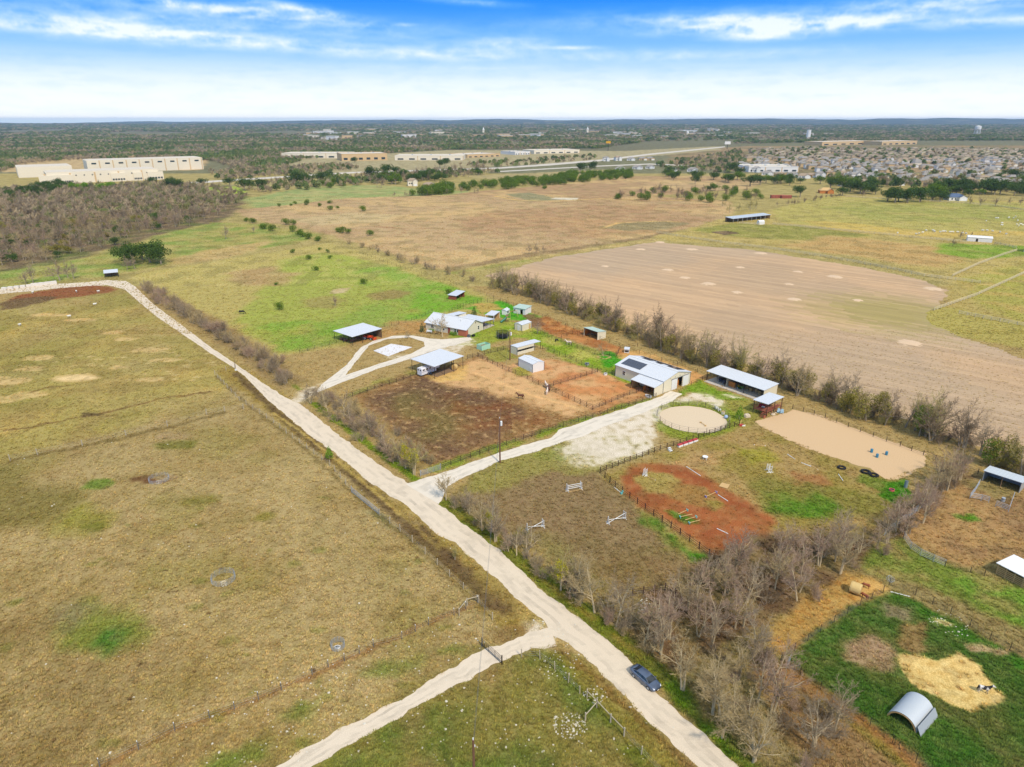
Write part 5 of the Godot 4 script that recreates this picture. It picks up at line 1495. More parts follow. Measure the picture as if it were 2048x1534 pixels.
# ------------------------------------------------------------------ vehicles and yard things
func wheel(t: Node3D, at: Vector3, axis: Vector3, r: float, wide: float):
	var w := rod(t, "wheel", M.black_rubber, at - axis * wide * 0.5, at + axis * wide * 0.5, r)
	w.mesh = wheel_mesh()
	part(w, "rim", wheel_mesh(), M.galvanised, Transform3D(Basis.from_scale(Vector3(0.6, 1.06, 0.6)), Vector3.ZERO))

var wheel_made: CylinderMesh
func wheel_mesh() -> CylinderMesh:
	if wheel_made == null:
		wheel_made = CylinderMesh.new()
		wheel_made.top_radius = 1.0
		wheel_made.bottom_radius = 1.0
		wheel_made.height = 1.0
		wheel_made.radial_segments = 20
		wheel_made.rings = 1
	return wheel_made

func tractor(at: Vector3, turn: float):
	var t := thing("tractor", "orange compact tractor with front loader under the carport", "tractor", at, turn)
	var o := plain("tractor_orange", Color(0.824, 0.290, 0.121), 0.45)
	var s := Shape.new()
	s.prism(PackedVector2Array([Vector2(-0.2, 0.75), Vector2(1.75, 0.75), Vector2(1.85, 1.2), Vector2(1.6, 1.5), Vector2(0.1, 1.62), Vector2(-0.2, 1.5)]), -0.38, 0.38)
	part(t, "hood", s.raw(), o)
	bx(t, "chassis", M.dark_post, Vector3(0.3, 0.62, 0), Vector3(2.9, 0.3, 0.5))
	for sz in [-1, 1]:
		var f := Shape.new()
		f.prism(PackedVector2Array([Vector2(-1.5, 1.0), Vector2(-1.3, 1.5), Vector2(-0.5, 1.5), Vector2(-0.2, 1.0), Vector2(-0.35, 1.0), Vector2(-0.6, 1.36), Vector2(-1.2, 1.36), Vector2(-1.38, 1.0)]), sz * 0.75 - 0.22, sz * 0.75 + 0.22)
		part(t, "fender", f.raw(), o)
		wheel(t, Vector3(-0.85, 0.72, sz * 0.75), Vector3(0, 0, 1), 0.72, 0.4)
		wheel(t, Vector3(1.35, 0.45, sz * 0.68), Vector3(0, 0, 1), 0.45, 0.28)
		rod(t, "roll_bar", M.dark_post, Vector3(-1.2, 1.3, sz * 0.55), Vector3(-1.25, 2.35, sz * 0.5), 0.05)
		bx(t, "loader_arm", o, Vector3(1.4, 1.0, sz * 0.55), Vector3(2.2, 0.14, 0.1), Vector3(0, 0, -0.35))
	rod(t, "roll_bar", M.dark_post, Vector3(-1.25, 2.35, -0.55), Vector3(-1.25, 2.35, 0.55), 0.05)
	bx(t, "seat", M.black_rubber, Vector3(-0.75, 1.2, 0), Vector3(0.5, 0.3, 0.5))
	bx(t, "loader_bucket", o, Vector3(2.6, 0.45, 0), Vector3(0.6, 0.6, 1.6))
	rod(t, "steering_wheel", M.black_rubber, Vector3(-0.2, 1.62, 0), Vector3(-0.17, 1.66, 0), 0.2)

func horse_trailer(at: Vector3, turn: float):
	# long axis is x, the rear doors face +x... the rear shows to the lane
	var t := thing("horse_trailer", "white horse trailer with dark windows and stripe parked under the carport", "trailer", at, turn)
	var wp := plain("trailer_white", Color(0.86, 0.86, 0.87), 0.35)
	var s := Shape.new()
	s.prism(PackedVector2Array([Vector2(-1.0, 0.55), Vector2(1.0, 0.55), Vector2(1.0, 2.35), Vector2(0.8, 2.62), Vector2(-0.8, 2.62), Vector2(-1.0, 2.35)]), -3.2, 2.6, Transform3D(Basis(Vector3.UP, PI / 2), Vector3.ZERO))
	part(t, "body", s.raw(), wp)
	var nose := Shape.new()
	nose.prism(PackedVector2Array([Vector2(-0.98, 1.3), Vector2(0.98, 1.3), Vector2(0.9, 2.3), Vector2(0.7, 2.55), Vector2(-0.7, 2.55), Vector2(-0.9, 2.3)]), 2.62, 4.0, Transform3D(Basis(Vector3.UP, PI / 2), Vector3.ZERO))
	part(t, "nose", nose.raw(), wp)
	for sz in [-1, 1]:
		for k in 3:
			bx(t, "window", M.window_glass, Vector3(-2.4 + k * 1.3, 2.0, sz * 1.005), Vector3(0.75, 0.45, 0.02))
		bx(t, "stripe", plain("trailer_stripe", Color(0.15, 0.16, 0.20), 0.4), Vector3(-0.3, 1.45, sz * 1.006), Vector3(5.6, 0.09, 0.02))
		bx(t, "fender", wp, Vector3(-0.2, 0.92, sz * 1.08), Vector3(2.0, 0.08, 0.26))
		for k in 2:
			wheel(t, Vector3(-0.65 + 0.9 * k, 0.38, sz * 1.02), Vector3(0, 0, 1), 0.38, 0.22)
	for sz in [-1, 1]:
		bx(t, "rear_door", wp, Vector3(-3.22, 1.5, sz * 0.5), Vector3(0.05, 1.8, 0.94))
		bx(t, "rear_window", M.window_glass, Vector3(-3.25, 2.0, sz * 0.5), Vector3(0.03, 0.4, 0.5))
	bx(t, "bumper", M.galvanised, Vector3(-3.3, 0.5, 0), Vector3(0.12, 0.14, 1.9))
	rod(t, "hitch", M.dark_post, Vector3(2.6, 0.62, 0), Vector3(4.4, 0.62, 0), 0.08)
	rod(t, "jack", M.dark_post, Vector3(4.2, 0, 0), Vector3(4.2, 1.2, 0), 0.06)

func bale(at: Vector3, turn: float, label: String, r := 0.8, group := ""):
	var t := thing("round_bale", label, "hay bale", at, turn, group)
	var mat: Material = grainy("straw", Color(0.718, 0.592, 0.346), Color(0.838, 0.740, 0.522), 0.7, 1.0)
	var s := Shape.new()
	var rng := rng_of(int(at.x * 10))
	var n := 28
	var m := 7
	var ring := []
	for j in m + 1:
		var row := []
		for k in n:
			var a := TAU * k / n
			var rr := r * (1.0 + rng.randf_range(-0.02, 0.02)) * (0.95 if j == 0 or j == m else 1.0)
			row.append(Vector3(cos(a) * rr, maxf(0.0, r + sin(a) * rr * 0.98), (float(j) / m - 0.5) * r * 1.7))
		ring.append(row)
	for j in m:
		for k in n:
			s.quad(ring[j][k], ring[j][(k + 1) % n], ring[j + 1][(k + 1) % n], ring[j + 1][k])
	part(t, "rolled_side", s.raw(), mat)
	for j in [0, m]:
		var e := Shape.new()
		for k in n:
			e.tri(Vector3(0, r, ring[j][0].z + (0.04 if j else -0.04)), ring[j][k], ring[j][(k + 1) % n])
		part(t, "end_face", e.raw(), grainy("straw_end", Color(0.662, 0.522, 0.290), Color(0.782, 0.655, 0.416), 0.3, 1.0))

func utility_vehicle(at: Vector3, turn: float):
	var t := thing("utility_vehicle", "blue-grey utility buggy with roll cage under the equipment shed", "buggy", at, turn)
	var b := plain("buggy_blue", Color(0.16, 0.22, 0.32), 0.4)
	var s := Shape.new()
	s.prism(PackedVector2Array([Vector2(-1.4, 0.45), Vector2(1.3, 0.45), Vector2(1.45, 0.75), Vector2(1.2, 1.05), Vector2(0.55, 1.15), Vector2(0.4, 0.7), Vector2(-0.3, 0.7), Vector2(-0.35, 1.1), Vector2(-1.45, 1.1)]), -0.65, 0.65)
	part(t, "body", s.raw(), b)
	bx(t, "roof", plain("buggy_roof", Color(0.62, 0.68, 0.74), 0.4), Vector3(0.0, 1.95, 0), Vector3(1.3, 0.07, 1.3))
	bx(t, "windscreen", M.window_glass, Vector3(0.62, 1.5, 0), Vector3(0.04, 0.75, 1.2), Vector3(0, 0, 0.2))
	bx(t, "seat", M.black_rubber, Vector3(-0.15, 0.85, 0), Vector3(0.45, 0.3, 1.1))
	for sx in [-1, 1]:
		for sz in [-1, 1]:
			rod(t, "cage_post", M.dark_post, Vector3(sx * 0.5, 1.05, sz * 0.6), Vector3(sx * 0.55, 1.93, sz * 0.58), 0.04)
			wheel(t, Vector3(sx * 0.95, 0.32, sz * 0.62), Vector3(0, 0, 1), 0.32, 0.26)

func mower(at: Vector3, turn: float):
	var t := thing("ride_on_mower", "green ride-on mower parked on the shed's concrete floor", "mower", at, turn)
	var g := plain("mower_green", Color(0.318, 0.430, 0.149), 0.45)
	var s := Shape.new()
	s.prism(PackedVector2Array([Vector2(0.1, 0.4), Vector2(1.0, 0.4), Vector2(1.05, 0.7), Vector2(0.85, 0.92), Vector2(0.1, 0.98)]), -0.3, 0.3)
	part(t, "hood", s.raw(), g)
	bx(t, "deck", g, Vector3(0.0, 0.24, 0), Vector3(1.0, 0.16, 1.2))
	bx(t, "fender", g, Vector3(-0.55, 0.62, 0), Vector3(0.8, 0.1, 1.1))
	bx(t, "seat", plain("seat_yellow", Color(0.7, 0.55, 0.08)), Vector3(-0.45, 0.8, 0), Vector3(0.42, 0.26, 0.44))
	bx(t, "seat_back", M.seat_yellow, Vector3(-0.66, 1.02, 0), Vector3(0.1, 0.36, 0.42))
	rod(t, "steering_wheel", M.black_rubber, Vector3(0.08, 1.0, 0), Vector3(0.05, 1.04, 0), 0.18)
	for sz in [-1, 1]:
		wheel(t, Vector3(-0.6, 0.3, sz * 0.52), Vector3(0, 0, 1), 0.3, 0.24)
		wheel(t, Vector3(0.75, 0.2, sz * 0.45), Vector3(0, 0, 1), 0.2, 0.16)

func chair(at: Vector3, turn: float, mat: Material, label: String, group: String):
	var t := thing("garden_chair", label, "chair", at, turn, group)
	for k in 5:
		bx(t, "seat_slat", mat, Vector3(0, 0.36 - 0.02 * k, 0.28 - 0.13 * k), Vector3(0.6, 0.04, 0.11))
		bx(t, "back_slat", mat, Vector3(-0.26 + 0.13 * k, 0.72, -0.42), Vector3(0.11, 0.9 - 0.06 * absf(k - 2), 0.04), Vector3(-0.35, 0, 0))
	for sx in [-1, 1]:
		bx(t, "armrest", mat, Vector3(sx * 0.38, 0.58, 0.0), Vector3(0.14, 0.04, 0.8))
		bx(t, "leg", mat, Vector3(sx * 0.36, 0.28, 0.32), Vector3(0.06, 0.56, 0.1))
		bx(t, "leg", mat, Vector3(sx * 0.36, 0.28, -0.34), Vector3(0.06, 0.56, 0.1))


func build_yard():
	car()
	# mint green skip, trampoline, play tower
	var r: Array = [-9.56, -218.22, -0.8085, 2.57, 3.8]
	var t := thing("waste_skip", "mint green open skip standing at the yard fence", "skip", Vector3(r[0], 0, r[1]), r[2])
	var mint := grainy("mint_paint", Color(0.585, 0.775, 0.655), Color(0.683, 0.831, 0.733), 1.2, 0.5)
	var w: float = r[3]
	var d: float = r[4]
	for q in [[0, d / 2, w, 0.0], [0, -d / 2, w, 0.0], [w / 2, 0, d, PI / 2], [-w / 2, 0, d, PI / 2]]:
		bx(t, "side_panel", mint, Vector3(q[0], 0.85, q[1]), Vector3(q[2], 1.7, 0.06), Vector3(0, q[3], 0))
	bx(t, "bottom", mint, Vector3(0, 0.15, 0), Vector3(w, 0.1, d))
	bx(t, "contents", M.old_wood, Vector3(0, 0.7, 0), Vector3(w * 0.7, 0.9, d * 0.6))
	t = thing("trampoline", "round trampoline with black safety net beside the pole", "trampoline", Vector3(-3.26, 0, -230.2))
	var net := plain("net_mesh", Color(0.06, 0.065, 0.07, 0.55), 0.9)
	net.transparency = BaseMaterial3D.TRANSPARENCY_ALPHA
	var s := Shape.new()
	var s2 := Shape.new()
	for k in 20:
		var a := TAU * k / 20.0
		var b := TAU * (k + 1) / 20.0
		var p := Vector3(cos(a) * 2.2, 0.8, sin(a) * 2.2)
		var q := Vector3(cos(b) * 2.2, 0.8, sin(b) * 2.2)
		s.quad(p, q, q + Vector3(0, 1.7, 0), p + Vector3(0, 1.7, 0))
		s2.tri(Vector3(0, 0.8, 0), q, p)
	part(t, "safety_net", s.raw(), net)
	part(t, "jump_mat", s2.raw(), M.black_rubber)
	for k in 8:
		var a := TAU * k / 8.0
		rod(t, "net_pole", M.galvanised, Vector3(cos(a) * 2.25, 0, sin(a) * 2.25), Vector3(cos(a) * 2.25, 2.6, sin(a) * 2.25), 0.035)
	t = thing("play_tower", "green tube slide and wooden play tower behind the farmhouse porch", "playset", Vector3(-2.66, 0, -250.5), 0.4)
	var teal := plain("slide_teal", Color(0.079, 0.416, 0.332), 0.4)
	for sx in [-1, 1]:
		for sz in [-1, 1]:
			bx(t, "post", M.tan_boards, Vector3(1.2 + sx * 0.7, 1.2, sz * 0.7), Vector3(0.12, 2.4, 0.12))
	bx(t, "platform", M.tan_boards, Vector3(1.2, 1.3, 0), Vector3(1.5, 0.08, 1.5))
	bx(t, "roof_board", M.old_wood, Vector3(0.8, 2.5, 0), Vector3(1.1, 0.06, 1.7), Vector3(0, 0, 0.6))
	bx(t, "roof_board", M.old_wood, Vector3(1.6, 2.5, 0), Vector3(1.1, 0.06, 1.7), Vector3(0, 0, -0.6))
	for k in 5:
		rod(t, "slide_section", teal, Vector3(0.5 - k * 0.5, 1.7 - k * 0.28, 0.1 * k), Vector3(0.0 - k * 0.5, 1.42 - k * 0.28, 0.1 * k + 0.1), 0.42)
	t = thing("swing_frame", "timber A-frame swing near the green-roofed shed", "swing", Vector3(0.58, 0, -257.6), 0.3)
	for sx in [-1, 1]:
		for sz in [-1, 1]:
			rod(t, "leg", M.tan_boards, Vector3(sx * 1.6, 0, sz * 1.0), Vector3(sx * 1.4, 2.4, 0), 0.06)
	rod(t, "crossbar", M.tan_boards, Vector3(-1.6, 2.4, 0), Vector3(1.6, 2.4, 0), 0.07)
	for k in 2:
		for sx in [-1, 1]:
			rod(t, "rope", M.dark_post, Vector3(-0.6 + k * 1.2 + sx * 0.22, 2.35, 0), Vector3(-0.6 + k * 1.2 + sx * 0.22, 0.5, 0), 0.02)
		bx(t, "swing_seat", M.black_rubber, Vector3(-0.6 + k * 1.2, 0.5, 0), Vector3(0.5, 0.04, 0.2))
	# utility poles and wires
	var p_mid: Vector3 = Vector3(-2.69, 0, -136.4)
	var p_near := Vector3(-4.1, 0, -53.5)
	var p_house: Vector3 = Vector3(-0.64, 0, -206.6)
	pole(p_mid, 11.0, "tall brown utility pole beside the barn drive", true)
	pole(p_near, 11.0, "brown utility pole on the meadow south of the field drive", false)
	pole(p_house, 10.0, "yard utility pole with white transformer near the trampoline", true)
	for q in [[p_near, p_mid, 10.6, 10.6, 0.5], [p_near, p_mid, 9.6, 9.6, 0.6], [p_mid, p_house, 10.6, 9.5, 0.6]]:
		var wi := thing("power_line", "thin dark overhead cable slung between %s" % ["the meadow pole and the drive pole, upper one", "the meadow pole and the drive pole, lower one", "the drive pole and the yard pole"][0 if q[2] == 10.6 and q[3] == 10.6 else (1 if q[2] == 9.6 else 2)], "cable", q[0])
		var sw := Shape.new()
		var prev := Vector3(0, q[2], 0)
		for k in 24:
			var f := (k + 1) / 24.0
			var pp: Vector3 = (q[1] - q[0]) * f
			pp.y = lerpf(q[2], q[3], f) - q[4] * 4.0 * f * (1.0 - f)
			sw.tube(prev, pp, 0.014, 0.014, 4)
			prev = pp
		part(wi, "cable", sw.raw(), M.trim_grey)
	t = thing("sign_post", "short white marker post where the lane meets the west fence", "post", Vector3(-84.74, 0, -196.8))
	rod(t, "post", M.old_wood, Vector3.ZERO, Vector3(0, 4.0, 0), 0.06)
	bx(t, "base_block", M.white_paint, Vector3(0, 0.25, 0), Vector3(0.5, 0.5, 0.4))
	# show jumps
	jump(Vector3(11.47, 0, -124), Vector3(14.42, 0, -125.1), "planks", "white show jump with stacked horizontal rails on the brown field")
	jump(Vector3(18.33, 0, -111.8), Vector3(21.74, 0, -113.6), "cross", "white cross-pole show jump beside the pipe fence")
	jump(Vector3(2.81, 0, -109.4), Vector3(5.87, 0, -110.8), "cross", "white cross-pole show jump next to the roadside trees")
	jump(Vector3(28.63, 0, -130.9), Vector3(29.02, 0, -130.6), "single", "pair of tall white jump posts on the red track")
	jump(Vector3(56.32, 0, -133.1), Vector3(56.36, 0, -132), "single", "white jump posts lying together on the arena meadow")
	var blue := plain("teal_plastic", Color(0.388, 0.662, 0.648), 0.5)
	var lil := plain("lilac_plastic", Color(0.522, 0.486, 0.648), 0.5)
	for q in [[Vector3(32.37, 0, -114.8), Vector3(34.47, 0, -116.3), 1], [Vector3(32.51, 0, -113.8), Vector3(35.1, 0, -114.8), 0], [Vector3(33.23, 0, -112.7), Vector3(35.65, 0, -113.9), 1], [Vector3(33.75, 0, -111.7), Vector3(36.11, 0, -112.7), 0]]:
		cavaletti(q[0], q[1], q[2], blue, "tan ground pole with a teal block at one end", "teal ground poles on the red track")
	cavaletti(Vector3(39.48, 0, -121.4), Vector3(42.12, 0, -123.2), 2, lil, "tan ground pole with a lilac block at each end", "")
	for q in [[Vector3(38.66, 0, -134.7), Vector3(40.77, 0, -130.4), "white pole lying along the inner edge of the red track"], [Vector3(42.31, 0, -122.4), Vector3(43.61, 0, -119.9), "pale pole lying in the grass beside the lilac blocks"], [Vector3(38.61, 0, -110), Vector3(40.19, 0, -108.3), "white pole lying on the dark red earth of the track's end"], [Vector3(29.05, 0, -130.2), Vector3(30.65, 0, -128.4), "tan pole leaning from the tall jump posts"], [Vector3(57.32, 0, -145.5), Vector3(59.86, 0, -144.9), "yellow pole lying in the meadow below the round pen"], [Vector3(63.41, 0, -140.6), Vector3(64.18, 0, -138.1), "white pole lying at the rim of the sand arena"], [Vector3(64.98, 0, -136.4), Vector3(66.44, 0, -134.7), "white pole lying on the meadow near the black tyres"], [Vector3(66.52, 0, -135.2), Vector3(67.32, 0, -133.1), "yellow pole lying end to end with a white one"], [Vector3(70.92, 0, -131.1), Vector3(70.61, 0, -128.2), "pale pole crossed with another under the single tyre"], [Vector3(21.37, 0, -125.5), Vector3(22.43, 0, -123.4), "white pole lying against the pipe fence by a teal block"], [Vector3(61.79, 0, -91.59), Vector3(64.29, 0, -90.34), "white pole lying outside the wire fence by the hay bale"]]:
		var gp := thing("ground_pole", q[2], "pole", q[0])
		var v: Vector3 = q[1] - q[0]
		rod(gp, "shaft", M.tan_boards if "tan" in q[2] or "yellow" in q[2] else M.white_paint, Vector3(0, 0.07, 0), v + Vector3(0, 0.07, 0), 0.07)
		for e in [0.0, 0.94]:
			rod(gp, "painted_end", M.white_paint, v * e + Vector3(0, 0.07, 0), v * (e + 0.06) + Vector3(0, 0.07, 0), 0.075)
	t = thing("teal_block", "teal jump block against the pipe fence post", "jump block", Vector3(22.55, 0, -122.8), 0.6)
	for q in [[0, 0.2, 0, 0.5, 0.4, 0.3], [0.25, 0.55, 0, 0.3, 0.3, 0.28]]:
		bx(t, "block", blue, Vector3(q[0], q[1], q[2]), Vector3(q[3], q[4], q[5]))
	t = thing("wooden_platform", "pale plank platform lying at the edge of the red track", "platform", Vector3(44.71, 0, -126.1), -0.6)
	for k in 5:
		bx(t, "plank", M.tan_boards, Vector3(-0.7 + 0.35 * k, 0.12, 0), Vector3(0.33, 0.08, 1.9))
	for k in 2:
		bx(t, "bearer", M.old_wood, Vector3(0, 0.04, -0.6 + 1.2 * k), Vector3(1.8, 0.08, 0.1))
	t = thing("feeding_table", "small white table standing alone on the arena meadow", "table", Vector3(43.77, 0, -138.1), 0.3)
	rod(t, "top", M.white_paint, Vector3(0, 0.7, 0), Vector3(0, 0.78, 0), 0.65)
	for k in 4:
		rod(t, "leg", M.white_paint, Vector3(cos(k * PI / 2) * 0.5, 0, sin(k * PI / 2) * 0.5), Vector3(cos(k * PI / 2) * 0.45, 0.72, sin(k * PI / 2) * 0.45), 0.05)
	t = thing("mounting_block", "white three-step mounting block by the red crates", "steps", Vector3(36.93, 0, -142.1), 0.5)
	for k in 3:
		bx(t, "step", M.white_paint, Vector3(0, 0.2 + 0.25 * k, -0.3 * k), Vector3(0.7, 0.06, 0.34))
	for sx in [-1, 1]:
		for k in 3:
			bx(t, "side_post", M.white_paint, Vector3(sx * 0.34, 0.1 + 0.125 * k, -0.3 * k), Vector3(0.06, 0.2 + 0.25 * k, 0.3))
	var red := plain("crate_red", Color(0.683, 0.212, 0.198), 0.5)
	for k in 4:
		var cb := thing("red_crate", "red and white jump crate in the row along the pipe fence", "jump crate", Vector3.ZERO, 0.0, "red crates along the fence")
		var pa: Vector3 = Vector3(39.61, 0, -144.7)
		var pb: Vector3 = Vector3(43.82, 0, -147.4)
		cb.position = pa.lerp(pb, k / 3.0)
		cb.rotation.y = atan2(-(pb.z - pa.z), pb.x - pa.x)
		bx(cb, "lower_half", M.white_paint, Vector3(0, 0.2, 0.12), Vector3(1.4, 0.4, 0.5))
		bx(cb, "upper_half", red, Vector3(0, 0.52, -0.05), Vector3(1.4, 0.24, 0.6))
	t = thing("red_wheelbarrow", "red and white jump parts heaped beside the round pen gate", "jump parts", Vector3(57.6, 0, -156.2), 0.3)
	bx(t, "panel", red, Vector3(0, 0.25, 0), Vector3(1.0, 0.5, 0.5))
	bx(t, "panel", M.white_paint, Vector3(0.5, 0.2, 0.4), Vector3(0.9, 0.4, 0.06))
	rod(t, "leaning_pole", M.tan_boards, Vector3(-0.6, 0.05, 0.1), Vector3(0.4, 1.5, -0.5), 0.07)
	# barrels and tyres
	var drum := plain("blue_drum", Color(0.205, 0.486, 0.599), 0.4)
	for q in [[Vector3(83.24, 0, -141.6), "blue plastic barrel on the sand, set a little apart from the other two"], [Vector3(83.26, 0, -139.1), "blue plastic barrel on the sand, closest of three to the black tyres"], [Vector3(86.01, 0, -140.3), "blue plastic barrel on the sand, closest of three to the arena fence"]]:
		t = thing("barrel", q[1], "barrel", q[0])
		var b := Shape.new()
		var prof := [[0.0, 0.27], [0.06, 0.29], [0.26, 0.30], [0.30, 0.315], [0.34, 0.30], [0.56, 0.30], [0.60, 0.315], [0.64, 0.30], [0.84, 0.29], [0.9, 0.27]]
		for k in prof.size() - 1:
			b.tube(Vector3(0, prof[k][0], 0), Vector3(0, prof[k + 1][0], 0), prof[k][1], prof[k + 1][1], 18)
		part(t, "shell", b.raw(), drum)
		rod(t, "lid", drum, Vector3(0, 0.86, 0), Vector3(0, 0.88, 0), 0.27)
		rod(t, "bung", M.white_paint, Vector3(0.14, 0.88, 0), Vector3(0.14, 0.91, 0), 0.03)
	for q in [[Vector3(72.85, 0, -133.9), 0.68, "big black tractor tyre lying alone on the meadow"], [Vector3(77.22, 0, -132), 0.78, "black tractor tyre filled with pale earth at the sand's edge"], [Vector3(78.3, 0, -130.5), 0.74, "black tractor tyre at the sand's edge beside the earth-filled one"]]:
		t = thing("old_tractor_tyre", q[2], "tyre", q[0])
		part(t, "tread", ring_mesh(q[1], q[1] * 0.3, 22, 8), M.black_rubber, Transform3D(Basis.IDENTITY, Vector3(0, q[1] * 0.3, 0)))
		for k in 22:
			var a := TAU * k / 22.0
			bx(t, "lug", M.black_rubber, Vector3(cos(a) * q[1] * 1.27, q[1] * 0.3, sin(a) * q[1] * 1.27), Vector3(0.08, q[1] * 0.4, 0.12), Vector3(0, -a, 0))
	t = thing("pink_tub", "pink plastic tub on the green grass by the thicket", "tub", Vector3(78.77, 0, -124))
	trough(t, 0.55, 0.45, 0.5, plain("pink_plastic", Color(0.789, 0.360, 0.374), 0.5))
	t = thing("grey_drum", "grey-blue drum standing at the thicket's edge", "drum", Vector3(82.46, 0, -125.5))
	rod(t, "shell", plain("grey_drum_paint", Color(0.465, 0.522, 0.557), 0.5), Vector3.ZERO, Vector3(0, 1.5, 0), 0.34)
	rod(t, "lid", M.trim_grey, Vector3(0, 1.5, 0), Vector3(0, 1.54, 0), 0.36)
	t = thing("milk_churn", "white plastic barrel inside the metal pen", "barrel", Vector3(99.12, 0, -119.9))
	rod(t, "shell", M.galvanised, Vector3.ZERO, Vector3(0, 0.85, 0), 0.36)
	rod(t, "band", M.trim_grey, Vector3(0, 0.55, 0), Vector3(0, 0.62, 0), 0.37)
	t = thing("exercise_ball", "blue-white horse ball at the rim of the round pen", "ball", Vector3(55.17, 0, -160.8))
	var bm := SphereMesh.new()
	bm.radius = 0.5
	bm.height = 1.0
	part(t, "ball", bm, plain("ball_blue", Color(0.613, 0.697, 0.810), 0.4), Transform3D(Basis.IDENTITY, Vector3(0, 0.5, 0)))
	rod(t, "valve", M.white_paint, Vector3(0, 0.98, 0), Vector3(0, 1.02, 0), 0.05)
	t = thing("feed_bin", "cream feed bin between the white chairs and the ball", "bin", Vector3(55.14, 0, -163.4), 0.4)
	bx(t, "box", M.cream_siding, Vector3(0, 0.45, 0), Vector3(0.7, 0.9, 0.6))
	bx(t, "lid", M.tan_boards, Vector3(0, 0.93, 0), Vector3(0.76, 0.06, 0.66))
	t = thing("small_jump", "low pale jump lying inside the round pen", "jump", Vector3(47.85, 0, -157.4), -0.4)
	rod(t, "pole", M.tan_boards, Vector3(-0.2, 0.25, -0.7), Vector3(1.2, 0.25, 0.9), 0.07)
	for q in [[-0.2, -0.7], [1.2, 0.9]]:
		bx(t, "foot", M.tan_boards, Vector3(q[0], 0.15, q[1]), Vector3(0.5, 0.3, 0.14), Vector3(0, 0.8, 0))
		bx(t, "foot", M.tan_boards, Vector3(q[0], 0.151, q[1]), Vector3(0.5, 0.301, 0.14), Vector3(0, -0.8, 0))
	bale(Vector3(55.88, 0, -91.34), 0.9, "large round hay bale being eaten by two brown ponies", 0.95)
	# boulders
	for q in [[Vector3(60.89, 0, -161.8), 0.9, "pale boulder beside the small green bush"], [Vector3(68.14, 0, -163.2), 0.55, "pale boulder by the deck's corner post"], [Vector3(69.21, 0, -164.3), 0.3, "small pale boulder between the deck and the blue chairs"]]:
		t = thing("boulder", q[2], "boulder", q[0])
		part(t, "stone", rock_mesh(int(q[1] * 100), q[1]), grainy("boulder_stone", Color(0.718, 0.641, 0.522), Color(0.824, 0.768, 0.669), 0.9))
	rings()
	limestone()
	# blocks along the far lane
	for k in 9:
		t = thing("stone_block", "white limestone block in the row beside the far lane", "stone block", (Vector3(-229.7, 0, -301.2)).lerp(Vector3(-214.6, 0, -312.1), k / 8.0) + Vector3(0, 0, -2.2), 0.1 * k, "limestone blocks along the far lane")
		bx(t, "block", grainy("limestone_block", Color(0.789, 0.754, 0.697), Color(0.866, 0.845, 0.810), 1.0), Vector3(0, 0.55, 0), Vector3(2.0 if k < 5 else 3.0, 1.1 if k < 5 else 1.7, 1.2))

func ring_mesh(r: float, tube: float, n: int, m: int) -> ArrayMesh:
	var s := Shape.new()
	for i in n:
		for j in m:
			var q := []
			for e in [[0, 0], [1, 0], [1, 1], [0, 1]]:
				var a: float = TAU * (i + e[0]) / n
				var b: float = TAU * (j + e[1]) / m
				q.append(Vector3(cos(a) * (r + cos(b) * tube), sin(b) * tube, sin(a) * (r + cos(b) * tube)))
			s.quad(q[0], q[3], q[2], q[1])
	return s.mesh(true)

func rock_mesh(seed_: int, r: float) -> ArrayMesh:
	var n := FastNoiseLite.new()
	n.seed = seed_
	n.frequency = 0.9
	var s := Shape.new()
	var rows := 7
	var cols := 12
	var p := []
	for i in rows + 1:
		var line := []
		for j in cols:
			var a := PI * 0.5 - PI * 0.62 * i / rows
			var b := TAU * j / cols
			var d := Vector3(cos(a) * cos(b), sin(a) * 0.75, cos(a) * sin(b))
			var q := d * r * (1.0 + n.get_noise_3dv(d * 2.0) * 0.5)
			line.append(q + Vector3(0, r * 0.2, 0))
		p.append(line)
	for i in rows:
		for j in cols:
			s.quad(p[i][j], p[i][(j + 1) % cols], p[i + 1][(j + 1) % cols], p[i + 1][j])
	return s.raw()

func pole(at: Vector3, h: float, label: String, gear: bool):
	var t := thing("utility_pole", label, "utility pole", at)
	var s := Shape.new()
	s.tube(Vector3.ZERO, Vector3(0, h, 0), 0.19, 0.12, 10, true)
	part(t, "shaft", s.raw(), grainy("pole_wood", Color(0.360, 0.240, 0.163), Color(0.494, 0.346, 0.247), 0.6))
	rod(t, "insulator", M.white_paint, Vector3(0, h, 0), Vector3(0, h + 0.25, 0), 0.07)
	rod(t, "insulator", M.white_paint, Vector3(0.16, h - 1.0, 0), Vector3(0.16, h - 0.75, 0), 0.06)
	if gear:
		rod(t, "transformer", M.white_paint, Vector3(0.34, h - 1.7, 0.1), Vector3(0.34, h - 0.7, 0.1), 0.24)
		bx(t, "bracket", M.dark_post, Vector3(0.18, h - 1.3, 0.05), Vector3(0.3, 0.1, 0.1))

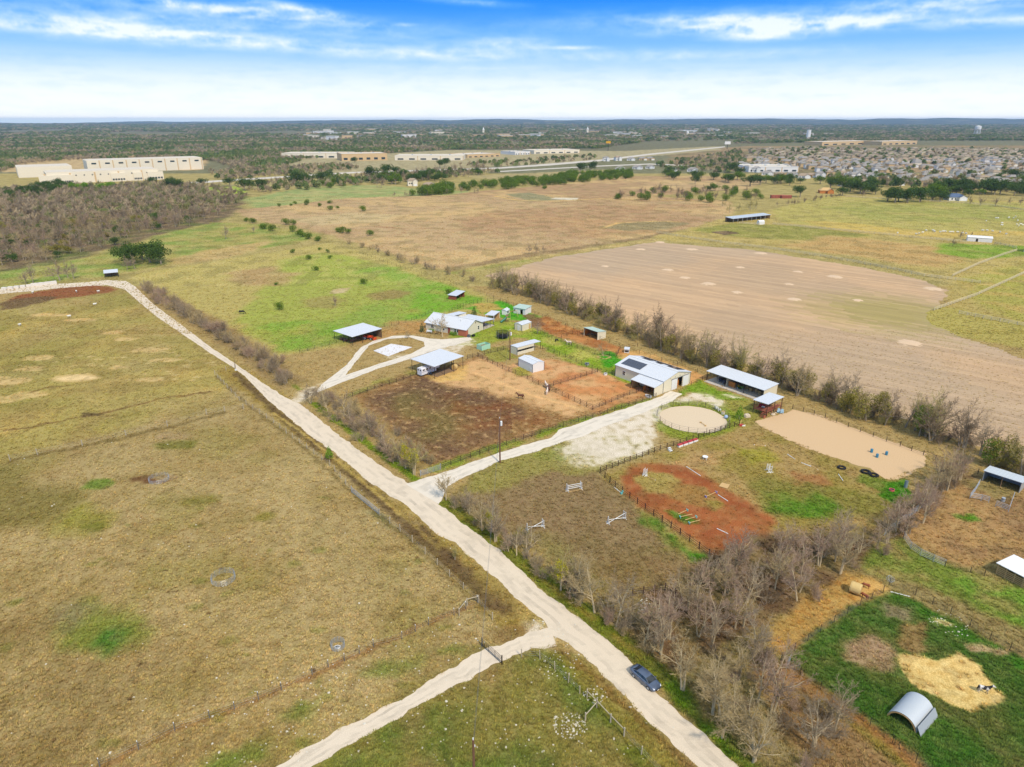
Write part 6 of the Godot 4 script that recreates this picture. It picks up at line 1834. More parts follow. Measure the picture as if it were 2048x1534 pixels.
func jump(a: Vector3, b: Vector3, style: String, label: String):
	var t := thing("show_jump", label, "show jump", a)
	var v := b - a
	var d := v.normalized()
	var s := Vector3(-d.z, 0, d.x)
	var w: Material = M.white_paint
	for e in [0, 1]:
		var base: Vector3 = v * e
		for k in [-1, 1]:
			var p: Vector3 = base + s * 0.35 * k
			rod(t, "upright", w, p, p + Vector3(0, 1.6, 0) + (s * -0.3 * k if style == "cross" and e == 0 else Vector3.ZERO), 0.05)
		for k in 4:
			var hh := 0.35 + 0.36 * k
			var half := 0.35 * (1.0 - hh / 1.9) if style == "cross" and e == 0 else 0.35
			rod(t, "slat", w, base + s * half + Vector3(0, hh, 0), base - s * half + Vector3(0, hh, 0), 0.035)
		rod(t, "foot", w, base + s * 0.75 + Vector3(0, 0.05, 0), base - s * 0.75 + Vector3(0, 0.05, 0), 0.06)
		rod(t, "foot", w, base + d * 0.4 + Vector3(0, 0.05, 0), base - d * 0.4 + Vector3(0, 0.05, 0), 0.06)
	if style == "planks":
		for k in 3:
			rod(t, "rail", w, Vector3(0, 0.5 + 0.38 * k, 0), v + Vector3(0, 0.5 + 0.38 * k, 0), 0.055)
		rod(t, "ground_rail", M.tan_boards, s * 0.5 + Vector3(0, 0.06, 0), v + s * 0.5 + Vector3(0, 0.06, 0), 0.06)
	elif style == "cross":
		rod(t, "rail", w, Vector3(0, 0.15, 0), v + Vector3(0, 1.15, 0), 0.055)
		rod(t, "rail", w, Vector3(0, 0.95, 0) + s * 0.14, v + Vector3(0, 0.25, 0) + s * 0.14, 0.055)

func cavaletti(a: Vector3, b: Vector3, ends: int, mat: Material, label: String, group: String):
	var t := thing("ground_pole", label, "pole", a, 0.0, group)
	var v := b - a
	var turn := atan2(-v.z, v.x)
	rod(t, "shaft", M.tan_boards, Vector3(0, 0.22, 0), v + Vector3(0, 0.22, 0), 0.07)
	for e in ([1] if ends == 1 else ([0] if ends == 0 else [0, 1])):
		for k in [-1, 1]:
			bx(t, "block", mat, v * e + Vector3(0, 0.2, 0), Vector3(0.16, 0.62, 0.2), Vector3(0.8 * k, turn, 0))

func rings():
	# wire rings that guard saplings
	for q in [[Vector3(-48.32, 0, -94.7), 1.9, 1.2, "ring of silver wire mesh standing alone in the dry west field"], [Vector3(-75.51, 0, -128.7), 2.0, 0.9, "sagging wire mesh ring on bare dark earth in the west field"], [Vector3(-25.45, 0, -79.14), 1.0, 1.1, "small wire mesh ring around a white tub near the fence line"]]:
		var t := thing("wire_ring", q[3], "wire ring", q[0])
		var n := 14
		for k in n:
			var a := TAU * k / n
			var b := TAU * (k + 1) / n
			var p := Vector3(cos(a) * q[1], 0, sin(a) * q[1])
			var e := Vector3(cos(b) * q[1], 0, sin(b) * q[1])
			rod(t, "upright", M.galvanised, p, p + Vector3(0, q[2], 0), 0.018)
			var s := Shape.new()
			for j in 6:
				var y: float = q[2] * (j + 0.5) / 6.0
				s.tube(p + Vector3(0, y, 0), e + Vector3(0, y, 0), 0.010, 0.010, 3)
			for j in 5:
				var m := p.lerp(e, (j + 0.5) / 5.0)
				s.tube(m, m + Vector3(0, q[2], 0), 0.010, 0.010, 3)
			part(t, "mesh_panel", s.raw(), M.galvanised)
		if q[1] < 1.5:
			var tb := thing("mineral_tub", "white tub standing inside the small wire ring", "tub", q[0] + Vector3(0, 0, 0.2))
			trough(tb, 0.42, 0.3, 0.3, M.white_paint)

func limestone():
	# white stones scattered in the turf: too many to count
	var rng := rng_of(77)
	var stone: Material = grainy("field_stone", Color(0.718, 0.683, 0.599), Color(0.838, 0.817, 0.761), 0.7)
	var spots := []
	var beds := [[Vector3(-8.77, 0, -75.61), 8.0, 60], [Vector3(-17.85, 0, -71.08), 9.0, 120], [Vector3(-27.01, 0, -65.36), 10.0, 160], [Vector3(-33.29, 0, -61.67), 9.0, 130], [Vector3(2.39, 0, -69.38), 14.0, 150], [Vector3(-1.49, 0, -63.11), 10.0, 120], [Vector3(7.39, 0, -65.36), 2.2, 160], [Vector3(11.13, 0, -70.22), 1.6, 60], [Vector3(6.79, 0, -75.61), 3.0, 50], [Vector3(-47.3, 0, -67.73), 22.0, 130], [Vector3(-35.9, 0, -96.04), 30.0, 150], [Vector3(-83.5, 0, -120.4), 35.0, 90], [Vector3(4.99, 0, -82.7), 3.0, 40], [Vector3(21.81, 0, -87.8), 2.2, 120], [Vector3(67.17, 0, -84.35), 3.0, 50], [Vector3(-0.25, 0, -65.36), 22.0, 150]]
	for q in beds:
		for k in int(q[2] * (1.0 if q[1] < 5.0 else 0.45)):
			var a := rng.randf() * TAU
			var r: float = sqrt(rng.randf()) * q[1]
			spots.append(q[0] + Vector3(cos(a) * r, 0, sin(a) * r))
	var mm := MultiMesh.new()
	mm.transform_format = MultiMesh.TRANSFORM_3D
	mm.mesh = rock_mesh(5, 1.0)
	mm.instance_count = spots.size()
	for k in spots.size():
		var s := rng.randf_range(0.05, 0.13) * (1.5 if rng.randf() < 0.12 else 1.0)
		mm.set_instance_transform(k, Transform3D(Basis(Vector3.UP, rng.randf() * TAU).scaled(Vector3(s, s * 0.7, s * rng.randf_range(0.6, 1.2))), spots[k] + Vector3(0, 0.01, 0)))
	var o := MultiMeshInstance3D.new()
	o.name = "field_stones"
	o.multimesh = mm
	o.material_override = stone
	add_child(o)
	tag(o, "small white limestone pieces scattered through the turf", "stones", "", "stuff")

func car():
	var rear: Vector3 = Vector3(16.85, 0, -73.33)
	var front: Vector3 = Vector3(18.42, 0, -71.1)
	var dir := (front - rear).normalized()
	var side := Vector3(-dir.z, 0, dir.x)    # towards the car's right
	var mid := (rear + front) * 0.5 - side * 0.8
	var right := dir.cross(Vector3.UP).normalized()
	mid = (rear + front) * 0.5 - right * 0.8
	# the marked wheels are those facing the lane; the body lies beyond them, towards the verge
	if mid.x < rear.x:
		mid = (rear + front) * 0.5 + right * 0.8
	var t := thing("parked_car", "dark grey-blue sedan parked on the lane's grassy edge", "car", mid, atan2(-dir.z, dir.x))
	var paint_ := plain("car_paint", Color(0.33, 0.38, 0.46), 0.28, 0.5)
	paint_.clearcoat_enabled = true
	paint_.clearcoat = 1.0
	paint_.clearcoat_roughness = 0.06
	var chrome := plain("car_chrome", Color(0.75, 0.76, 0.78), 0.15, 0.9)
	# sections along x: [x, floor, belt, top of panel, half width low, half width at the shoulder]
	var sec := [[-2.33, 0.48, 0.80, 0.86, 0.66, 0.60], [-2.28, 0.34, 0.86, 0.96, 0.78, 0.68], [-2.0, 0.24, 0.90, 1.02, 0.86, 0.76], [-1.4, 0.20, 0.90, 1.01, 0.90, 0.80], [-0.6, 0.18, 0.88, 0.97, 0.91, 0.82], [0.3, 0.18, 0.87, 0.96, 0.91, 0.82], [1.0, 0.20, 0.84, 0.95, 0.90, 0.80], [1.6, 0.22, 0.78, 0.88, 0.88, 0.76], [2.05, 0.24, 0.70, 0.79, 0.83, 0.68], [2.28, 0.30, 0.60, 0.66, 0.72, 0.56], [2.36, 0.40, 0.54, 0.57, 0.60, 0.48]]
	var s := Shape.new()
	var prev := []
	for k in sec.size():
		var q: Array = sec[k]
		var ring := [Vector3(q[0], q[1], -q[4] * 0.92), Vector3(q[0], q[1] + 0.16, -q[4]), Vector3(q[0], q[2], -q[4] * 0.99), Vector3(q[0], q[3] - 0.02, -q[5]), Vector3(q[0], q[3] + 0.03, -q[5] * 0.5), Vector3(q[0], q[3] + 0.045, 0), Vector3(q[0], q[3] + 0.03, q[5] * 0.5), Vector3(q[0], q[3] - 0.02, q[5]), Vector3(q[0], q[2], q[4] * 0.99), Vector3(q[0], q[1] + 0.16, q[4]), Vector3(q[0], q[1], q[4] * 0.92)]
		if k > 0:
			for j in ring.size() - 1:
				s.quad(prev[j], prev[j + 1], ring[j + 1], ring[j])
			s.quad(prev[10], prev[0], ring[0], ring[10])
		if k == 0 or k == sec.size() - 1:
			for j in range(1, 10):
				if k == 0: s.tri(ring[0], ring[j + 1], ring[j])
				else: s.tri(ring[0], ring[j], ring[j + 1])
		prev = ring
	part(t, "body", s.mesh(true), paint_)
	# roof panel and glass house
	var rf := Shape.new()
	var roof := [[-1.15, 1.30, 0.56], [-0.8, 1.40, 0.60], [-0.2, 1.45, 0.62], [0.3, 1.42, 0.61], [0.62, 1.34, 0.58]]
	for k in roof.size() - 1:
		var a: Array = roof[k]
		var b: Array = roof[k + 1]
		for j in 6:
			var u := -1.0 + j / 3.0
			var v := -1.0 + (j + 1) / 3.0
			rf.quad(Vector3(a[0], a[1] - 0.05 * u * u, a[2] * u), Vector3(a[0], a[1] - 0.05 * v * v, a[2] * v), Vector3(b[0], b[1] - 0.05 * v * v, b[2] * v), Vector3(b[0], b[1] - 0.05 * u * u, b[2] * u))
	part(t, "roof", rf.mesh(true), paint_)
	var g := Shape.new()
	g.quad(Vector3(1.32, 0.97, -0.72), Vector3(0.60, 1.33, -0.57), Vector3(0.60, 1.33, 0.57), Vector3(1.32, 0.97, 0.72))
	part(t, "windscreen", g.raw(), M.window_glass)
	g = Shape.new()
	g.quad(Vector3(-1.13, 1.29, -0.55), Vector3(-1.85, 1.03, -0.66), Vector3(-1.85, 1.03, 0.66), Vector3(-1.13, 1.29, 0.55))
	part(t, "rear_window", g.raw(), M.window_glass)
	for e in [-1, 1]:
		for q in [[1.2, 0.5, 0.12], [0.04, -0.0, -0.85], [-0.93, -0.88, -1.65]]:
			g = Shape.new()
			var x0: float = q[0]
			var x1: float = q[2]
			var top0: float = minf(x0, 0.55)
			var top1: float = maxf(x1, -1.1)
			g.quad(Vector3(x0, 0.96, e * 0.79), Vector3(top0, 1.32, e * 0.585), Vector3(top1, 1.31 if x1 > -1.2 else 1.27, e * 0.585), Vector3(x1, 0.97, e * 0.775))
			part(t, "side_window", g.raw(), M.window_glass)
		rod(t, "window_trim", chrome, Vector3(1.25, 0.97, e * 0.80), Vector3(-1.7, 0.985, e * 0.785), 0.018)
		rod(t, "roof_trim", chrome, Vector3(1.28, 0.98, e * 0.745), Vector3(0.6, 1.335, e * 0.59), 0.022)
		rod(t, "roof_trim", chrome, Vector3(0.6, 1.335, e * 0.59), Vector3(-1.1, 1.30, e * 0.58), 0.02)
		rod(t, "roof_trim", chrome, Vector3(-1.1, 1.30, e * 0.58), Vector3(-1.85, 1.02, e * 0.70), 0.022)
		bx(t, "mirror", paint_, Vector3(0.98, 0.98, e * 0.98), Vector3(0.12, 0.12, 0.2))
		bx(t, "headlight", plain("lamp_lens", Color(0.85, 0.86, 0.88), 0.1), Vector3(2.12, 0.66, e * 0.58), Vector3(0.32, 0.11, 0.26), Vector3(0, e * 0.45, -0.3))
		bx(t, "tail_light", plain("tail_red", Color(0.45, 0.03, 0.03), 0.2), Vector3(-2.24, 0.84, e * 0.55), Vector3(0.12, 0.14, 0.34), Vector3(0, -e * 0.2, 0))
		for x in [-0.35, 0.65]:
			bx(t, "door_handle", chrome, Vector3(x, 0.80, e * 0.915), Vector3(0.2, 0.03, 0.03))
		for x in [-1.36, 1.36]:
			wheel(t, Vector3(x, 0.33, e * 0.80), Vector3(0, 0, 1), 0.33, 0.22)
	bx(t, "grille", M.black_rubber, Vector3(2.36, 0.46, 0), Vector3(0.06, 0.14, 0.8))
	bx(t, "number_plate", M.white_paint, Vector3(2.40, 0.40, 0), Vector3(0.02, 0.1, 0.34))
	bx(t, "number_plate", M.white_paint, Vector3(-2.35, 0.66, 0), Vector3(0.02, 0.12, 0.34))
	bx(t, "boot_seam", M.black_rubber, Vector3(-2.0, 1.045, 0), Vector3(0.015, 0.012, 1.3))

# ------------------------------------------------------------------ fences: every post and rail is a piece of its own

# o: step between posts, h, r (post radius), rails [heights], rail_r, post and rail paints, mesh (woven wire between the rails)
func fence(called: String, label: String, flat: Array, o: Dictionary, group := "", category := "fence"):
	var l := points(flat)
	var t := thing(called, label, category, Vector3(l[0].x, 0, l[0].y), 0.0, group)
	var rng := rng_of(int(l[0].x * 3.0) + l.size())
	var org := Vector3(l[0].x, 0, l[0].y)
	var last := Vector3.INF
	var pm: Material = M[o.get("post", "rust_pipe")]
	var rm: Material = M[o.get("rail", o.get("post", "rust_pipe"))]
	var lean: float = o.get("lean", 0.0)
	for i in l.size() - 1:
		var a := Vector3(l[i].x, 0, l[i].y) - org
		var b := Vector3(l[i + 1].x, 0, l[i + 1].y) - org
		var n := maxi(1, int(round(a.distance_to(b) / o.step)))
		for k in n + (1 if i == l.size() - 2 else 0):
			var p := a.lerp(b, float(k) / n)
			var h: float = o.h * (1.0 + rng.randf_range(-1, 1) * o.get("vary", 0.0))
			var top := p + Vector3(rng.randf_range(-1, 1) * lean, h, rng.randf_range(-1, 1) * lean)
			if o.get("skip", 0.0) > rng.randf():
				continue
			rod(t, "post", pm, p, top, o.r)
			if o.has("tip"):
				rod(t, "post_tip", M[o.tip], top, top + Vector3(0, 0.14, 0), o.r * 1.25)
		for y in o.get("rails", []):
			rod(t, "rail", rm, a + Vector3(0, y, 0), b + Vector3(0, y, 0), o.get("rail_r", 0.035))
		if o.has("mesh"):
			var s := Shape.new()
			var d := a.distance_to(b)
			for y in range(1, 7):
				s.tube(a + Vector3(0, o.mesh * y / 7.0, 0), b + Vector3(0, o.mesh * y / 7.0, 0), 0.008, 0.008, 3)
			var m := int(d / 0.6)
			for k in m:
				var p := a.lerp(b, (k + 0.5) / m)
				s.tube(p, p + Vector3(0, o.mesh, 0), 0.006, 0.006, 3)
			part(t, "wire_mesh", s.raw(), M[o.get("wire", "trim_grey")])
	return t

func gate(label: String, a: Vector3, b: Vector3, h: float, mat: Material, bars := 5):
	var t := thing("pipe_gate", label, "gate", a)
	var v := b - a
	for k in bars:
		rod(t, "bar", mat, Vector3(0, h * (0.15 + 0.85 * k / (bars - 1)), 0), v + Vector3(0, h * (0.15 + 0.85 * k / (bars - 1)), 0), 0.03)
	for k in 4:
		var p := v * (k / 3.0)
		rod(t, "upright", mat, p + Vector3(0, h * 0.12, 0), p + Vector3(0, h, 0), 0.03)
	for e in [-0.03, 1.03]:
		rod(t, "gate_post", mat, v * e, v * e + Vector3(0, h + 0.25, 0), 0.07)

func build_fences():
	grainy("weathered_post", Color(0.634, 0.578, 0.472), Color(0.740, 0.690, 0.592), 0.5)
	grainy("pale_rail", Color(0.747, 0.683, 0.522), Color(0.831, 0.782, 0.655), 0.8)
	var pipe := {"step": 2.6, "h": 1.45, "r": 0.065, "rails": [0.5, 0.95, 1.38], "rail_r": 0.035, "post": "rust_pipe", "mesh": 1.2}
	var low := {"step": 3.0, "h": 1.4, "r": 0.06, "rails": [0.7, 1.35], "rail_r": 0.03, "post": "rust_pipe"}
	fence("pipe_fence", "rusty pipe and mesh fence along the barn drive", [-15.7,-133.6,-7.4,-140.6,6.9,-151.5,22.9,-162.7,39.9,-175], pipe)
	fence("pipe_fence", "rusty pipe fence on the grassy west edge of the dark paddock", [-46,-173.6,-39.2,-181.4,-32.1,-188.7,-27,-195.1,-20.9,-200.9], pipe)
	fence("pipe_fence", "pipe fence from the yard pole to the trailer carport", [-14.3,-207.6,-11.1,-210.1,-0.7,-218.4], pipe)
	fence("pipe_fence", "pipe fence down the sandy east side of the dark paddock", [-11,-209.6,-2.9,-198.2,3,-191.6,9.2,-182.6,15.6,-174.3,21.4,-166.3], pipe)
	fence("pipe_fence", "pipe fence dividing the two orange earth paddocks", [9.8,-182.2,18.7,-189.1,26,-195.1], pipe)
	fence("pipe_fence", "pipe fence below the orange paddock towards the barn lean-to", [21.4,-166.3,32.9,-176.9,39.3,-180.7], pipe)
	fence("pipe_fence", "pipe fence along the mown strip beside the paddocks", [30.8,-192,26.1,-195.5,18.9,-206.6,13.9,-213.6,10.2,-217.8], pipe)
	fence("pipe_fence", "pipe fence between the mown strip and the pale horse's pen", [10.1,-235,15.3,-227.3,21.9,-218.4,27.2,-212.1,34.1,-210.1], pipe)
	fence("pipe_fence", "short pipe fence running up to the orange-lined shed", [15.3,-227.3,21.7,-235,25.1,-231.4], low)
	fence("pipe_fence", "short pipe fence beside the small white hut", [34.1,-210.1,36.1,-216.8,42.6,-220.5], low)
	fence("pipe_fence", "pipe fence behind the big barn", [49.9,-199.5,55.5,-205.7,58.1,-199.5], low)
	fence("pipe_fence", "pipe fence between the big barn and the equipment shed", [51.9,-184.2,58.2,-189.9,63,-193.7], low)
	fence("pipe_fence", "dark pipe fence behind the sand arena", [74.7,-167,80.8,-161.1,85.9,-152.7,91.5,-144.7,95.8,-137.8,101.3,-131.3], {"step": 3.0, "h": 1.3, "r": 0.07, "rails": [0.45, 0.8, 1.2], "post": "dark_post", "rail": "old_wood"})
	fence("pipe_fence", "long dark boundary fence below the far hedgerow", [-87,-391,-58,-353,-29,-317,-5,-283,14.6,-253.3,30.8,-228.4,44.7,-209.1,59.5,-192,65.6,-182.6], {"step": 5.0, "h": 1.3, "r": 0.05, "rails": [0.6, 1.2], "rail_r": 0.02, "post": "dark_post"})
	fence("pipe_fence", "rust red fence round the north end of the track meadow", [19.2,-131.8,26.6,-137.1,34.5,-142.6,43.4,-147.9,51.4,-153,57.3,-156.8], {"step": 2.0, "h": 1.4, "r": 0.085, "rails": [0.4, 0.8, 1.25], "post": "rust_pipe"})
	fence("pipe_fence", "rust red fence between the jumping field and the red track", [19.2,-131.8,21.6,-125.5,26.3,-116.7,31.2,-108,34.8,-101.4,36.4,-98.8], {"step": 2.4, "h": 1.5, "r": 0.09, "rails": [0.35, 0.75, 1.2], "post": "rust_pipe"})
	fence("pipe_fence", "short rust red fence at the edge of the thicket", [19.5,-90.6,25,-91.8,26.4,-90.6,27.8,-87.7], {"step": 2.0, "h": 1.6, "r": 0.09, "rails": [0.4, 0.8, 1.25], "post": "rust_pipe"})
	fence("pasture_fence", "wire fence between the house yard and the green back pasture", [-70,-213.6,-60.5,-224.4,-49.8,-241.9,-40.2,-249.8,-35,-256.8,-32,-266], {"step": 3.0, "h": 1.3, "r": 0.05, "post": "dark_post", "mesh": 1.1, "rails": [1.2], "rail_r": 0.02})
	fence("yard_fence", "dark mesh fence round the kitchen garden behind the farmhouse", [-25,-263,-19,-275,-13,-281,-5,-279,0,-270], {"step": 2.4, "h": 1.8, "r": 0.05, "post": "dark_post", "mesh": 1.6, "rails": [1.7], "rail_r": 0.02, "wire": "dark_post"})
	# round pen
	var c: Vector3 = Vector3(46.52, 0, -160.5)
	var pen := thing("round_pen", "circular pen of pale pipe panels around the sand ring", "pen", c)
	for k in 26:
		var a := TAU * k / 26.0
		var b := TAU * (k + 1) / 26.0
		var p := Vector3(cos(a), 0, sin(a)) * 9.1
		var q := Vector3(cos(b), 0, sin(b)) * 9.1
		rod(pen, "post", M.weathered_post if k % 2 else M.rust_pipe, p, p + Vector3(0, 1.7, 0), 0.045)
		for y in [0.35, 0.75, 1.15, 1.6]:
			rod(pen, "panel_rail", M.grey_post, p + Vector3(0, y, 0), q + Vector3(0, y, 0), 0.02)
	# west field
	var tpost := {"step": 3.6, "h": 1.5, "r": 0.075, "rails": [0.5, 0.85, 1.2], "rail_r": 0.006, "post": "weathered_post", "rail": "galvanised", "lean": 0.08, "vary": 0.1}
	fence("wire_fence", "wire fence on thin wooden posts beside the gravel lane", [-89.6,-192.9,-81.5,-181.8,-74.5,-172.5,-66,-163.7,-60.4,-157.7,-50.4,-146,-40.5,-135,-33.2,-123.6], tpost)
	fence("wire_fence", "wire fence on thin wooden posts from the field gate to the drive", [-25.7,-114.5,-20.9,-109,-15.4,-102,-10.5,-95.6,-5.5,-88.9,-3,-84.9], tpost)
	fence("wire_fence", "wire fence across the west field on widely spaced wooden posts", [-113.3,-137.4,-109,-140.3,-101.4,-144.9,-94,-150.4,-86.5,-155.9,-79.8,-163.4,-75.8,-165.3,-71.4,-166.7], {"step": 8.0, "h": 1.6, "r": 0.11, "rails": [0.5, 0.9, 1.3], "rail_r": 0.006, "post": "weathered_post", "rail": "galvanised", "lean": 0.05})
	fence("wire_fence", "wire fence on white-tipped steel posts above the field drive", [-5.5,-88.8,-9,-85.9,-12.7,-83.7,-16.3,-80.7,-20.2,-79.1,-23.8,-76.3,-27.7,-73.7,-31.1,-71,-36.2,-67.7,-38.9,-66.3,-42.5,-64.4,-45.7,-61.7,-49.1,-59.3], {"step": 3.0, "h": 1.35, "r": 0.045, "rails": [0.4, 0.8, 1.15], "rail_r": 0.005, "post": "grey_post", "rail": "galvanised", "tip": "white_paint", "lean": 0.04})
	fence("wire_fence", "wire fence on bare wooden posts around the roadside meadow", [1.4,-77.1,4,-76.8,6,-74.7,7.7,-72.3,9.1,-70.4], tpost)
	fence("rail_fence", "grey wooden corner fence with heavy rails in the roadside meadow", [10,-69.7,11.1,-68.1,12.6,-65.7,14,-63.6], {"step": 4.0, "h": 1.5, "r": 0.1, "rails": [1.2], "rail_r": 0.06, "post": "weathered_post"})
	fence("rail_fence", "short grey brace rail behind the meadow corner fence", [11.1,-68.1,9.4,-66], {"step": 4.0, "h": 1.4, "r": 0.1, "rails": [1.0], "rail_r": 0.06, "post": "weathered_post"})
	fence("wire_fence", "wire fence running off through the near meadow", [14,-63.6,15.7,-61,17.9,-57.6], tpost)
	fence("wire_fence", "pair of leaning wooden posts with a brace at the west field corner", [-5.3,-88.9,-7.1,-88.2,-8.2,-85.8], {"step": 3.0, "h": 1.5, "r": 0.08, "rails": [1.3], "rail_r": 0.06, "post": "weathered_post"})
	fence("wire_fence", "wire fence on wooden posts where the lane leaves the woods", [-89.6,-192.9,-87.6,-196.4,-85.9,-199.1], tpost)
	gate("dark pipe gate across the field drive", Vector3(-4.31, 0, -79.14), Vector3(-1.49, 0, -75.8), 1.4, M.dark_post)
	gate("galvanised pipe gate in the west fence facing the lane", Vector3(-32.93, 0, -123.2), Vector3(-25.93, 0, -114.8), 1.3, M.galvanised)
	gate("galvanised pipe gate at the mouth of the barn drive", Vector3(-19.68, 0, -130.4), Vector3(-15.84, 0, -133.1), 1.3, M.galvanised)
	# pale timber rail fences of the east pastures
	var rail := {"step": 3.2, "h": 1.45, "r": 0.13, "rails": [0.45, 0.9, 1.35], "rail_r": 0.09, "post": "pale_rail"}
	fence("rail_fence", "long pale timber rail fence along the top of the ploughed field", [98,-468,110,-451,130,-428,153,-407,173,-383,189,-358,202,-331,220,-316], rail)
	fence("rail_fence", "pale rail fence from the livestock shed to the white shed", [191,-508,216,-486,241,-466,266,-443,284,-430], rail)
	fence("rail_fence", "pale rail fence climbing to the tall white shed", [216,-331,248,-361,281,-389,295,-400], rail)
	fence("rail_fence", "pale rail fence slanting across the east pasture", [170,-267,203,-292,254,-336,291,-365], rail)
	fence("rail_fence", "pale rail fence above the ploughed field's east end", [177,-262,184,-253,191,-244,197,-235], rail)
	fence("rail_fence", "pale rail fence below the oak grove and the blue roof", [330,-697,363,-674,405,-649,427,-626,432,-590,433,-567], rail)
	fence("rail_fence", "pale pen rails in front of the livestock shed", [168,-513,174,-508,180,-505], {"step": 3.0, "h": 1.4, "r": 0.12, "rails": [0.5, 0.9, 1.3], "rail_r": 0.08, "post": "pale_rail"})
	fence("rail_fence", "pale rail fence between the two white sheds", [298,-424,300,-417,301,-409], rail)
	# south-east pens
	var panel_ := {"step": 2.4, "h": 1.5, "r": 0.04, "rails": [0.3, 0.6, 0.9, 1.2, 1.45], "rail_r": 0.028, "post": "galvanised"}
	fence("panel_fence", "curved run of galvanised corral panels in the neighbour's pen", [72,-106.8,71.5,-103.5,72.1,-101.4,73.4,-99.7,74.6,-98.3], panel_)
	fence("panel_fence", "dark curved wire run at the start of the corral panels", [73.2,-110.5,72.4,-108.6,72,-106.8], {"step": 2.0, "h": 1.4, "r": 0.05, "post": "dark_post", "mesh": 1.3, "wire": "dark_post"})
	fence("panel_fence", "low dark wire fence from the corral panels to the pole shed", [74.6,-98.3,78,-96.7,79.8,-95.8], {"step": 3.0, "h": 1.2, "r": 0.05, "post": "dark_post", "mesh": 1.0, "wire": "dark_post"})
	fence("panel_fence", "galvanised panels along the thicket beside the property corner", [68.9,-107.6,74,-111.7,79,-115.5,84.1,-119.7], panel_)
	fence("panel_fence", "galvanised panels at the front of the metal run-in shed", [92.9,-120.8,94.8,-120.1,95.8,-119.3], {"step": 3.0, "h": 1.4, "r": 0.05, "rails": [0.5, 0.8, 1.1, 1.4], "rail_r": 0.04, "post": "galvanised"})
	fence("panel_fence", "galvanised side panel joining the pen to the metal shed", [92.9,-120.8,95.8,-123.6,98.5,-126.5], {"step": 2.0, "h": 1.4, "r": 0.05, "rails": [0.4, 0.7, 1.0, 1.35], "rail_r": 0.04, "post": "galvanised"})
	fence("panel_fence", "galvanised corner panels of the metal shed's pen", [96.2,-117.8,97.5,-115.9,100.1,-118.9,102.1,-121.2], {"step": 2.4, "h": 1.4, "r": 0.05, "rails": [0.5, 0.8, 1.1, 1.4], "rail_r": 0.04, "post": "galvanised"})
	var tall := {"step": 3.2, "h": 1.5, "r": 0.04, "post": "dark_post", "mesh": 1.3, "rails": [1.4], "rail_r": 0.012}
	fence("mesh_fence", "dark wire mesh fence below the strewn hay strip", [38.3,-76.4,46.4,-82.3,55.2,-88.2,60.4,-91.3], tall)
	fence("mesh_fence", "dark wire mesh fence along the green ditch of the pony paddock", [62.5,-93.4,65.4,-90.8,68.3,-86.2,70.9,-80.7,73.6,-76.1], tall)
	fence("mesh_fence", "dark wire mesh fence from the dirt track past the arched hut", [38.3,-76.4,41.7,-71.1,45.5,-65.2,48.4,-59.9,49.8,-57.3], tall)
	var wp := thing("folded_panel", "folded galvanised wire gate leaning at the corner of the pony paddock", "wire gate", Vector3(38.47, 0, -74.86), 0.4)
	for e in [-0.5, 0.6]:
		var s := Shape.new()
		for k in 7:
			s.tube(Vector3(0, 0.25 * k, 0), Vector3(cos(e) * 1.8, 0.25 * k * 0.9, sin(e) * 1.8), 0.014, 0.014, 3)
			s.tube(Vector3(cos(e) * 0.3 * k, 0, sin(e) * 0.3 * k), Vector3(cos(e) * 0.3 * k, 1.5, sin(e) * 0.3 * k), 0.014, 0.014, 3)
		part(wp, "wire_leaf", s.raw(), M.galvanised)
	var wl := thing("wire_coil", "loose coil of silver wire beside the mesh fence and bale", "wire coil", Vector3(63.11, 0, -94.3))
	for k in 5:
		part(wl, "loop", ring_mesh(0.6 - 0.05 * k, 0.02, 18, 4), M.galvanised, Transform3D(Basis.from_euler(Vector3(0.5 + 0.25 * k, k, 0.2)), Vector3(0, 0.55, 0)))

# ------------------------------------------------------------------ animals: one continuous body each, grown round a skeleton

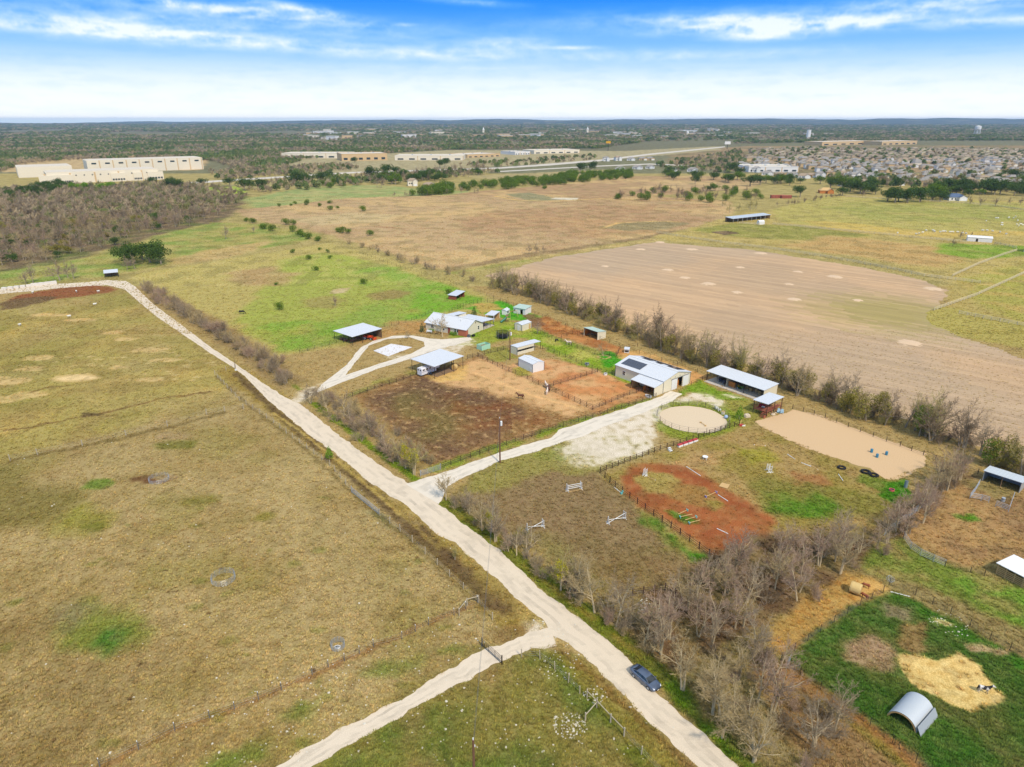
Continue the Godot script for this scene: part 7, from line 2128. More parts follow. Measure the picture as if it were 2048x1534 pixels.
# bones: [from, to, radius, radius]; the field of rounded cones is joined softly and meshed as surface nets
func flesh(bones: Array, cell: float, soft: float) -> ArrayMesh:
	var lo := Vector3.INF
	var hi := -Vector3.INF
	for b in bones:
		var m := maxf(b[2], b[3]) + cell * 2.0
		lo = lo.min(b[0] - Vector3.ONE * m).min(b[1] - Vector3.ONE * m)
		hi = hi.max(b[0] + Vector3.ONE * m).max(b[1] + Vector3.ONE * m)
	var n := Vector3i(((hi - lo) / cell).ceil()) + Vector3i.ONE
	var f := PackedFloat32Array()
	f.resize(n.x * n.y * n.z)
	f.fill(9.0)
	for b in bones:
		var m := maxf(b[2], b[3]) + soft * 2.0 + cell
		var a0 := Vector3i(((b[0].min(b[1]) - Vector3.ONE * m - lo) / cell).floor()).clamp(Vector3i.ZERO, n - Vector3i.ONE)
		var a1 := Vector3i(((b[0].max(b[1]) + Vector3.ONE * m - lo) / cell).ceil()).clamp(Vector3i.ZERO, n - Vector3i.ONE)
		var ab: Vector3 = b[1] - b[0]
		var l2 := maxf(ab.length_squared(), 1e-6)
		for z in range(a0.z, a1.z + 1):
			for y in range(a0.y, a1.y + 1):
				for x in range(a0.x, a1.x + 1):
					var p := lo + Vector3(x, y, z) * cell
					var t := clampf((p - b[0]).dot(ab) / l2, 0.0, 1.0)
					var d: float = p.distance_to(b[0] + ab * t) - lerpf(b[2], b[3], t)
					var i := (z * n.y + y) * n.x + x
					var e := f[i]
					var h := clampf(0.5 + 0.5 * (e - d) / soft, 0.0, 1.0)
					f[i] = lerpf(e, d, h) - soft * h * (1.0 - h)
	var at := {}
	var st := SurfaceTool.new()
	st.begin(Mesh.PRIMITIVE_TRIANGLES)
	st.set_smooth_group(0)
	var count := 0
	var dx := [0, 1, n.x, n.x + 1, n.x * n.y, n.x * n.y + 1, n.x * n.y + n.x, n.x * n.y + n.x + 1]
	for z in n.z - 1:
		for y in n.y - 1:
			for x in n.x - 1:
				var i := (z * n.y + y) * n.x + x
				var c := 0
				for k in 8:
					if f[i + dx[k]] < 0.0:
						c += 1
				if c == 0 or c == 8:
					continue
				var sum := Vector3.ZERO
				var w := 0
				for k in 8:
					for bit in [1, 2, 4]:
						if k & bit:
							continue
						var u: float = f[i + dx[k]]
						var v: float = f[i + dx[k | bit]]
						if (u < 0.0) != (v < 0.0):
							var g := u / (u - v)
							var p := Vector3(k & 1, (k >> 1) & 1, (k >> 2) & 1)
							p[[1, 2, 4].find(bit)] += g
							sum += p
							w += 1
				st.add_vertex(lo + (Vector3(x, y, z) + sum / w) * cell)
				at[i] = count
				count += 1
	for i in at:
		for q in [[1, n.x, n.x * n.y], [n.x, n.x * n.y, 1], [n.x * n.y, 1, n.x]]:
			if i + q[0] >= f.size():
				continue
			if (f[i] < 0.0) == (f[i + q[0]] < 0.0):
				continue
			var a = at.get(i)
			var b = at.get(i - q[1])
			var c = at.get(i - q[1] - q[2])
			var d = at.get(i - q[2])
			if a == null or b == null or c == null or d == null:
				continue
			for k in ([a, b, c, a, c, d] if f[i] >= 0.0 else [a, c, b, a, d, c]):
				st.add_index(k)
	st.generate_normals()
	return st.commit()

func V(x: float, y: float, z := 0.0) -> Vector3:
	return Vector3(x, y, z)

# head towards +x; the neck reaches down to graze, or is carried up
func horse_bones(graze: bool) -> Array:
	var b := [[V(-0.62, 1.18), V(-0.1, 1.10), 0.33, 0.32], [V(-0.1, 1.10), V(0.52, 1.16), 0.33, 0.31], [V(-0.66, 1.2), V(-0.72, 1.05), 0.30, 0.26], [V(0.5, 1.3), V(0.1, 1.3), 0.1, 0.1]]
	var poll := V(1.18, 0.62) if graze else V(1.12, 1.78)
	var muzzle := V(1.36, 0.18) if graze else V(1.55, 1.52)
	b.append_array([[V(0.55, 1.22), (V(0.55, 1.22) + poll) * 0.5, 0.26, 0.18], [(V(0.55, 1.22) + poll) * 0.5, poll, 0.18, 0.14], [poll, poll.lerp(muzzle, 0.5), 0.115, 0.10], [poll.lerp(muzzle, 0.5), muzzle, 0.10, 0.07]])
	for e in [-1, 1]:
		b.append([poll, poll + V(-0.06, 0.16, e * 0.07), 0.035, 0.02])
		b.append_array([[V(0.48, 1.05, e * 0.12), V(0.50, 0.72, e * 0.13), 0.13, 0.075], [V(0.50, 0.72, e * 0.13), V(0.50 + e * 0.05, 0.42, e * 0.13), 0.065, 0.05], [V(0.50 + e * 0.05, 0.42, e * 0.13), V(0.50 + e * 0.06, 0.06, e * 0.13), 0.042, 0.055]])
		b.append_array([[V(-0.66, 1.05, e * 0.13), V(-0.52, 0.78, e * 0.14), 0.19, 0.11], [V(-0.52, 0.78, e * 0.14), V(-0.74, 0.48, e * 0.13), 0.085, 0.055], [V(-0.74, 0.48, e * 0.13), V(-0.68 + e * 0.05, 0.06, e * 0.13), 0.045, 0.055]])
	return b

func animal(called: String, label: String, category: String, mesh: Mesh, mat: Material, at: Vector3, turn: float, s: float, dark: Material, horse := true, group := "") -> Node3D:
	var t := thing(called, label, category, at, turn, group)
	t.scale = Vector3.ONE * s
	part(t, "body", mesh, mat)
	if horse:
		var tail := Shape.new()
		tail.tube(V(-0.9, 1.2), V(-1.0, 0.95), 0.05, 0.08, 6)
		tail.tube(V(-1.0, 0.95), V(-1.02, 0.45), 0.08, 0.02, 6)
		part(t, "tail", tail.raw(), dark)
	return t

func build_animals():
	var up := flesh(horse_bones(false), 0.05, 0.07)
	var down := flesh(horse_bones(true), 0.05, 0.07)
	var black := plain("coat_black", Color(0.07, 0.06, 0.055), 0.7)
	var bay := plain("coat_bay", Color(0.388, 0.226, 0.135), 0.7)
	var sorrel := plain("coat_sorrel", Color(0.543, 0.290, 0.156), 0.7)
	var grey := plain("coat_grey", Color(0.831, 0.754, 0.683), 0.7)
	# a pied coat: large patches
	var n := FastNoiseLite.new()
	n.seed = 12
	n.frequency = 0.011
	var im := n.get_seamless_image(128, 128)
	im.convert(Image.FORMAT_RGB8)
	for y in 128:
		for x in 128:
			im.set_pixel(x, y, Color(0.06, 0.055, 0.055) if im.get_pixel(x, y).r > 0.52 else Color(0.86, 0.84, 0.80))
	var pied := plain("coat_pied", Color.WHITE, 0.7)
	pied.albedo_texture = ImageTexture.create_from_image(im)
	pied.uv1_triplanar = true
	pied.uv1_scale = Vector3.ONE * 0.55
	animal("horse", "black and white pied pony standing on strewn hay", "horse", up, pied, Vector3(63.36, 0, -70.56), -0.25, 0.82, black)
	animal("horse", "brown pony feeding at the far side of the hay bale", "horse", down, sorrel, Vector3(58.2, 0, -92.61), 2.5, 0.62, bay)
	animal("horse", "brown pony feeding at the near side of the hay bale", "horse", down, sorrel, Vector3(56.69, 0, -89.97), 2.1, 0.66, bay)
	animal("horse", "black horse grazing on the green back pasture", "horse", down, black, Vector3(-106.9, 0, -261.9), 0.3, 1.05, black)
	animal("horse", "dark bay horse standing on the trampled earth paddock", "horse", up, bay, Vector3(2.34, 0, -174), 2.9, 1.0, black)
	animal("horse", "white horse by the paddock fence post, nose to the rails", "horse", up, grey, Vector3(9.9, 0, -182.2), 1.9, 1.0, grey)
	animal("horse", "dark horse beside the white one at the paddock fence", "horse", up, bay, Vector3(10.48, 0, -179.5), 1.6, 1.0, black)
	animal("horse", "white-faced pale horse behind the dark one at the fence corner", "horse", up, grey, Vector3(9.81, 0, -177.3), 1.4, 0.95, grey)
	animal("horse", "cream horse standing in the eastern dirt pen", "horse", up, grey, Vector3(19.3, 0, -222.2), 2.9, 1.0, grey)
	animal("horse", "small dark pony at the eastern pen's fence", "horse", down, black, Vector3(15.41, 0, -225.6), 0.6, 0.7, black)
	var sheep := flesh([[V(-0.3, 0.62), V(0.3, 0.62), 0.26, 0.25], [V(0.35, 0.72), V(0.58, 0.82), 0.12, 0.1], [V(0.58, 0.82), V(0.72, 0.74), 0.09, 0.06], [V(0.28, 0.45, 0.12), V(0.28, 0.03, 0.12), 0.06, 0.04], [V(0.28, 0.45, -0.12), V(0.28, 0.03, -0.12), 0.06, 0.04], [V(-0.3, 0.45, 0.12), V(-0.3, 0.03, 0.12), 0.06, 0.04], [V(-0.3, 0.45, -0.12), V(-0.3, 0.03, -0.12), 0.06, 0.04]], 0.06, 0.05)
	var wool := plain("wool", Color(0.852, 0.838, 0.789), 1.0)
	var rng := rng_of(55)
	for p in [Vector3(268.9, 0, -459.3), Vector3(272.1, 0, -461.5), Vector3(276.8, 0, -465.7), Vector3(284.2, 0, -474.5), Vector3(289, 0, -474.5), Vector3(287.4, 0, -470.1), Vector3(289.9, 0, -467.9), Vector3(293.2, 0, -470.1), Vector3(294.6, 0, -470.1), Vector3(296.7, 0, -467.9), Vector3(298.4, 0, -467.9), Vector3(301.8, 0, -467.9), Vector3(302.5, 0, -463.6), Vector3(303.5, 0, -461.5), Vector3(355.4, 0, -520.8), Vector3(373.7, 0, -537.3), Vector3(375.3, 0, -537.3), Vector3(360.3, 0, -510.4), Vector3(353.3, 0, -500.3), Vector3(385.3, 0, -540.1), Vector3(387.2, 0, -537.3), Vector3(394.7, 0, -545.9), Vector3(380.8, 0, -523.5), Vector3(365.8, 0, -502.8), Vector3(363.8, 0, -497.9), Vector3(370.4, 0, -505.3), Vector3(368.4, 0, -500.3), Vector3(322.9, 0, -474.5), Vector3(326, 0, -474.5), Vector3(328.3, 0, -472.3), Vector3(330.5, 0, -467.9), Vector3(328.8, 0, -459.3), Vector3(258.8, 0, -463.6)]:
		animal("sheep", "white sheep grazing on the east pasture", "sheep", sheep, wool, p, rng.randf() * TAU, 1.5, wool, false, "sheep on the east pasture")
	for p in [Vector3(-172.1, 0, -256.8), Vector3(-184, 0, -297.9), Vector3(-193.8, 0, -297.9), Vector3(-212, 0, -296), Vector3(-172.7, 0, -275.2), Vector3(-183.5, 0, -245.1)]:
		animal("sheep", "white sheep scattered on the west field near the lane", "sheep", sheep, wool, p, rng.randf() * TAU, 1.2, wool, false, "sheep on the west field")

# ------------------------------------------------------------------ trees: bare winter trees, brush, junipers and live oaks

# recursive branching; limbs go to s_low, twigs to s_top
func branch(s_low: Shape, s_top: Shape, p: Vector3, dir: Vector3, long: float, r: float, level: int, o: Dictionary, rng: RandomNumberGenerator):
	var last: bool = level >= o.levels
	var segs := 1 if last else (4 if level == 0 else (3 if level == 1 else 2))
	var s := s_low if level <= o.get("wood", 1) else s_top
	var sides := 6 if level == 0 else (4 if level == 1 else 3)
	var d := dir
	var at := p
	var rad := r
	var kids: Array = o.kids
	for k in segs:
		var nd := (d + Vector3(rng.randf_range(-1, 1), rng.randf_range(-0.5, 0.9), rng.randf_range(-1, 1)) * (0.10 if level == 0 else 0.24) + Vector3(0, o.get("lift", 0.06), 0)).normalized()
		var next := at + nd * long / segs
		var nr := rad * (0.80 if not last else 0.45)
		s.tube(at, next, rad, nr, sides)
		if not last:
			var first: float = o.get("clear", 0.3) if level == 0 else 0.15
			var n: int = kids[level]
			for j in n:
				var f := (j + rng.randf()) / n
				if f < first or int(f * segs) != k:
					continue
				var g := f * segs - k
				var spin := rng.randf() * TAU
				var x := nd.cross(Vector3(0.3, 0.1, 0.95)).normalized()
				var z := x.cross(nd)
				var open: float = rng.randf_range(0.5, 1.05) * o.get("open", 1.0)
				var cd := (nd * cos(open) + (x * cos(spin) + z * sin(spin)) * sin(open)).normalized()
				if cd.y < -0.2:
					cd.y *= 0.3
					cd = cd.normalized()
				var cl: float = long * o.ratio[level] * rng.randf_range(0.65, 1.15) * (1.15 - 0.45 * f)
				branch(s_low, s_top, at.lerp(next, g), cd, cl, maxf(lerpf(rad, nr, g) * 0.6, o.twig), level + 1, o, rng)
		at = next
		d = nd
		rad = nr
	if not last:
		branch(s_low, s_top, at, d, long * o.ratio[level] * 0.9, maxf(rad * 0.8, o.twig), level + 1, o, rng)

func bare_kind(called: String, seed_: int, o: Dictionary):
	var rng := rng_of(seed_)
	var low := Shape.new()
	var top := Shape.new()
	for k in o.get("stems", 1):
		var a := rng.randf() * TAU
		var tilt: float = o.get("tilt", 0.06)
		var base: Vector3 = Vector3(cos(a), 0, sin(a)) * o.get("foot", 0.0) * rng.randf()
		branch(low, top, base, (Vector3(cos(a) * tilt, 1, sin(a) * tilt)).normalized(), o.trunk * rng.randf_range(0.85, 1.1), o.r, 0, o, rng)
	kinds[called] = {"low": low.raw(), "top": top.raw()}

# many small leaf sprays spread through the lobes of a crown
func leafy_kind(called: String, seed_: int, lobes: Array, n: int, leaf: float, trunk_h: float, trunk_r: float, flat := 0.0):
	var rng := rng_of(seed_)
	var top := Shape.new()
	top.painted = true
	var total := 0.0
	for l in lobes:
		total += l[3] * l[3]
	for l in lobes:
		var m := int(n * l[3] * l[3] / total)
		var c := Vector3(l[0], l[1], l[2])
		for k in m:
			var d := Vector3(rng.randfn(), rng.randfn() * l[4], rng.randfn()).normalized()
			var rr: float = l[3] * (0.55 + 0.5 * pow(rng.randf(), 0.5)) * (1.0 + 0.18 * sin(d.x * 7.0 + l[0]) * sin(d.z * 6.0 + d.y * 5.0))
			var p := c + Vector3(d.x * rr, d.y * rr * l[4], d.z * rr)
			if p.y < 0.05:
				continue
			var u := Vector3(rng.randfn(), rng.randfn() * 0.7, rng.randfn()).normalized()
			var v := u.cross(Vector3(rng.randfn(), rng.randfn(), rng.randfn())).normalized()
			var sz := leaf * rng.randf_range(0.6, 1.4)
			var g := rng.randf_range(0.75, 1.25)
			top.tint = Color(g * rng.randf_range(0.9, 1.15), g, g * rng.randf_range(0.8, 1.1))
			top.tri(p - u * sz, p + v * sz * 0.7, p + u * sz * 0.8)
			top.tri(p - v * sz * 0.6, p + u * sz * 0.5 + v * sz * 0.2, p - u * sz * 0.4 + v * sz * 0.7)
	var low := Shape.new()
	low.tube(Vector3.ZERO, Vector3(0, trunk_h, 0), trunk_r, trunk_r * 0.7, 7)
	for k in 5:
		var a := TAU * k / 5.0 + rng.randf()
		var e := Vector3(cos(a), 0.9, sin(a)) * trunk_h * 0.7
		low.tube(Vector3(0, trunk_h * 0.7, 0), Vector3(0, trunk_h * 0.7, 0) + e, trunk_r * 0.6, trunk_r * 0.2, 5)
	kinds[called] = {"low": low.raw(), "top": top.raw()}

func make_tree_kinds():
	plain("bark_pale", Color(0.718, 0.648, 0.508), 1.0)
	plain("bark_grey", Color(0.599, 0.543, 0.451), 1.0)
	plain("twig_grey", Color(0.585, 0.515, 0.409), 1.0)
	plain("twig_tan", Color(0.641, 0.564, 0.402), 1.0)
	plain("twig_mauve", Color(0.620, 0.522, 0.430), 1.0)
	plain("twig_dark", Color(0.486, 0.416, 0.318), 1.0)
	plain("twig_olive", Color(0.613, 0.571, 0.332), 1.0)
	for q in [["leaf_juniper", Color(0.139, 0.221, 0.021)], ["leaf_oak", Color(0.082, 0.139, 0.026)], ["leaf_olive", Color(0.286, 0.249, 0.050)], ["leaf_lime", Color(0.475, 0.425, 0.016)], ["leaf_bright", Color(0.183, 0.351, 0.021)], ["leaf_blue", Color(0.042, 0.115, 0.037)]]:
		var m := plain(q[0], q[1].linear_to_srgb(), 0.9)
		m.vertex_color_use_as_albedo = true
		m.backlight_enabled = true
		m.backlight = Color(0.25, 0.25, 0.2)
		m.metallic_specular = 0.2
	for k in 4:   # tall trees near the lane, about 7 to 8 m
		bare_kind("bare_%d" % k, 100 + k, {"trunk": 4.4, "r": 0.2, "levels": 4, "kids": [9, 6, 6, 7], "ratio": [0.78, 0.52, 0.46, 0.55], "twig": 0.015, "clear": 0.28, "stems": 1 + (k % 2), "foot": 0.3, "tilt": 0.14, "open": 1.15, "lift": 0.02})
	for k in 3:   # brush, about 3.5 m
		bare_kind("brush_%d" % k, 200 + k, {"trunk": 1.9, "r": 0.05, "levels": 3, "kids": [6, 7, 7], "ratio": [0.72, 0.62, 0.6], "twig": 0.010, "clear": 0.05, "stems": 6, "foot": 0.9, "tilt": 0.5, "wood": 0})
	for k in 3:   # trees some hundreds of metres off: fewer, stouter twigs
		bare_kind("mid_%d" % k, 300 + k, {"trunk": 2.9, "r": 0.17, "levels": 3, "kids": [9, 9, 9], "ratio": [0.95, 0.58, 0.5], "twig": 0.03, "clear": 0.3, "stems": 1, "open": 1.15, "lift": 0.0})
	for k in 3:
		var lob := []
		var rng := rng_of(400 + k)
		for j in 6:
			lob.append([rng.randf_range(-0.9, 0.9), rng.randf_range(0.8, 1.9), rng.randf_range(-0.9, 0.9), rng.randf_range(0.8, 1.15), 0.9])
		leafy_kind("juniper_%d" % k, 410 + k, lob, 1500, 0.13, 1.2, 0.12)
		lob = []
		for j in 10:
			var a := rng.randf() * TAU
			var rr := rng.randf_range(0.4, 3.2)
			lob.append([cos(a) * rr, rng.randf_range(2.6, 4.6), sin(a) * rr, rng.randf_range(1.3, 2.0), 0.8])
		leafy_kind("oak_%d" % k, 420 + k, lob, 2200, 0.24, 2.6, 0.3)
		lob = []
		for j in 7:
			var a := rng.randf() * TAU
			lob.append([cos(a) * 0.8, 1.6 + j * 0.55, sin(a) * 0.8, rng.randf_range(0.9, 1.3), 0.9])
		leafy_kind("olive_%d" % k, 430 + k, lob, 1400, 0.14, 2.0, 0.12)
	leafy_kind("cone_0", 441, [[0, 0.5, 0, 0.75, 1.0], [0, 1.1, 0, 0.6, 1.0], [0, 1.7, 0, 0.42, 1.1], [0, 2.2, 0, 0.22, 1.2]], 900, 0.09, 0.5, 0.08)
	leafy_kind("mistle_0", 442, [[-0.4, 2.2, 0.2, 0.7, 1.1], [0.5, 2.9, -0.2, 0.75, 1.2], [0.0, 3.7, 0.3, 0.6, 1.2], [0.6, 2.0, 0.4, 0.5, 1.0], [-0.5, 3.2, -0.4, 0.5, 1.0]], 700, 0.11, 2.0, 0.1)
	# plain far trees
	leafy_kind("far_green", 450, [[0, 2.6, 0, 2.2, 0.9], [1.3, 2.2, 0.7, 1.6, 0.8], [-1.2, 2.4, -0.6, 1.7, 0.8], [0.1, 3.6, -0.3, 1.5, 0.8]], 240, 0.62, 1.6, 0.25)
	bare_kind("far_bare", 460, {"trunk": 2.6, "r": 0.22, "levels": 2, "kids": [14, 14], "ratio": [1.0, 0.5], "twig": 0.085, "clear": 0.2, "open": 1.2, "lift": 0.0})

func tree(called: String, label: String, kind: String, at: Vector3, s: float, top: String, group := "", low := "bark_pale", rng: RandomNumberGenerator = null, category := "tree") -> Node3D:
	var t := thing(called, label, category, at, rng.randf() * TAU if rng else 0.0, group)
	t.scale = Vector3(s, s * (rng.randf_range(0.88, 1.14) if rng else 1.0), s)
	part(t, "trunk", kinds[kind].low, M[low])
	part(t, "crown", kinds[kind].top, M[top])
	return t

func near_line(flat: Array, n: int, width: float, rng: RandomNumberGenerator) -> Array:
	var l := points(flat)
	var out := []
	for k in n:
		var a := along(l, (k + rng.randf()) / n)
		var b := along(l, minf(1.0, (k + 0.5) / n + 0.01))
		out.append(Vector3(a.x + rng.randf_range(-0.5, 0.5) * width, 0, a.y + rng.randf_range(-0.5, 0.5) * width))
	return out

func in_area(flat: Array, n: int, rng: RandomNumberGenerator, apart := 0.0) -> Array:
	var o := points(flat)
	var lo := o[0]
	var hi := o[0]
	for p in o:
		lo = lo.min(p)
		hi = hi.max(p)
	var out := []
	var grid := {}
	for k in n * 30:
		if out.size() >= n:
			break
		var p := Vector2(rng.randf_range(lo.x, hi.x), rng.randf_range(lo.y, hi.y))
		if not Geometry2D.is_point_in_polygon(p, o):
			continue
		if apart > 0.0:
			var c := Vector2i((p / apart).floor())
			if grid.has(c):
				continue
			grid[c] = true
		out.append(Vector3(p.x, 0, p.y))
	return out

func plant_near():
	var rng := rng_of(61)
	var tw := ["twig_grey", "twig_tan", "twig_mauve", "twig_grey"]
	# brush along the lane
	for p in near_line([-167,-306,-134,-266,-103.9,-232.6,-80.4,-205.7,-63.3,-184.6], 75, 6.0, rng):
		tree("brush_shrub", "grey-brown leafless brush in the hedge along the lane's upper stretch", "brush_%d" % (rng.randi() % 3), p, rng.randf_range(0.75, 1.25), tw[rng.randi() % 4], "brush along the upper lane", "bark_grey", rng, "shrub")
	for p in near_line([-54.1,-174,-41.2,-158.3,-31.3,-145.5,-20,-131.3], 16, 4.0, rng):
		tree("bare_tree", "leafless roadside tree between the house drive and the barn drive", "bare_%d" % (rng.randi() % 4), p, rng.randf_range(0.5, 0.8), tw[rng.randi() % 4], "roadside trees between the drives", "bark_pale", rng)
	for p in near_line([-56.3,-178.8,-41.6,-159.9,-31.5,-146.8,-19,-132], 30, 7.0, rng):
		tree("brush_shrub", "leafless brush under the roadside trees between the two drives", "brush_%d" % (rng.randi() % 3), p, rng.randf_range(0.6, 1.05), tw[rng.randi() % 4], "brush between the drives", "bark_grey", rng, "shrub")
	for q in [[Vector3(-23.39, 0, -133.6), 1.15, "yellow-green mistletoe tree beside the barn drive mouth"], [Vector3(-21.15, 0, -130.9), 1.25, "tall yellow-green mistletoe tree at the barn drive gate"], [Vector3(-5.9, 0, -111.3), 0.75, "yellow-green tinged tree opposite the west field gate"], [Vector3(-4.31, 0, -109.3), 0.8, "yellow-green tinged tree behind the lane by a show jump"], [Vector3(1.45, 0, -104.8), 0.7, "small yellow-green tree in front of a cross-pole jump"], [Vector3(7.95, 0, -92.1), 1.2, "lane-side tree carrying a clump of yellow mistletoe"]]:
		var t := tree("mistletoe_tree", q[2], "bare_%d" % (rng.randi() % 4), q[0], q[1] * 0.72, "twig_olive", "", "bark_pale", rng)
		part(t, "mistletoe", kinds.mistle_0.top, M.leaf_lime, Transform3D(Basis.from_scale(Vector3.ONE * 1.25), Vector3(0, 1.2, 0)))
	tree("bare_tree", "single small leafless tree at the barn drive's south corner", "bare_1", Vector3(-13.27, 0, -120.4), 0.72, "twig_tan", "", "bark_pale", rng)
	for p in near_line([-9.3,-116.7,-2.2,-107.2,3.2,-100.6], 10, 4.0, rng):
		tree("bare_tree", "leafless tree in the row between the lane and the jumping field", "bare_%d" % (rng.randi() % 4), p, rng.randf_range(0.5, 0.75), tw[rng.randi() % 4], "trees beside the jumping field", "bark_pale", rng)
	for p in near_line([-12.5,-119.5,-2.2,-106.3,5.6,-96,13.7,-86,19.4,-79], 26, 4.0, rng):
		tree("brush_shrub", "low leafless brush at the foot of the jumping field's tree row", "brush_%d" % (rng.randi() % 3), p, rng.randf_range(0.4, 0.8), tw[rng.randi() % 4], "brush beside the jumping field", "bark_grey", rng, "shrub")
	for q in [[Vector3(9.96, 0, -90.59), 0.95], [Vector3(9.12, 0, -91.34), 0.8], [Vector3(12.97, 0, -86.51), 1.0], [Vector3(15.81, 0, -83.36), 1.0], [Vector3(14.92, 0, -85.82), 0.7], [Vector3(11.32, 0, -89.6), 0.8], [Vector3(19.12, 0, -79.35), 0.85], [Vector3(20.16, 0, -80.58), 0.7], [Vector3(17.26, 0, -82.92), 0.6]]:
		tree("bare_tree", "tall leafless tree with pale trunk standing over the lane verge", "bare_%d" % (rng.randi() % 4), q[0], q[1], "twig_tan" if rng.randf() < 0.6 else "twig_grey", "tall trees over the lane verge", "bark_pale", rng)
	# the thicket in the south corner
	for p in in_area([19.5,-83.8,24.2,-87.8,35.8,-98.1,46.2,-103.2,55.8,-104.8,66.1,-107.2,81.1,-119.5,93.9,-129.1,98.8,-130.9,78.5,-111.3,62,-98.8,49.7,-90.2,39.8,-84.9,29.2,-77.5,22.9,-75.1,20.8,-78.5], 60, rng, 2.9):
		tree("bare_tree", "grey-pink leafless tree in the thicket at the property's corner", "bare_%d" % (rng.randi() % 4), p, rng.randf_range(0.6, 0.95), ["twig_mauve", "twig_grey", "twig_mauve", "twig_tan"][rng.randi() % 4], "trees of the corner thicket", "bark_pale", rng)
	for p in in_area([18.8,-83.8,24.2,-87.8,35.8,-98.1,46.8,-104.8,56.5,-106.3,66.9,-108.8,81.1,-119.5,93.9,-129.1,98.8,-130.9,78.5,-111.3,62,-98.8,49.2,-89,39,-82.7,28.7,-75.6,22.8,-74.7,20.6,-77.5], 22, rng, 2.0):
		tree("brush_shrub", "grey leafless brush under the corner thicket's trees", "brush_%d" % (rng.randi() % 3), p, rng.randf_range(0.5, 0.95), ["twig_mauve", "twig_grey", "twig_dark"][rng.randi() % 3], "brush of the corner thicket", "bark_grey", rng, "shrub")
	# along the lane past the corner
	for p in near_line([23,-71.8,25.7,-66.9,28.1,-62.4,31.3,-57.6], 9, 3.5, rng):
		tree("bare_tree", "tall tan leafless tree on the lane bank past the parked car", "bare_%d" % (rng.randi() % 4), p, rng.randf_range(0.85, 1.1), "twig_tan", "trees on the bank past the car", "bark_pale", rng)
	for p in in_area([24.7,-73.8,36.4,-79.5,37.6,-74.7,40.9,-66.1,41.5,-59.3,31.3,-57.6,27.4,-66.1], 9, rng, 4.5):
		tree("bare_tree", "grey leafless tree between the lane bank and the dirt track", "bare_%d" % (rng.randi() % 4), p, rng.randf_range(0.6, 1.0), tw[rng.randi() % 4], "trees between lane and dirt track", "bark_pale", rng)
	for p in in_area([23.8,-72.8,36.1,-78.5,37.6,-74.7,40.6,-66.9,42.7,-59.3,31.3,-57.6,26.3,-66.9], 14, rng, 2.0):
		tree("brush_shrub", "dark leafless brush on the bank by the dirt track", "brush_%d" % (rng.randi() % 3), p, rng.randf_range(0.5, 0.9), ["twig_dark", "twig_grey", "twig_mauve"][rng.randi() % 3], "brush by the dirt track", "bark_grey", rng, "shrub")
	# far hedgerow behind the arena and barns
	for p in near_line([-9,-311,8,-293,25,-264,39.5,-240,51.7,-219.5,62.2,-201.9,71.5,-192,79.2,-180.7,86.5,-171.1,93.1,-162.4,99.7,-153.3,105.7,-142.9,111.8,-132,114.8,-125.5], 165, 7.0, rng):
		if rng.randf() < 0.72:
			tree("bare_tree", "leafless hedgerow tree between the barns and the ploughed field", "bare_%d" % (rng.randi() % 4), p, rng.randf_range(0.75, 1.25), ["twig_grey", "twig_tan", "twig_dark", "twig_olive", "twig_mauve"][rng.randi() % 5], "hedgerow trees by the ploughed field", "bark_grey", rng)
		else:
			tree("hedgerow_tree", "olive green leafy tree in the hedgerow by the ploughed field", "olive_%d" % (rng.randi() % 3), p, rng.randf_range(0.8, 1.3), "leaf_olive", "olive trees in the hedgerow", "bark_grey", rng)
	for p in near_line([-11,-311,8,-290,25,-260,39.2,-237.5,51.4,-217.8,61.8,-200.5,71,-190.3,78.6,-179.1,85.9,-169.7,92.5,-161.1,99.1,-152.1,105,-141.8,111.1,-130.9,114.1,-124.4], 80, 6.0, rng):
		tree("brush_shrub", "leafless brush at the foot of the ploughed field's hedgerow", "brush_%d" % (rng.randi() % 3), p, rng.randf_range(0.7, 1.15), ["twig_grey", "twig_dark", "twig_olive"][rng.randi() % 3], "brush of the hedgerow", "bark_grey", rng, "shrub")
	for p in near_line([-100,-424,-69,-385,-42,-349,-15,-317], 20, 6.0, rng):
		tree("brush_shrub", "sparse leafless brush along the back pasture's far edge", "brush_%d" % (rng.randi() % 3), p, rng.randf_range(0.7, 1.3), ["twig_grey", "twig_tan"][rng.randi() % 2], "brush behind the back pasture", "bark_grey", rng, "shrub")
	for q in [[Vector3(89.57, 0, -160.5), 1.0, "leaf_olive", "olive"], [Vector3(93.73, 0, -158), 1.0, "leaf_olive", "olive"], [Vector3(99.14, 0, -150.4), 1.1, "leaf_juniper", "olive"], [Vector3(88.77, 0, -164.3), 0.9, "leaf_olive", "olive"], [Vector3(101.5, 0, -151.5), 0.9, "leaf_oak", "olive"], [Vector3(105.9, 0, -134.3), 1.1, "leaf_juniper", "olive"], [Vector3(85.25, 0, -171.5), 0.8, "leaf_olive", "olive"]]:
		tree("hedgerow_tree", "dense green leafy tree in the hedgerow behind the sand arena", "olive_%d" % (rng.randi() % 3), q[0], q[1] * 1.15, q[2], "green trees behind the sand arena", "bark_grey", rng)
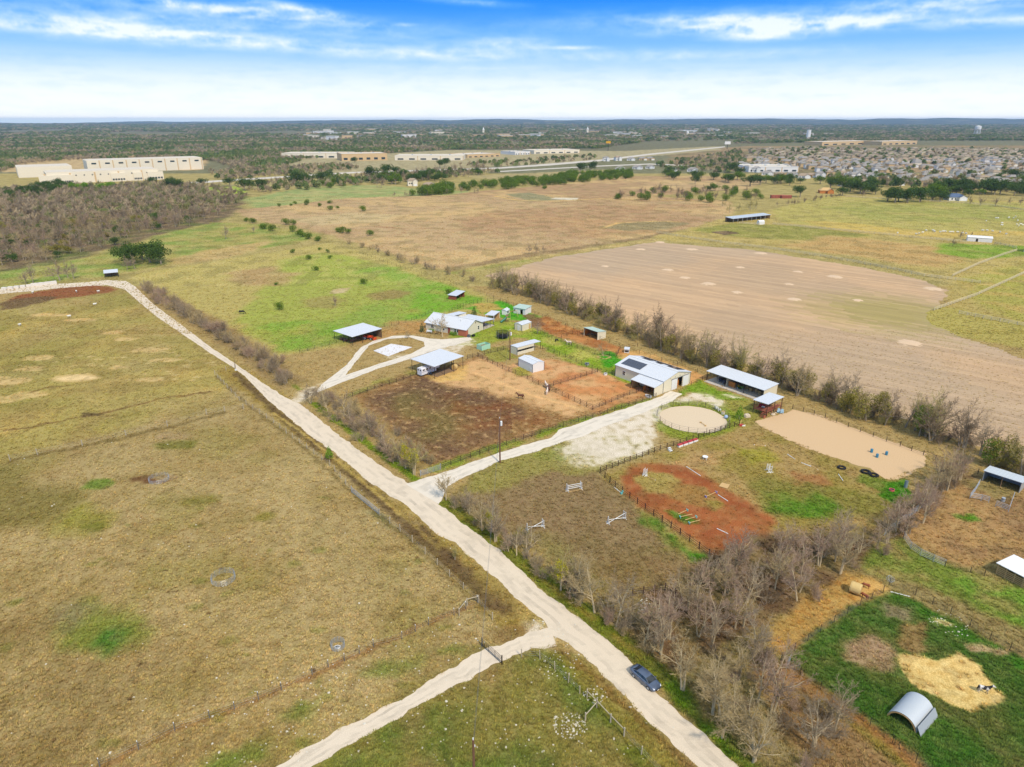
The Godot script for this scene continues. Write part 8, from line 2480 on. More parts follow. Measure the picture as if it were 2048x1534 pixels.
	# pasture bushes
	for q in [[Vector3(-111.8, 0, -374.4), 1.0], [Vector3(-100.2, 0, -345.2), 1.05], [Vector3(-126.2, 0, -393.9), 0.9], [Vector3(-100.7, 0, -377.3), 0.85], [Vector3(-106.7, 0, -395.5), 0.7], [Vector3(-69.26, 0, -314.6), 1.05], [Vector3(-109.5, 0, -312.6), 0.6], [Vector3(-94.24, 0, -268.8), 1.1], [Vector3(-28.1, 0, -296), 0.9], [Vector3(-113.2, 0, -403.6), 0.7]]:
		tree("juniper_bush", "rounded dark green juniper bush on the back pasture", "juniper_%d" % (rng.randi() % 3), q[0], q[1], "leaf_juniper", "junipers on the back pasture", "bark_grey", rng, "bush")
	tree("yard_tree", "big spreading leafless tree in front of the farmhouse", "bare_2", Vector3(-24.62, 0, -231.4), 1.15, "twig_tan", "", "bark_pale", rng)
	tree("yard_tree", "small leafless tree in the square bed by the mown strip", "bare_0", Vector3(29.85, 0, -209.6), 0.62, "twig_tan", "", "bark_pale", rng)
	tree("yard_tree", "thin leafless tree by the loop drive's far bend", "bare_3", Vector3(-36.41, 0, -229.6), 0.4, "twig_tan", "", "bark_pale", rng)
	tree("yard_tree", "grey leafless tree on the green pasture near the tractor carport", "bare_1", Vector3(-72.88, 0, -274.3), 0.5, "twig_mauve", "", "bark_grey", rng)
	tree("yard_tree", "leafless yard tree between the cream shed and the dirt pen", "bare_3", Vector3(9.16, 0, -235), 0.55, "twig_mauve", "", "bark_grey", rng)
	tree("cone_bush", "dark conical evergreen on the farmhouse lawn", "cone_0", Vector3(-32.63, 0, -237.5), 1.25, "leaf_blue", "", "bark_grey", rng, "bush")
	tree("cone_bush", "small dark evergreen rising behind the farmhouse roof", "cone_0", Vector3(-14.89, 0, -259), 1.6, "leaf_oak", "", "bark_grey", rng, "bush")
	for q in [[Vector3(-21.63, 0, -233.8), 0.55], [Vector3(-20.33, 0, -233.2), 0.5], [Vector3(-29.87, 0, -238.7), 0.4], [Vector3(-28.71, 0, -238.1), 0.4]]:
		tree("garden_shrub", "low green shrub under the farmhouse windows", "juniper_%d" % (rng.randi() % 3), q[0], q[1], "leaf_bright", "shrubs under the farmhouse windows", "bark_grey", rng, "shrub")
	tree("bright_bush", "bright green leafy bush between the round pen and the deck", "cone_0", Vector3(58.43, 0, -160.5), 1.45, "leaf_bright", "", "bark_grey", rng, "bush")
	tree("bright_bush", "bright green sapling on the lane's west verge", "cone_0", Vector3(-41.57, 0, -138.8), 1.25, "leaf_bright", "", "bark_grey", rng, "bush")
	tree("yard_tree", "tiny bare sapling on the lane's west verge", "bare_1", Vector3(-9.98, 0, -100.3), 0.3, "twig_olive", "", "bark_grey", rng)
	# square timber bed
	var bed := thing("timber_bed", "square timber edging round the small yard tree", "garden bed", Vector3(29.82, 0, -209.3), 0.8)
	for k in 4:
		bx(bed, "sleeper", M.tan_boards, Basis(Vector3.UP, k * PI / 2) * Vector3(0, 0.1, 1.6), Vector3(3.3, 0.2, 0.18), Vector3(0, k * PI / 2, 0))

func plant_middle():
	var rng := rng_of(62)
	# meadow and field edges
	for q in [[Vector3(-184, 0, -443.1), 1.3], [Vector3(-174.8, 0, -467.9), 0.7], [Vector3(13.83, 0, -393.9), 1.0], [Vector3(9.72, 0, -390.8), 0.9], [Vector3(17.93, 0, -395.5), 0.8]]:
		tree("field_tree", "leafless grey tree standing alone in the open fields", "mid_%d" % (rng.randi() % 3), q[0], q[1], "twig_grey", "lone bare trees in the fields", "bark_grey", rng)
	for q in [[Vector3(-165.4, 0, -507.8), 1.9], [Vector3(-159.6, 0, -507.8), 1.5], [Vector3(-192.7, 0, -515.6), 1.7], [Vector3(-200, 0, -523.5), 1.2], [Vector3(-173.4, 0, -485.9), 2.1], [Vector3(-165.1, 0, -476.7), 1.7], [Vector3(-150.3, 0, -474.5), 1.6], [Vector3(-141.1, 0, -459.3), 1.7], [Vector3(-130.6, 0, -443.1), 1.6], [Vector3(-122.8, 0, -435.4), 1.5], [Vector3(-136.8, 0, -451.1), 1.4], [Vector3(-114.8, 0, -467.9), 1.7], [Vector3(-119.2, 0, -472.3), 1.3], [Vector3(-110.3, 0, -465.7), 1.3], [Vector3(-94.12, 0, -457.3), 1.5], [Vector3(-125.1, 0, -586.4), 1.7], [Vector3(-154, 0, -593.2), 1.6], [Vector3(-169.4, 0, -618), 1.2], [Vector3(-166.3, 0, -641), 1.4], [Vector3(-184.1, 0, -629.3), 1.8], [Vector3(-197.1, 0, -637), 1.1], [Vector3(-205.2, 0, -618), 1.0], [Vector3(-196.2, 0, -621.8), 0.9], [Vector3(-150.6, 0, -603.6), 1.0], [Vector3(35.85, 0, -779.5), 1.9]]:
		tree("juniper_bush", "dark green juniper at the edge of the big bare field", "juniper_%d" % (rng.randi() % 3), q[0], q[1], "leaf_juniper", "junipers at the bare field's edge", "bark_grey", rng, "bush")
	for p in near_line([-125,-692,-97,-706,-64,-726,-28,-726], 10, 8.0, rng):
		tree("field_tree", "small leafless tree along the bare field's upper edge", "mid_%d" % (rng.randi() % 3), p, rng.randf_range(0.7, 1.2), "twig_grey", "bare trees on the field's upper edge", "bark_grey", rng)
	# clump by the lane bend
	for q in [[Vector3(-201.5, 0, -359.2), 1.5], [Vector3(-194.8, 0, -366), 1.6], [Vector3(-186.9, 0, -361.9), 1.3], [Vector3(-202.4, 0, -373), 1.5], [Vector3(-209, 0, -367.3), 1.2]]:
		tree("live_oak", "dark green live oak behind the lane's bend", "oak_%d" % (rng.randi() % 3), q[0], q[1] * 1.25, "leaf_olive" if rng.randf() < 0.5 else "leaf_oak", "live oaks at the lane's bend", "bark_grey", rng)
	for q in [[Vector3(-194.1, 0, -348.9), 1.3], [Vector3(-215.4, 0, -321), 1.9], [Vector3(-211.4, 0, -325.3), 1.4], [Vector3(-225.5, 0, -316.7), 1.3], [Vector3(-227.4, 0, -314.6), 1.0], [Vector3(-215.6, 0, -327.6), 1.6], [Vector3(-196.6, 0, -346.4), 1.0]]:
		tree("field_tree", "leafless grey tree beside the far lane", "mid_%d" % (rng.randi() % 3), q[0], q[1], "twig_grey", "bare trees beside the far lane", "bark_grey", rng)
	# the bare wood in the west
	var wood := in_area([-268,-340,-559,-741,-532,-780,-475,-816,-412,-842,-327,-791,-267,-706,-246,-622,-236,-555,-232,-500,-250,-477,-243,-421,-252,-385,-255,-359], 1500, rng, 5.2)
	wood.sort_custom(func(a, b): return a.length() < b.length())
	var rest := []
	for k in wood.size():
		var green := rng.randf() < 0.2
		if k < 300:
			if green:
				tree("wood_tree", "green leafy tree among the bare trees of the west wood", "oak_%d" % (rng.randi() % 3), wood[k], rng.randf_range(0.6, 0.9), "leaf_oak" if rng.randf() < 0.6 else "leaf_olive", "green trees of the west wood", "bark_grey", rng)
			else:
				tree("wood_tree", "leafless grey-brown tree in the west wood", "mid_%d" % (rng.randi() % 3), wood[k], rng.randf_range(0.95, 1.5), ["twig_grey", "twig_mauve", "twig_dark", "twig_tan"][rng.randi() % 4], "bare trees of the west wood", "bark_grey", rng)
		else:
			rest.append(wood[k])
	scatter("west_wood", "mass of leafless grey-brown trees filling the back of the west wood", rest, "far_bare", 1.15, 1.7, [Color(0.378, 0.293, 0.189), Color(0.301, 0.235, 0.150), Color(0.235, 0.235, 0.090), Color(0.425, 0.326, 0.196)], rng)
	# juniper belt and scrub beyond the bare field
	var belt := in_area([-85,-688,-66,-757,-13,-768,56,-828,108,-869,158,-930,167,-1029,79,-964,-14,-855,-72,-822,-95,-768], 150, rng, 6.0)
	belt.append_array(in_area([-239,-816,-202,-884,-183,-855,-209,-768], 12, rng, 6.0))
	belt.append_array(in_area([-106,-706,-67,-768,-61,-736,-90,-688], 14, rng, 6.0))
	for p in belt:
		tree("juniper_tree", "dark green juniper in the belt beyond the bare field", "juniper_%d" % (rng.randi() % 3), p, rng.randf_range(2.2, 3.4), "leaf_juniper", "junipers of the far belt", "bark_grey", rng)
	for p in in_area([90,-679,139,-736,204,-768,232,-768,260,-726,234,-661,189,-637,130,-661], 60, rng, 6.0):
		if rng.randf() < 0.35:
			tree("juniper_tree", "green juniper in the scrub strip crossing the bare field", "juniper_%d" % (rng.randi() % 3), p, rng.randf_range(1.8, 2.8), "leaf_juniper", "junipers of the scrub strip", "bark_grey", rng)
		else:
			tree("field_tree", "leafless brown tree in the scrub strip crossing the bare field", "mid_%d" % (rng.randi() % 3), p, rng.randf_range(1.0, 1.6), "twig_dark", "bare trees of the scrub strip", "bark_grey", rng)
	for q in [[Vector3(180, 0, -576.6), 1.2], [Vector3(190.5, 0, -586.4), 1.0], [Vector3(202, 0, -593.2), 1.5], [Vector3(209.3, 0, -600.1), 1.2], [Vector3(186.8, 0, -621.8), 1.0]]:
		tree("field_tree", "leafless tree behind the long livestock shed", "mid_%d" % (rng.randi() % 3), q[0], q[1] * 1.1, "twig_olive", "trees behind the livestock shed", "bark_grey", rng)
	for p in near_line([233,-622,262,-637,294,-670,325,-697], 18, 8.0, rng):
		tree("field_tree", "low leafless scrub tree at the pasture's north-west corner", "mid_%d" % (rng.randi() % 3), p, rng.randf_range(0.5, 0.9), "twig_dark", "scrub at the pasture corner", "bark_grey", rng)
	# oak grove and garden trees in front of the houses
	for q in [[Vector3(285.1, 0, -696.7), 1.3], [Vector3(357.5, 0, -746.3), 1.7], [Vector3(358.3, 0, -725.7), 1.5], [Vector3(364.6, 0, -779.5), 1.5], [Vector3(381.3, 0, -746.3), 1.6], [Vector3(350.8, 0, -779.5), 1.2], [Vector3(354.2, 0, -649), 1.6], [Vector3(365.7, 0, -649), 1.4], [Vector3(379.6, 0, -653.1), 1.6], [Vector3(400.9, 0, -669.9), 1.6], [Vector3(353.6, 0, -661.4), 1.3], [Vector3(441.4, 0, -735.9), 1.6], [Vector3(469.7, 0, -757.1), 1.6], [Vector3(477.9, 0, -735.9), 1.8], [Vector3(487, 0, -725.7), 1.8], [Vector3(502.4, 0, -725.7), 1.6], [Vector3(636.7, 0, -898.7), 1.8], [Vector3(599, 0, -828.5), 1.6], [Vector3(314.6, 0, -1028.6), 1.8], [Vector3(317.2, 0, -990.5), 1.3], [Vector3(274.3, 0, -815.7), 1.6], [Vector3(290.2, 0, -828.5), 1.3], [Vector3(328.5, 0, -869.2), 1.3], [Vector3(365.9, 0, -841.6), 1.3], [Vector3(428, 0, -779.5), 1.3], [Vector3(465.8, 0, -898.7), 1.1], [Vector3(217.9, 0, -981.4), 1.4], [Vector3(97.24, 0, -1018.8), 1.6], [Vector3(115.8, 0, -1059), 1.6], [Vector3(217.7, 0, -757.1), 0.9], [Vector3(217.4, 0, -841.6), 1.0]]:
		tree("live_oak", "broad dark live oak in the grove before the housing estate", "oak_%d" % (rng.randi() % 3), q[0], q[1] * 1.5, "leaf_oak" if rng.randf() < 0.7 else "leaf_juniper", "live oaks before the housing estate", "bark_grey", rng)
	var grove := in_area([361,-816,437,-842,379,-716,327,-701], 16, rng, 9.0)
	grove.append_array(in_area([355,-683,441,-726,408,-657,343,-637], 14, rng, 9.0))
	grove.append_array(in_area([449,-768,588,-803,518,-697,418,-688], 30, rng, 9.0))
	grove.append_array(in_area([-183,-884,-88,-1009,-24,-1019,-95,-876,-159,-791], 26, rng, 10.0))
	grove.append_array(in_area([200,-964,298,-930,360,-855,332,-816,257,-855,187,-899], 26, rng, 9.0))
	for p in grove:
		tree("live_oak", "dark live oak in the tree belt between the fields and the town", "oak_%d" % (rng.randi() % 3), p, rng.randf_range(1.2, 2.0), "leaf_oak" if rng.randf() < 0.7 else "leaf_juniper", "live oaks of the field belt", "bark_grey", rng)
	for q in [[Vector3(415.4, 0, -621.8), 1.4], [Vector3(423.8, 0, -614.4), 1.3], [Vector3(416.1, 0, -637), 1.3], [Vector3(456.1, 0, -629.3), 1.5], [Vector3(452.4, 0, -637), 1.2], [Vector3(344.8, 0, -692.1), 1.2], [Vector3(288.3, 0, -443.1), 0.8], [Vector3(302.9, 0, -455.2), 0.6], [Vector3(267.8, 0, -417.1), 0.8]]:
		tree("field_tree", "leafless brown tree by the pasture below the oak grove", "mid_%d" % (rng.randi() % 3), q[0], q[1], "twig_dark", "bare trees below the oak grove", "bark_grey", rng)
	# trees before and beside the pale school
	for p in in_area([-527,-726,-521,-816,-483,-791,-463,-706,-494,-679], 26, rng, 8.0):
		tree("live_oak", "dark live oak in front of the pale school block", "oak_%d" % (rng.randi() % 3), p, rng.randf_range(1.1, 1.6), "leaf_oak", "live oaks before the school", "bark_grey", rng)
	for q in [[Vector3(-471.9, 0, -762.6), 1.4], [Vector3(-461.1, 0, -762.6), 1.5], [Vector3(-448.1, 0, -768.2), 1.4], [Vector3(-479.2, 0, -746.3), 1.2], [Vector3(-434.5, 0, -768.2), 1.5]]:
		tree("clipped_tree", "bright green rounded tree in front of the school's long wall", "oak_%d" % (rng.randi() % 3), q[0], q[1], "leaf_bright", "green trees along the school wall", "bark_grey", rng)
	for q in [[Vector3(-420.6, 0, -828.5), 1.2], [Vector3(-380, 0, -785.3), 1.5], [Vector3(-366.2, 0, -779.5), 1.4], [Vector3(-356.7, 0, -815.7), 1.2], [Vector3(-325, 0, -815.7), 1.4], [Vector3(-288.4, 0, -762.6), 1.7], [Vector3(-278, 0, -779.5), 1.5], [Vector3(-252, 0, -822), 1.9], [Vector3(-248.9, 0, -841.6), 1.7], [Vector3(-233.5, 0, -862.2), 1.7], [Vector3(-226.7, 0, -883.7), 1.5], [Vector3(-182.6, 0, -930.1), 1.8], [Vector3(-172, 0, -963.7), 1.8], [Vector3(-161.3, 0, -981.4), 1.5], [Vector3(-113.5, 0, -1125.6), 1.6], [Vector3(-108.9, 0, -1162), 1.5], [Vector3(-275.5, 0, -1256.7), 1.3], [Vector3(-586.9, 0, -1102.5), 1.6]]:
		tree("live_oak", "dark live oak scattered along the far road", "oak_%d" % (rng.randi() % 3), q[0], q[1] * 1.4, "leaf_oak", "live oaks along the far road", "bark_grey", rng)
	for p in in_area([-183,-855,-154,-981,-50,-1126,-17,-981,-80,-914,-129,-816,-160,-768], 55, rng, 8.0):
		tree("field_tree", "leafless tree in the scrub beside the far road", "mid_%d" % (rng.randi() % 3), p, rng.randf_range(1.4, 2.0), ["twig_grey", "twig_dark"][rng.randi() % 2], "bare scrub by the far road", "bark_grey", rng)

func scatter(called: String, label: String, at: Array, kind: String, lo: float, hi: float, colors: Array, rng: RandomNumberGenerator, wide := 1.0):
	var mm := MultiMesh.new()
	mm.transform_format = MultiMesh.TRANSFORM_3D
	mm.use_colors = true
	mm.mesh = kinds[kind].top
	mm.instance_count = at.size()
	for k in at.size():
		var s := rng.randf_range(lo, hi)
		var grow: float = 1.0
		var p: Vector3 = at[k]
		if wide > 1.0:
			grow = clampf(-p.z / 1500.0, 1.0, wide)
		mm.set_instance_transform(k, Transform3D(Basis(Vector3.UP, rng.randf() * TAU).scaled(Vector3(s * grow, s * rng.randf_range(0.8, 1.2) * lerpf(1.0, grow, 0.25), s * grow)), p))
		var c: Color = colors[rng.randi() % colors.size()]
		var g := rng.randf_range(0.8, 1.2)
		mm.set_instance_color(k, Color(c.r * g, c.g * g, c.b * g))
	var o := MultiMeshInstance3D.new()
	o.name = numbered(called)
	o.multimesh = mm
	var m := plain("scattered_foliage", Color.WHITE, 1.0)
	m.vertex_color_use_as_albedo = true
	m.metallic_specular = 0.1
	o.material_override = m
	add_child(o)
	tag(o, label, "trees", "", "stuff")

# short tufts give the turf its nap: nobody could count them
func grow_turf():
	var rng := rng_of(64)
	var s := Shape.new()
	for k in 7:
		var a := TAU * k / 7.0 + rng.randf()
		var d := Vector3(cos(a), 0, sin(a))
		var side := Vector3(-d.z, 0, d.x) * 0.045
		var p := d * rng.randf_range(0.0, 0.12)
		var tip := p + d * rng.randf_range(0.08, 0.2) + Vector3(0, rng.randf_range(0.10, 0.24), 0)
		s.tri(p - side, p + side, tip)
	var blade := s.raw()
	var at := []
	var col := []
	var skip := [points([62,-158.9,75,-166.3,85.2,-155,95.5,-140.8,92,-135.2,80.1,-129.1,73.8,-138.3,65.1,-151.2]), disc(Vector2(Vector3(46.52, 0, -160.5).x, Vector3(46.52, 0, -160.5).z), 8.6, 8.6)]
	skip.append_array(bare_spots)
	for k in 330000:
		var z := -50.0 - 190.0 * pow(rng.randf(), 1.4)
		var x := rng.randf_range(-1.0, 1.0) * (-z * 0.8 + 18.0)
		var c := ground_color(x, z)
		# bare earth, sand and gravel carry little grass
		var green: float = c.g - c.r
		var keep := 0.75 + green * 3.0
		if c.r > 0.78 or rng.randf() > keep:
			continue
		var off := false
		for q in skip:
			if Geometry2D.is_point_in_polygon(Vector2(x, z), q):
				off = true
				break
		if off:
			continue
		at.append(Vector3(x, 0, z))
		col.append(c)
	var near := at.size()
	for k in 110000:
		var z := -235.0 - 480.0 * pow(rng.randf(), 1.3)
		var x := rng.randf_range(-1.0, 1.0) * -z * 0.84
		if x > 0.0 and inside(field_outline, x, z):
			continue
		at.append(Vector3(x, 0, z))
		col.append(ground_color(x, z))
	var mm := MultiMesh.new()
	mm.transform_format = MultiMesh.TRANSFORM_3D
	mm.use_colors = true
	mm.mesh = blade
	mm.instance_count = at.size()
	for k in at.size():
		var sc := rng.randf_range(0.7, 1.7) if k < near else rng.randf_range(0.9, 2.2)
		mm.set_instance_transform(k, Transform3D(Basis(Vector3.UP, rng.randf() * TAU).scaled(Vector3(sc, sc * rng.randf_range(0.6, 1.2), sc)), at[k]))
		var l: Color = col[k].srgb_to_linear()
		var g := rng.randf_range(0.72, 1.3) if k < near else rng.randf_range(0.86, 1.2)
		var y := rng.randf_range(0.92, 1.12)
		mm.set_instance_color(k, Color(l.r * g * y, l.g * g, l.b * g * rng.randf_range(0.75, 1.05)))
	var o := MultiMeshInstance3D.new()
	o.name = "grass_tufts"
	o.multimesh = mm
	var m := plain("grass_blades", Color.WHITE, 1.0)
	m.vertex_color_use_as_albedo = true
	m.metallic_specular = 0.1
	m.backlight_enabled = true
	m.backlight = Color(0.3, 0.3, 0.25)
	o.material_override = m
	add_child(o)
	tag(o, "short dry grass tufts covering the fields", "grass", "", "stuff")

# ------------------------------------------------------------------ beyond the fields: school, shops, houses, highway, woods and hills

func block(t: Node3D, called: String, mat: Material, r: Array, h: float, y := 0.0) -> MeshInstance3D:
	return bx(t, called, mat, Vector3(r[0], y + h * 0.5, r[1]) - t.position, Vector3(r[3], h, r[4]), Vector3(0, r[2], 0))

func big_building(label: String, r: Array, h: float, wall: Material, category := "building", bays := 6):
	var t := thing("commercial_building", label, category, Vector3(r[0], 0, r[1]), r[2])
	bx(t, "wall", wall, Vector3(0, h * 0.5, 0), Vector3(r[3], h, r[4]))
	bx(t, "roof", M.far_roof, Vector3(0, h + 0.06, 0), Vector3(r[3] - 1.0, 0.1, r[4] - 1.0))
	for q in [[0, r[4] / 2, r[3], 0.0], [0, -r[4] / 2, r[3], 0.0], [r[3] / 2, 0, r[4], PI / 2], [-r[3] / 2, 0, r[4], PI / 2]]:
		bx(t, "parapet", wall, Vector3(q[0], h + 0.35, q[1]), Vector3(q[2] + 0.3, 0.7, 0.4), Vector3(0, q[3], 0))
	for k in bays:
		var x: float = (float(k) + 0.5) / bays * r[3] - r[3] * 0.5
		bx(t, "window", M.far_glass, Vector3(x, h * 0.3, r[4] / 2 + 0.05), Vector3(r[3] / bays * 0.5, h * 0.32, 0.1))
		if k % 2:
			bx(t, "pier", M.far_tan, Vector3(x + r[3] / bays * 0.5, h * 0.5, r[4] / 2 + 0.12), Vector3(1.2, h, 0.24))
	for k in 3:
		bx(t, "roof_unit", M.galvanised, Vector3((k - 1) * r[3] * 0.28, h + 0.7, -r[4] * 0.1), Vector3(3, 1.3, 2))
	return t

func house_meshes() -> Array:
	var out := []
	for k in 3:
		var w: float = [13.0, 15.0, 11.0][k]
		var d: float = [11.0, 12.0, 12.0][k]
		var h: float = [3.0, 3.2, 5.8][k]
		var top: float = h + [2.6, 3.0, 2.6][k]
		var wall := Shape.new()
		wall.box(Vector3(0, h * 0.5, 0), Vector3(w, h, d))
		wall.box(Vector3(w * 0.25, h * 0.5, d * 0.5 + 1.6), Vector3(w * 0.46, h, 3.2))
		var roof := Shape.new()
		var x := w * 0.5 + 0.5
		var z := d * 0.5 + 0.5
		var rx := w * 0.22
		var e := [Vector3(-x, h, z), Vector3(x, h, z), Vector3(x, h, -z), Vector3(-x, h, -z)]
		var a := Vector3(-rx, top, 0)
		var b := Vector3(rx, top, 0)
		roof.quad(e[0], a, b, e[1])
		roof.quad(e[2], b, a, e[3])
		roof.tri(e[1], b, e[2])
		roof.tri(e[3], a, e[0])
		# front gable over the garage
		var gx := w * 0.25
		var gw := w * 0.26
		var zf := d * 0.5 + 3.6
		roof.quad(Vector3(gx - gw, h, zf), Vector3(gx, h + 2.0, zf), Vector3(gx, h + 2.0, 0), Vector3(gx - gw, h, 0))
		roof.quad(Vector3(gx, h + 2.0, zf), Vector3(gx + gw, h, zf), Vector3(gx + gw, h, 0), Vector3(gx, h + 2.0, 0))
		wall.tri(Vector3(gx - gw * 0.88, h, zf - 0.4), Vector3(gx, h + 1.8, zf - 0.4), Vector3(gx + gw * 0.88, h, zf - 0.4))
		var both := Shape.new()
		both.painted = true
		both.v.append_array(wall.v)
		both.v.append_array(roof.v)
		both.c.resize(both.v.size())
		for i in both.v.size():
			both.c[i] = Color(0.621, 0.506, 0.334) if i < wall.v.size() else Color(0.301, 0.249, 0.177)
		out.append({"wall": wall.raw(), "roof": roof.raw(), "both": both.raw(), "w": w, "d": d, "h": h})
	return out

func house(label: String, m: Dictionary, at: Vector3, turn: float, wall: Material, roof: Material, group: String):
	var t := thing("house", label, "house", at, turn, group)
	part(t, "wall", m.wall, wall)
	part(t, "roof", m.roof, roof)
	bx(t, "garage_door", M.white_paint, Vector3(m.w * 0.25, 1.2, m.d * 0.5 + 3.23), Vector3(m.w * 0.34, 2.3, 0.06))
	for q in [-0.32, -0.12]:
		bx(t, "window", M.far_glass, Vector3(m.w * q, m.h * 0.5, m.d * 0.5 + 0.03), Vector3(1.3, 1.4, 0.06))

func build_far():
	var rng := rng_of(71)
	grainy("far_cream", Color(0.838, 0.789, 0.683), Color(0.880, 0.849, 0.775), 12.0)
	grainy("far_tan", Color(0.747, 0.627, 0.444), Color(0.810, 0.704, 0.536), 12.0)
	grainy("far_roof", Color(0.747, 0.697, 0.613), Color(0.810, 0.775, 0.704), 20.0)
	grainy("far_white", Color(0.824, 0.817, 0.796), Color(0.873, 0.866, 0.852), 10.0)
	grainy("far_grey_roof", Color(0.479, 0.458, 0.430), Color(0.613, 0.585, 0.543), 6.0)
	grainy("far_brown_roof", Color(0.522, 0.451, 0.367), Color(0.648, 0.571, 0.465), 6.0)
	plain("far_glass", Color(0.16, 0.22, 0.24), 0.2)
	# hills closing the view
	var n := FastNoiseLite.new()
	n.seed = 9
	n.frequency = 0.00045
	n.fractal_octaves = 5
	var s := Shape.new()
	s.painted = true
	var rows := 26
	var cols := 150
	var grid := []
	for j in rows + 1:
		var line := []
		var z := -6200.0 - 5800.0 * j / rows
		for i in cols + 1:
			var x := -10500.0 + 21000.0 * i / cols
			var az := x / -z
			var lift := smoothstep(-0.62, 0.05, az) * 0.75 + 0.25 * smoothstep(0.0, 0.5, az)
			var h := smoothstep(0.0, 1.0, float(j) / rows) * (18.0 + 58.0 * lift) + n.get_noise_2d(x, z) * 34.0 * float(j) / rows
			line.append(Vector3(x, maxf(-3.0, h - 3.0 if j > 0 else -3.0), z))
		grid.append(line)
	for j in rows:
		for i in cols:
			var g := n.get_noise_2d(grid[j][i].x * 9.0, grid[j][i].z * 5.0)
			s.tint = Color(0.047, 0.062, 0.037).lerp(Color(0.208, 0.177, 0.106), clampf(g * 2.2 - 0.35, 0.0, 0.8))
			s.quad(grid[j][i], grid[j + 1][i], grid[j + 1][i + 1], grid[j][i + 1])
	var hm := plain("hill_scrub", Color.WHITE, 1.0)
	hm.vertex_color_use_as_albedo = true
	structure("hills", s.raw(), hm)
	# roads
	var pave := grainy("pale_highway", Color(0.718, 0.676, 0.599), Color(0.789, 0.754, 0.690), 40.0)
	structure("highway", lane_mesh([-395,-869,-333,-938,-236,-1039,-96,-1103,-19,-1144,66,-1242,168,-1368,309,-1610,604,-2046], [-383,-842,-323,-910,-230,-1009,-93,-1070,-19,-1108,63,-1188,161,-1310,296,-1542,582,-1973], 0.05, 0.2, 3), pave)
	structure("frontage_road", lane_mesh([-18,-1059,128,-1175,239,-1242,312,-1188], [-17,-1039,125,-1150,234,-1214,306,-1162], 0.06, 0.2, 5), pave)
	# school: a long pale block with two wings
	var r: Array = [-512.83, -891.07, 0.6246, 120.04, 67.81]
	var t := thing("school", "vast pale sandstone school block with flat roofs beyond the wood", "school", Vector3(r[0], 0, r[1]), 0.0)
	r[4] = 46.0
	var mid := Vector3(r[0], 0, r[1])
	block(t, "main_block", M.far_cream, r, 13.0)
	block(t, "main_roof", M.far_roof, [r[0], r[1], r[2], r[3] - 2.0, r[4] - 2.0], 0.4, 13.0)
	var wl: Array = [-638.71, -973.93, 0.5644, 61.77, 83.77]
	block(t, "west_wing", M.far_cream, [wl[0], wl[1], r[2], wl[3], 60.0], 13.0)
	block(t, "west_roof", M.far_roof, [wl[0], wl[1], r[2], wl[3] - 2.0, 58.0], 0.4, 13.0)
	var wr: Array = [-552.56, -1051.29, 0.527, 154.38, 71.92]
	block(t, "rear_wing", M.far_cream, [wr[0], wr[1] - 25.0, r[2], wr[3], 50.0], 17.0)
	block(t, "rear_roof", M.far_roof, [wr[0], wr[1] - 25.0, r[2], wr[3] - 2.0, 48.0], 0.4, 17.0)
	for k in 9:
		var u := (k + 0.5) / 9.0 - 0.5
		bx(t, "rear_window", M.far_glass, Vector3(wr[0], 0, wr[1] - 25.0) - mid + Basis(Vector3.UP, r[2]) * Vector3(u * wr[3], 13.0, 25.1), Vector3(6.0, 2.0, 0.2), Vector3(0, r[2], 0))
		bx(t, "rear_pier", M.far_tan, Vector3(wr[0], 0, wr[1] - 25.0) - mid + Basis(Vector3.UP, r[2]) * Vector3(u * wr[3] + 7.0, 8.5, 25.2), Vector3(1.2, 17.0, 0.5), Vector3(0, r[2], 0))
	var front := Basis(Vector3.UP, r[2])
	for k in 14:
		var u := (k + 0.5) / 14.0 - 0.5
		bx(t, "vent", M.far_glass, front * Vector3(u * r[3], 9.0, r[4] / 2 + 0.1), Vector3(1.4, 1.2, 0.2), Vector3(0, r[2], 0))
		if k % 3 == 0:
			bx(t, "pier", M.far_tan, front * Vector3(u * r[3] - 6.0, 6.0, r[4] / 2 + 0.4), Vector3(1.6, 12.0, 0.8), Vector3(0, r[2], 0))
	for q in [[-0.46, 26.0], [-0.32, 10.0], [0.12, 16.0], [0.3, 10.0], [0.47, 18.0]]:
		var e := bx(t, "entrance", M.far_cream, front * Vector3(q[0] * r[3], 5.0, r[4] / 2 + 1.0), Vector3(q[1], 10.0, 2.0), Vector3(0, r[2], 0))
		for k in 5:
			part(e, "window", unit_box, M.far_glass, Transform3D(Basis.from_scale(Vector3(0.13, 0.2, 0.1)), Vector3(-0.36 + 0.18 * k, -0.25, 0.52)))
	# shops along the highway
	for q in [[[-387.54, -1442.39, -0, 130.31, 114.57], 9.0, "far_cream", "long low cream retail block behind the highway trees"], [[-284.15, -1358.37, 0.3755, 83.36, 154.08], 12.0, "far_tan", "tall tan retail hall with plain side wall"], [[-154.9, -1369.58, -0, 127.78, 103.52], 8.0, "far_cream", "long pale retail row under a grey-white roof"], [[-76.63, -1472.44, 0.7407, 85.91, 59.94], 6.0, "far_tan", "small tan shop near the highway ramp"], [[88.96, -1637.4, 0.4153, 114.38, 109.53], 7.0, "far_cream", "low cream shop row beside the highway"], [[7.13, -1576.35, 0.5943, 39.49, 55.96], 6.0, "far_white", "small white shop with green trim by the highway"], [[379.59, -1065.53, -0, 72.17, 73.95], 7.0, "far_white", "long white hall among the new houses"], [[982.85, -2175.37, 0.5411, 239.06, 112.84], 10.0, "far_tan", "tan apartment block behind the estate"], [[1148.53, -2195.82, 0.511, 171.03, 112.49], 10.0, "far_tan", "square tan apartment block beside the longer one"]]:
		q[0][4] = clampf(q[0][4], 16.0, 60.0)
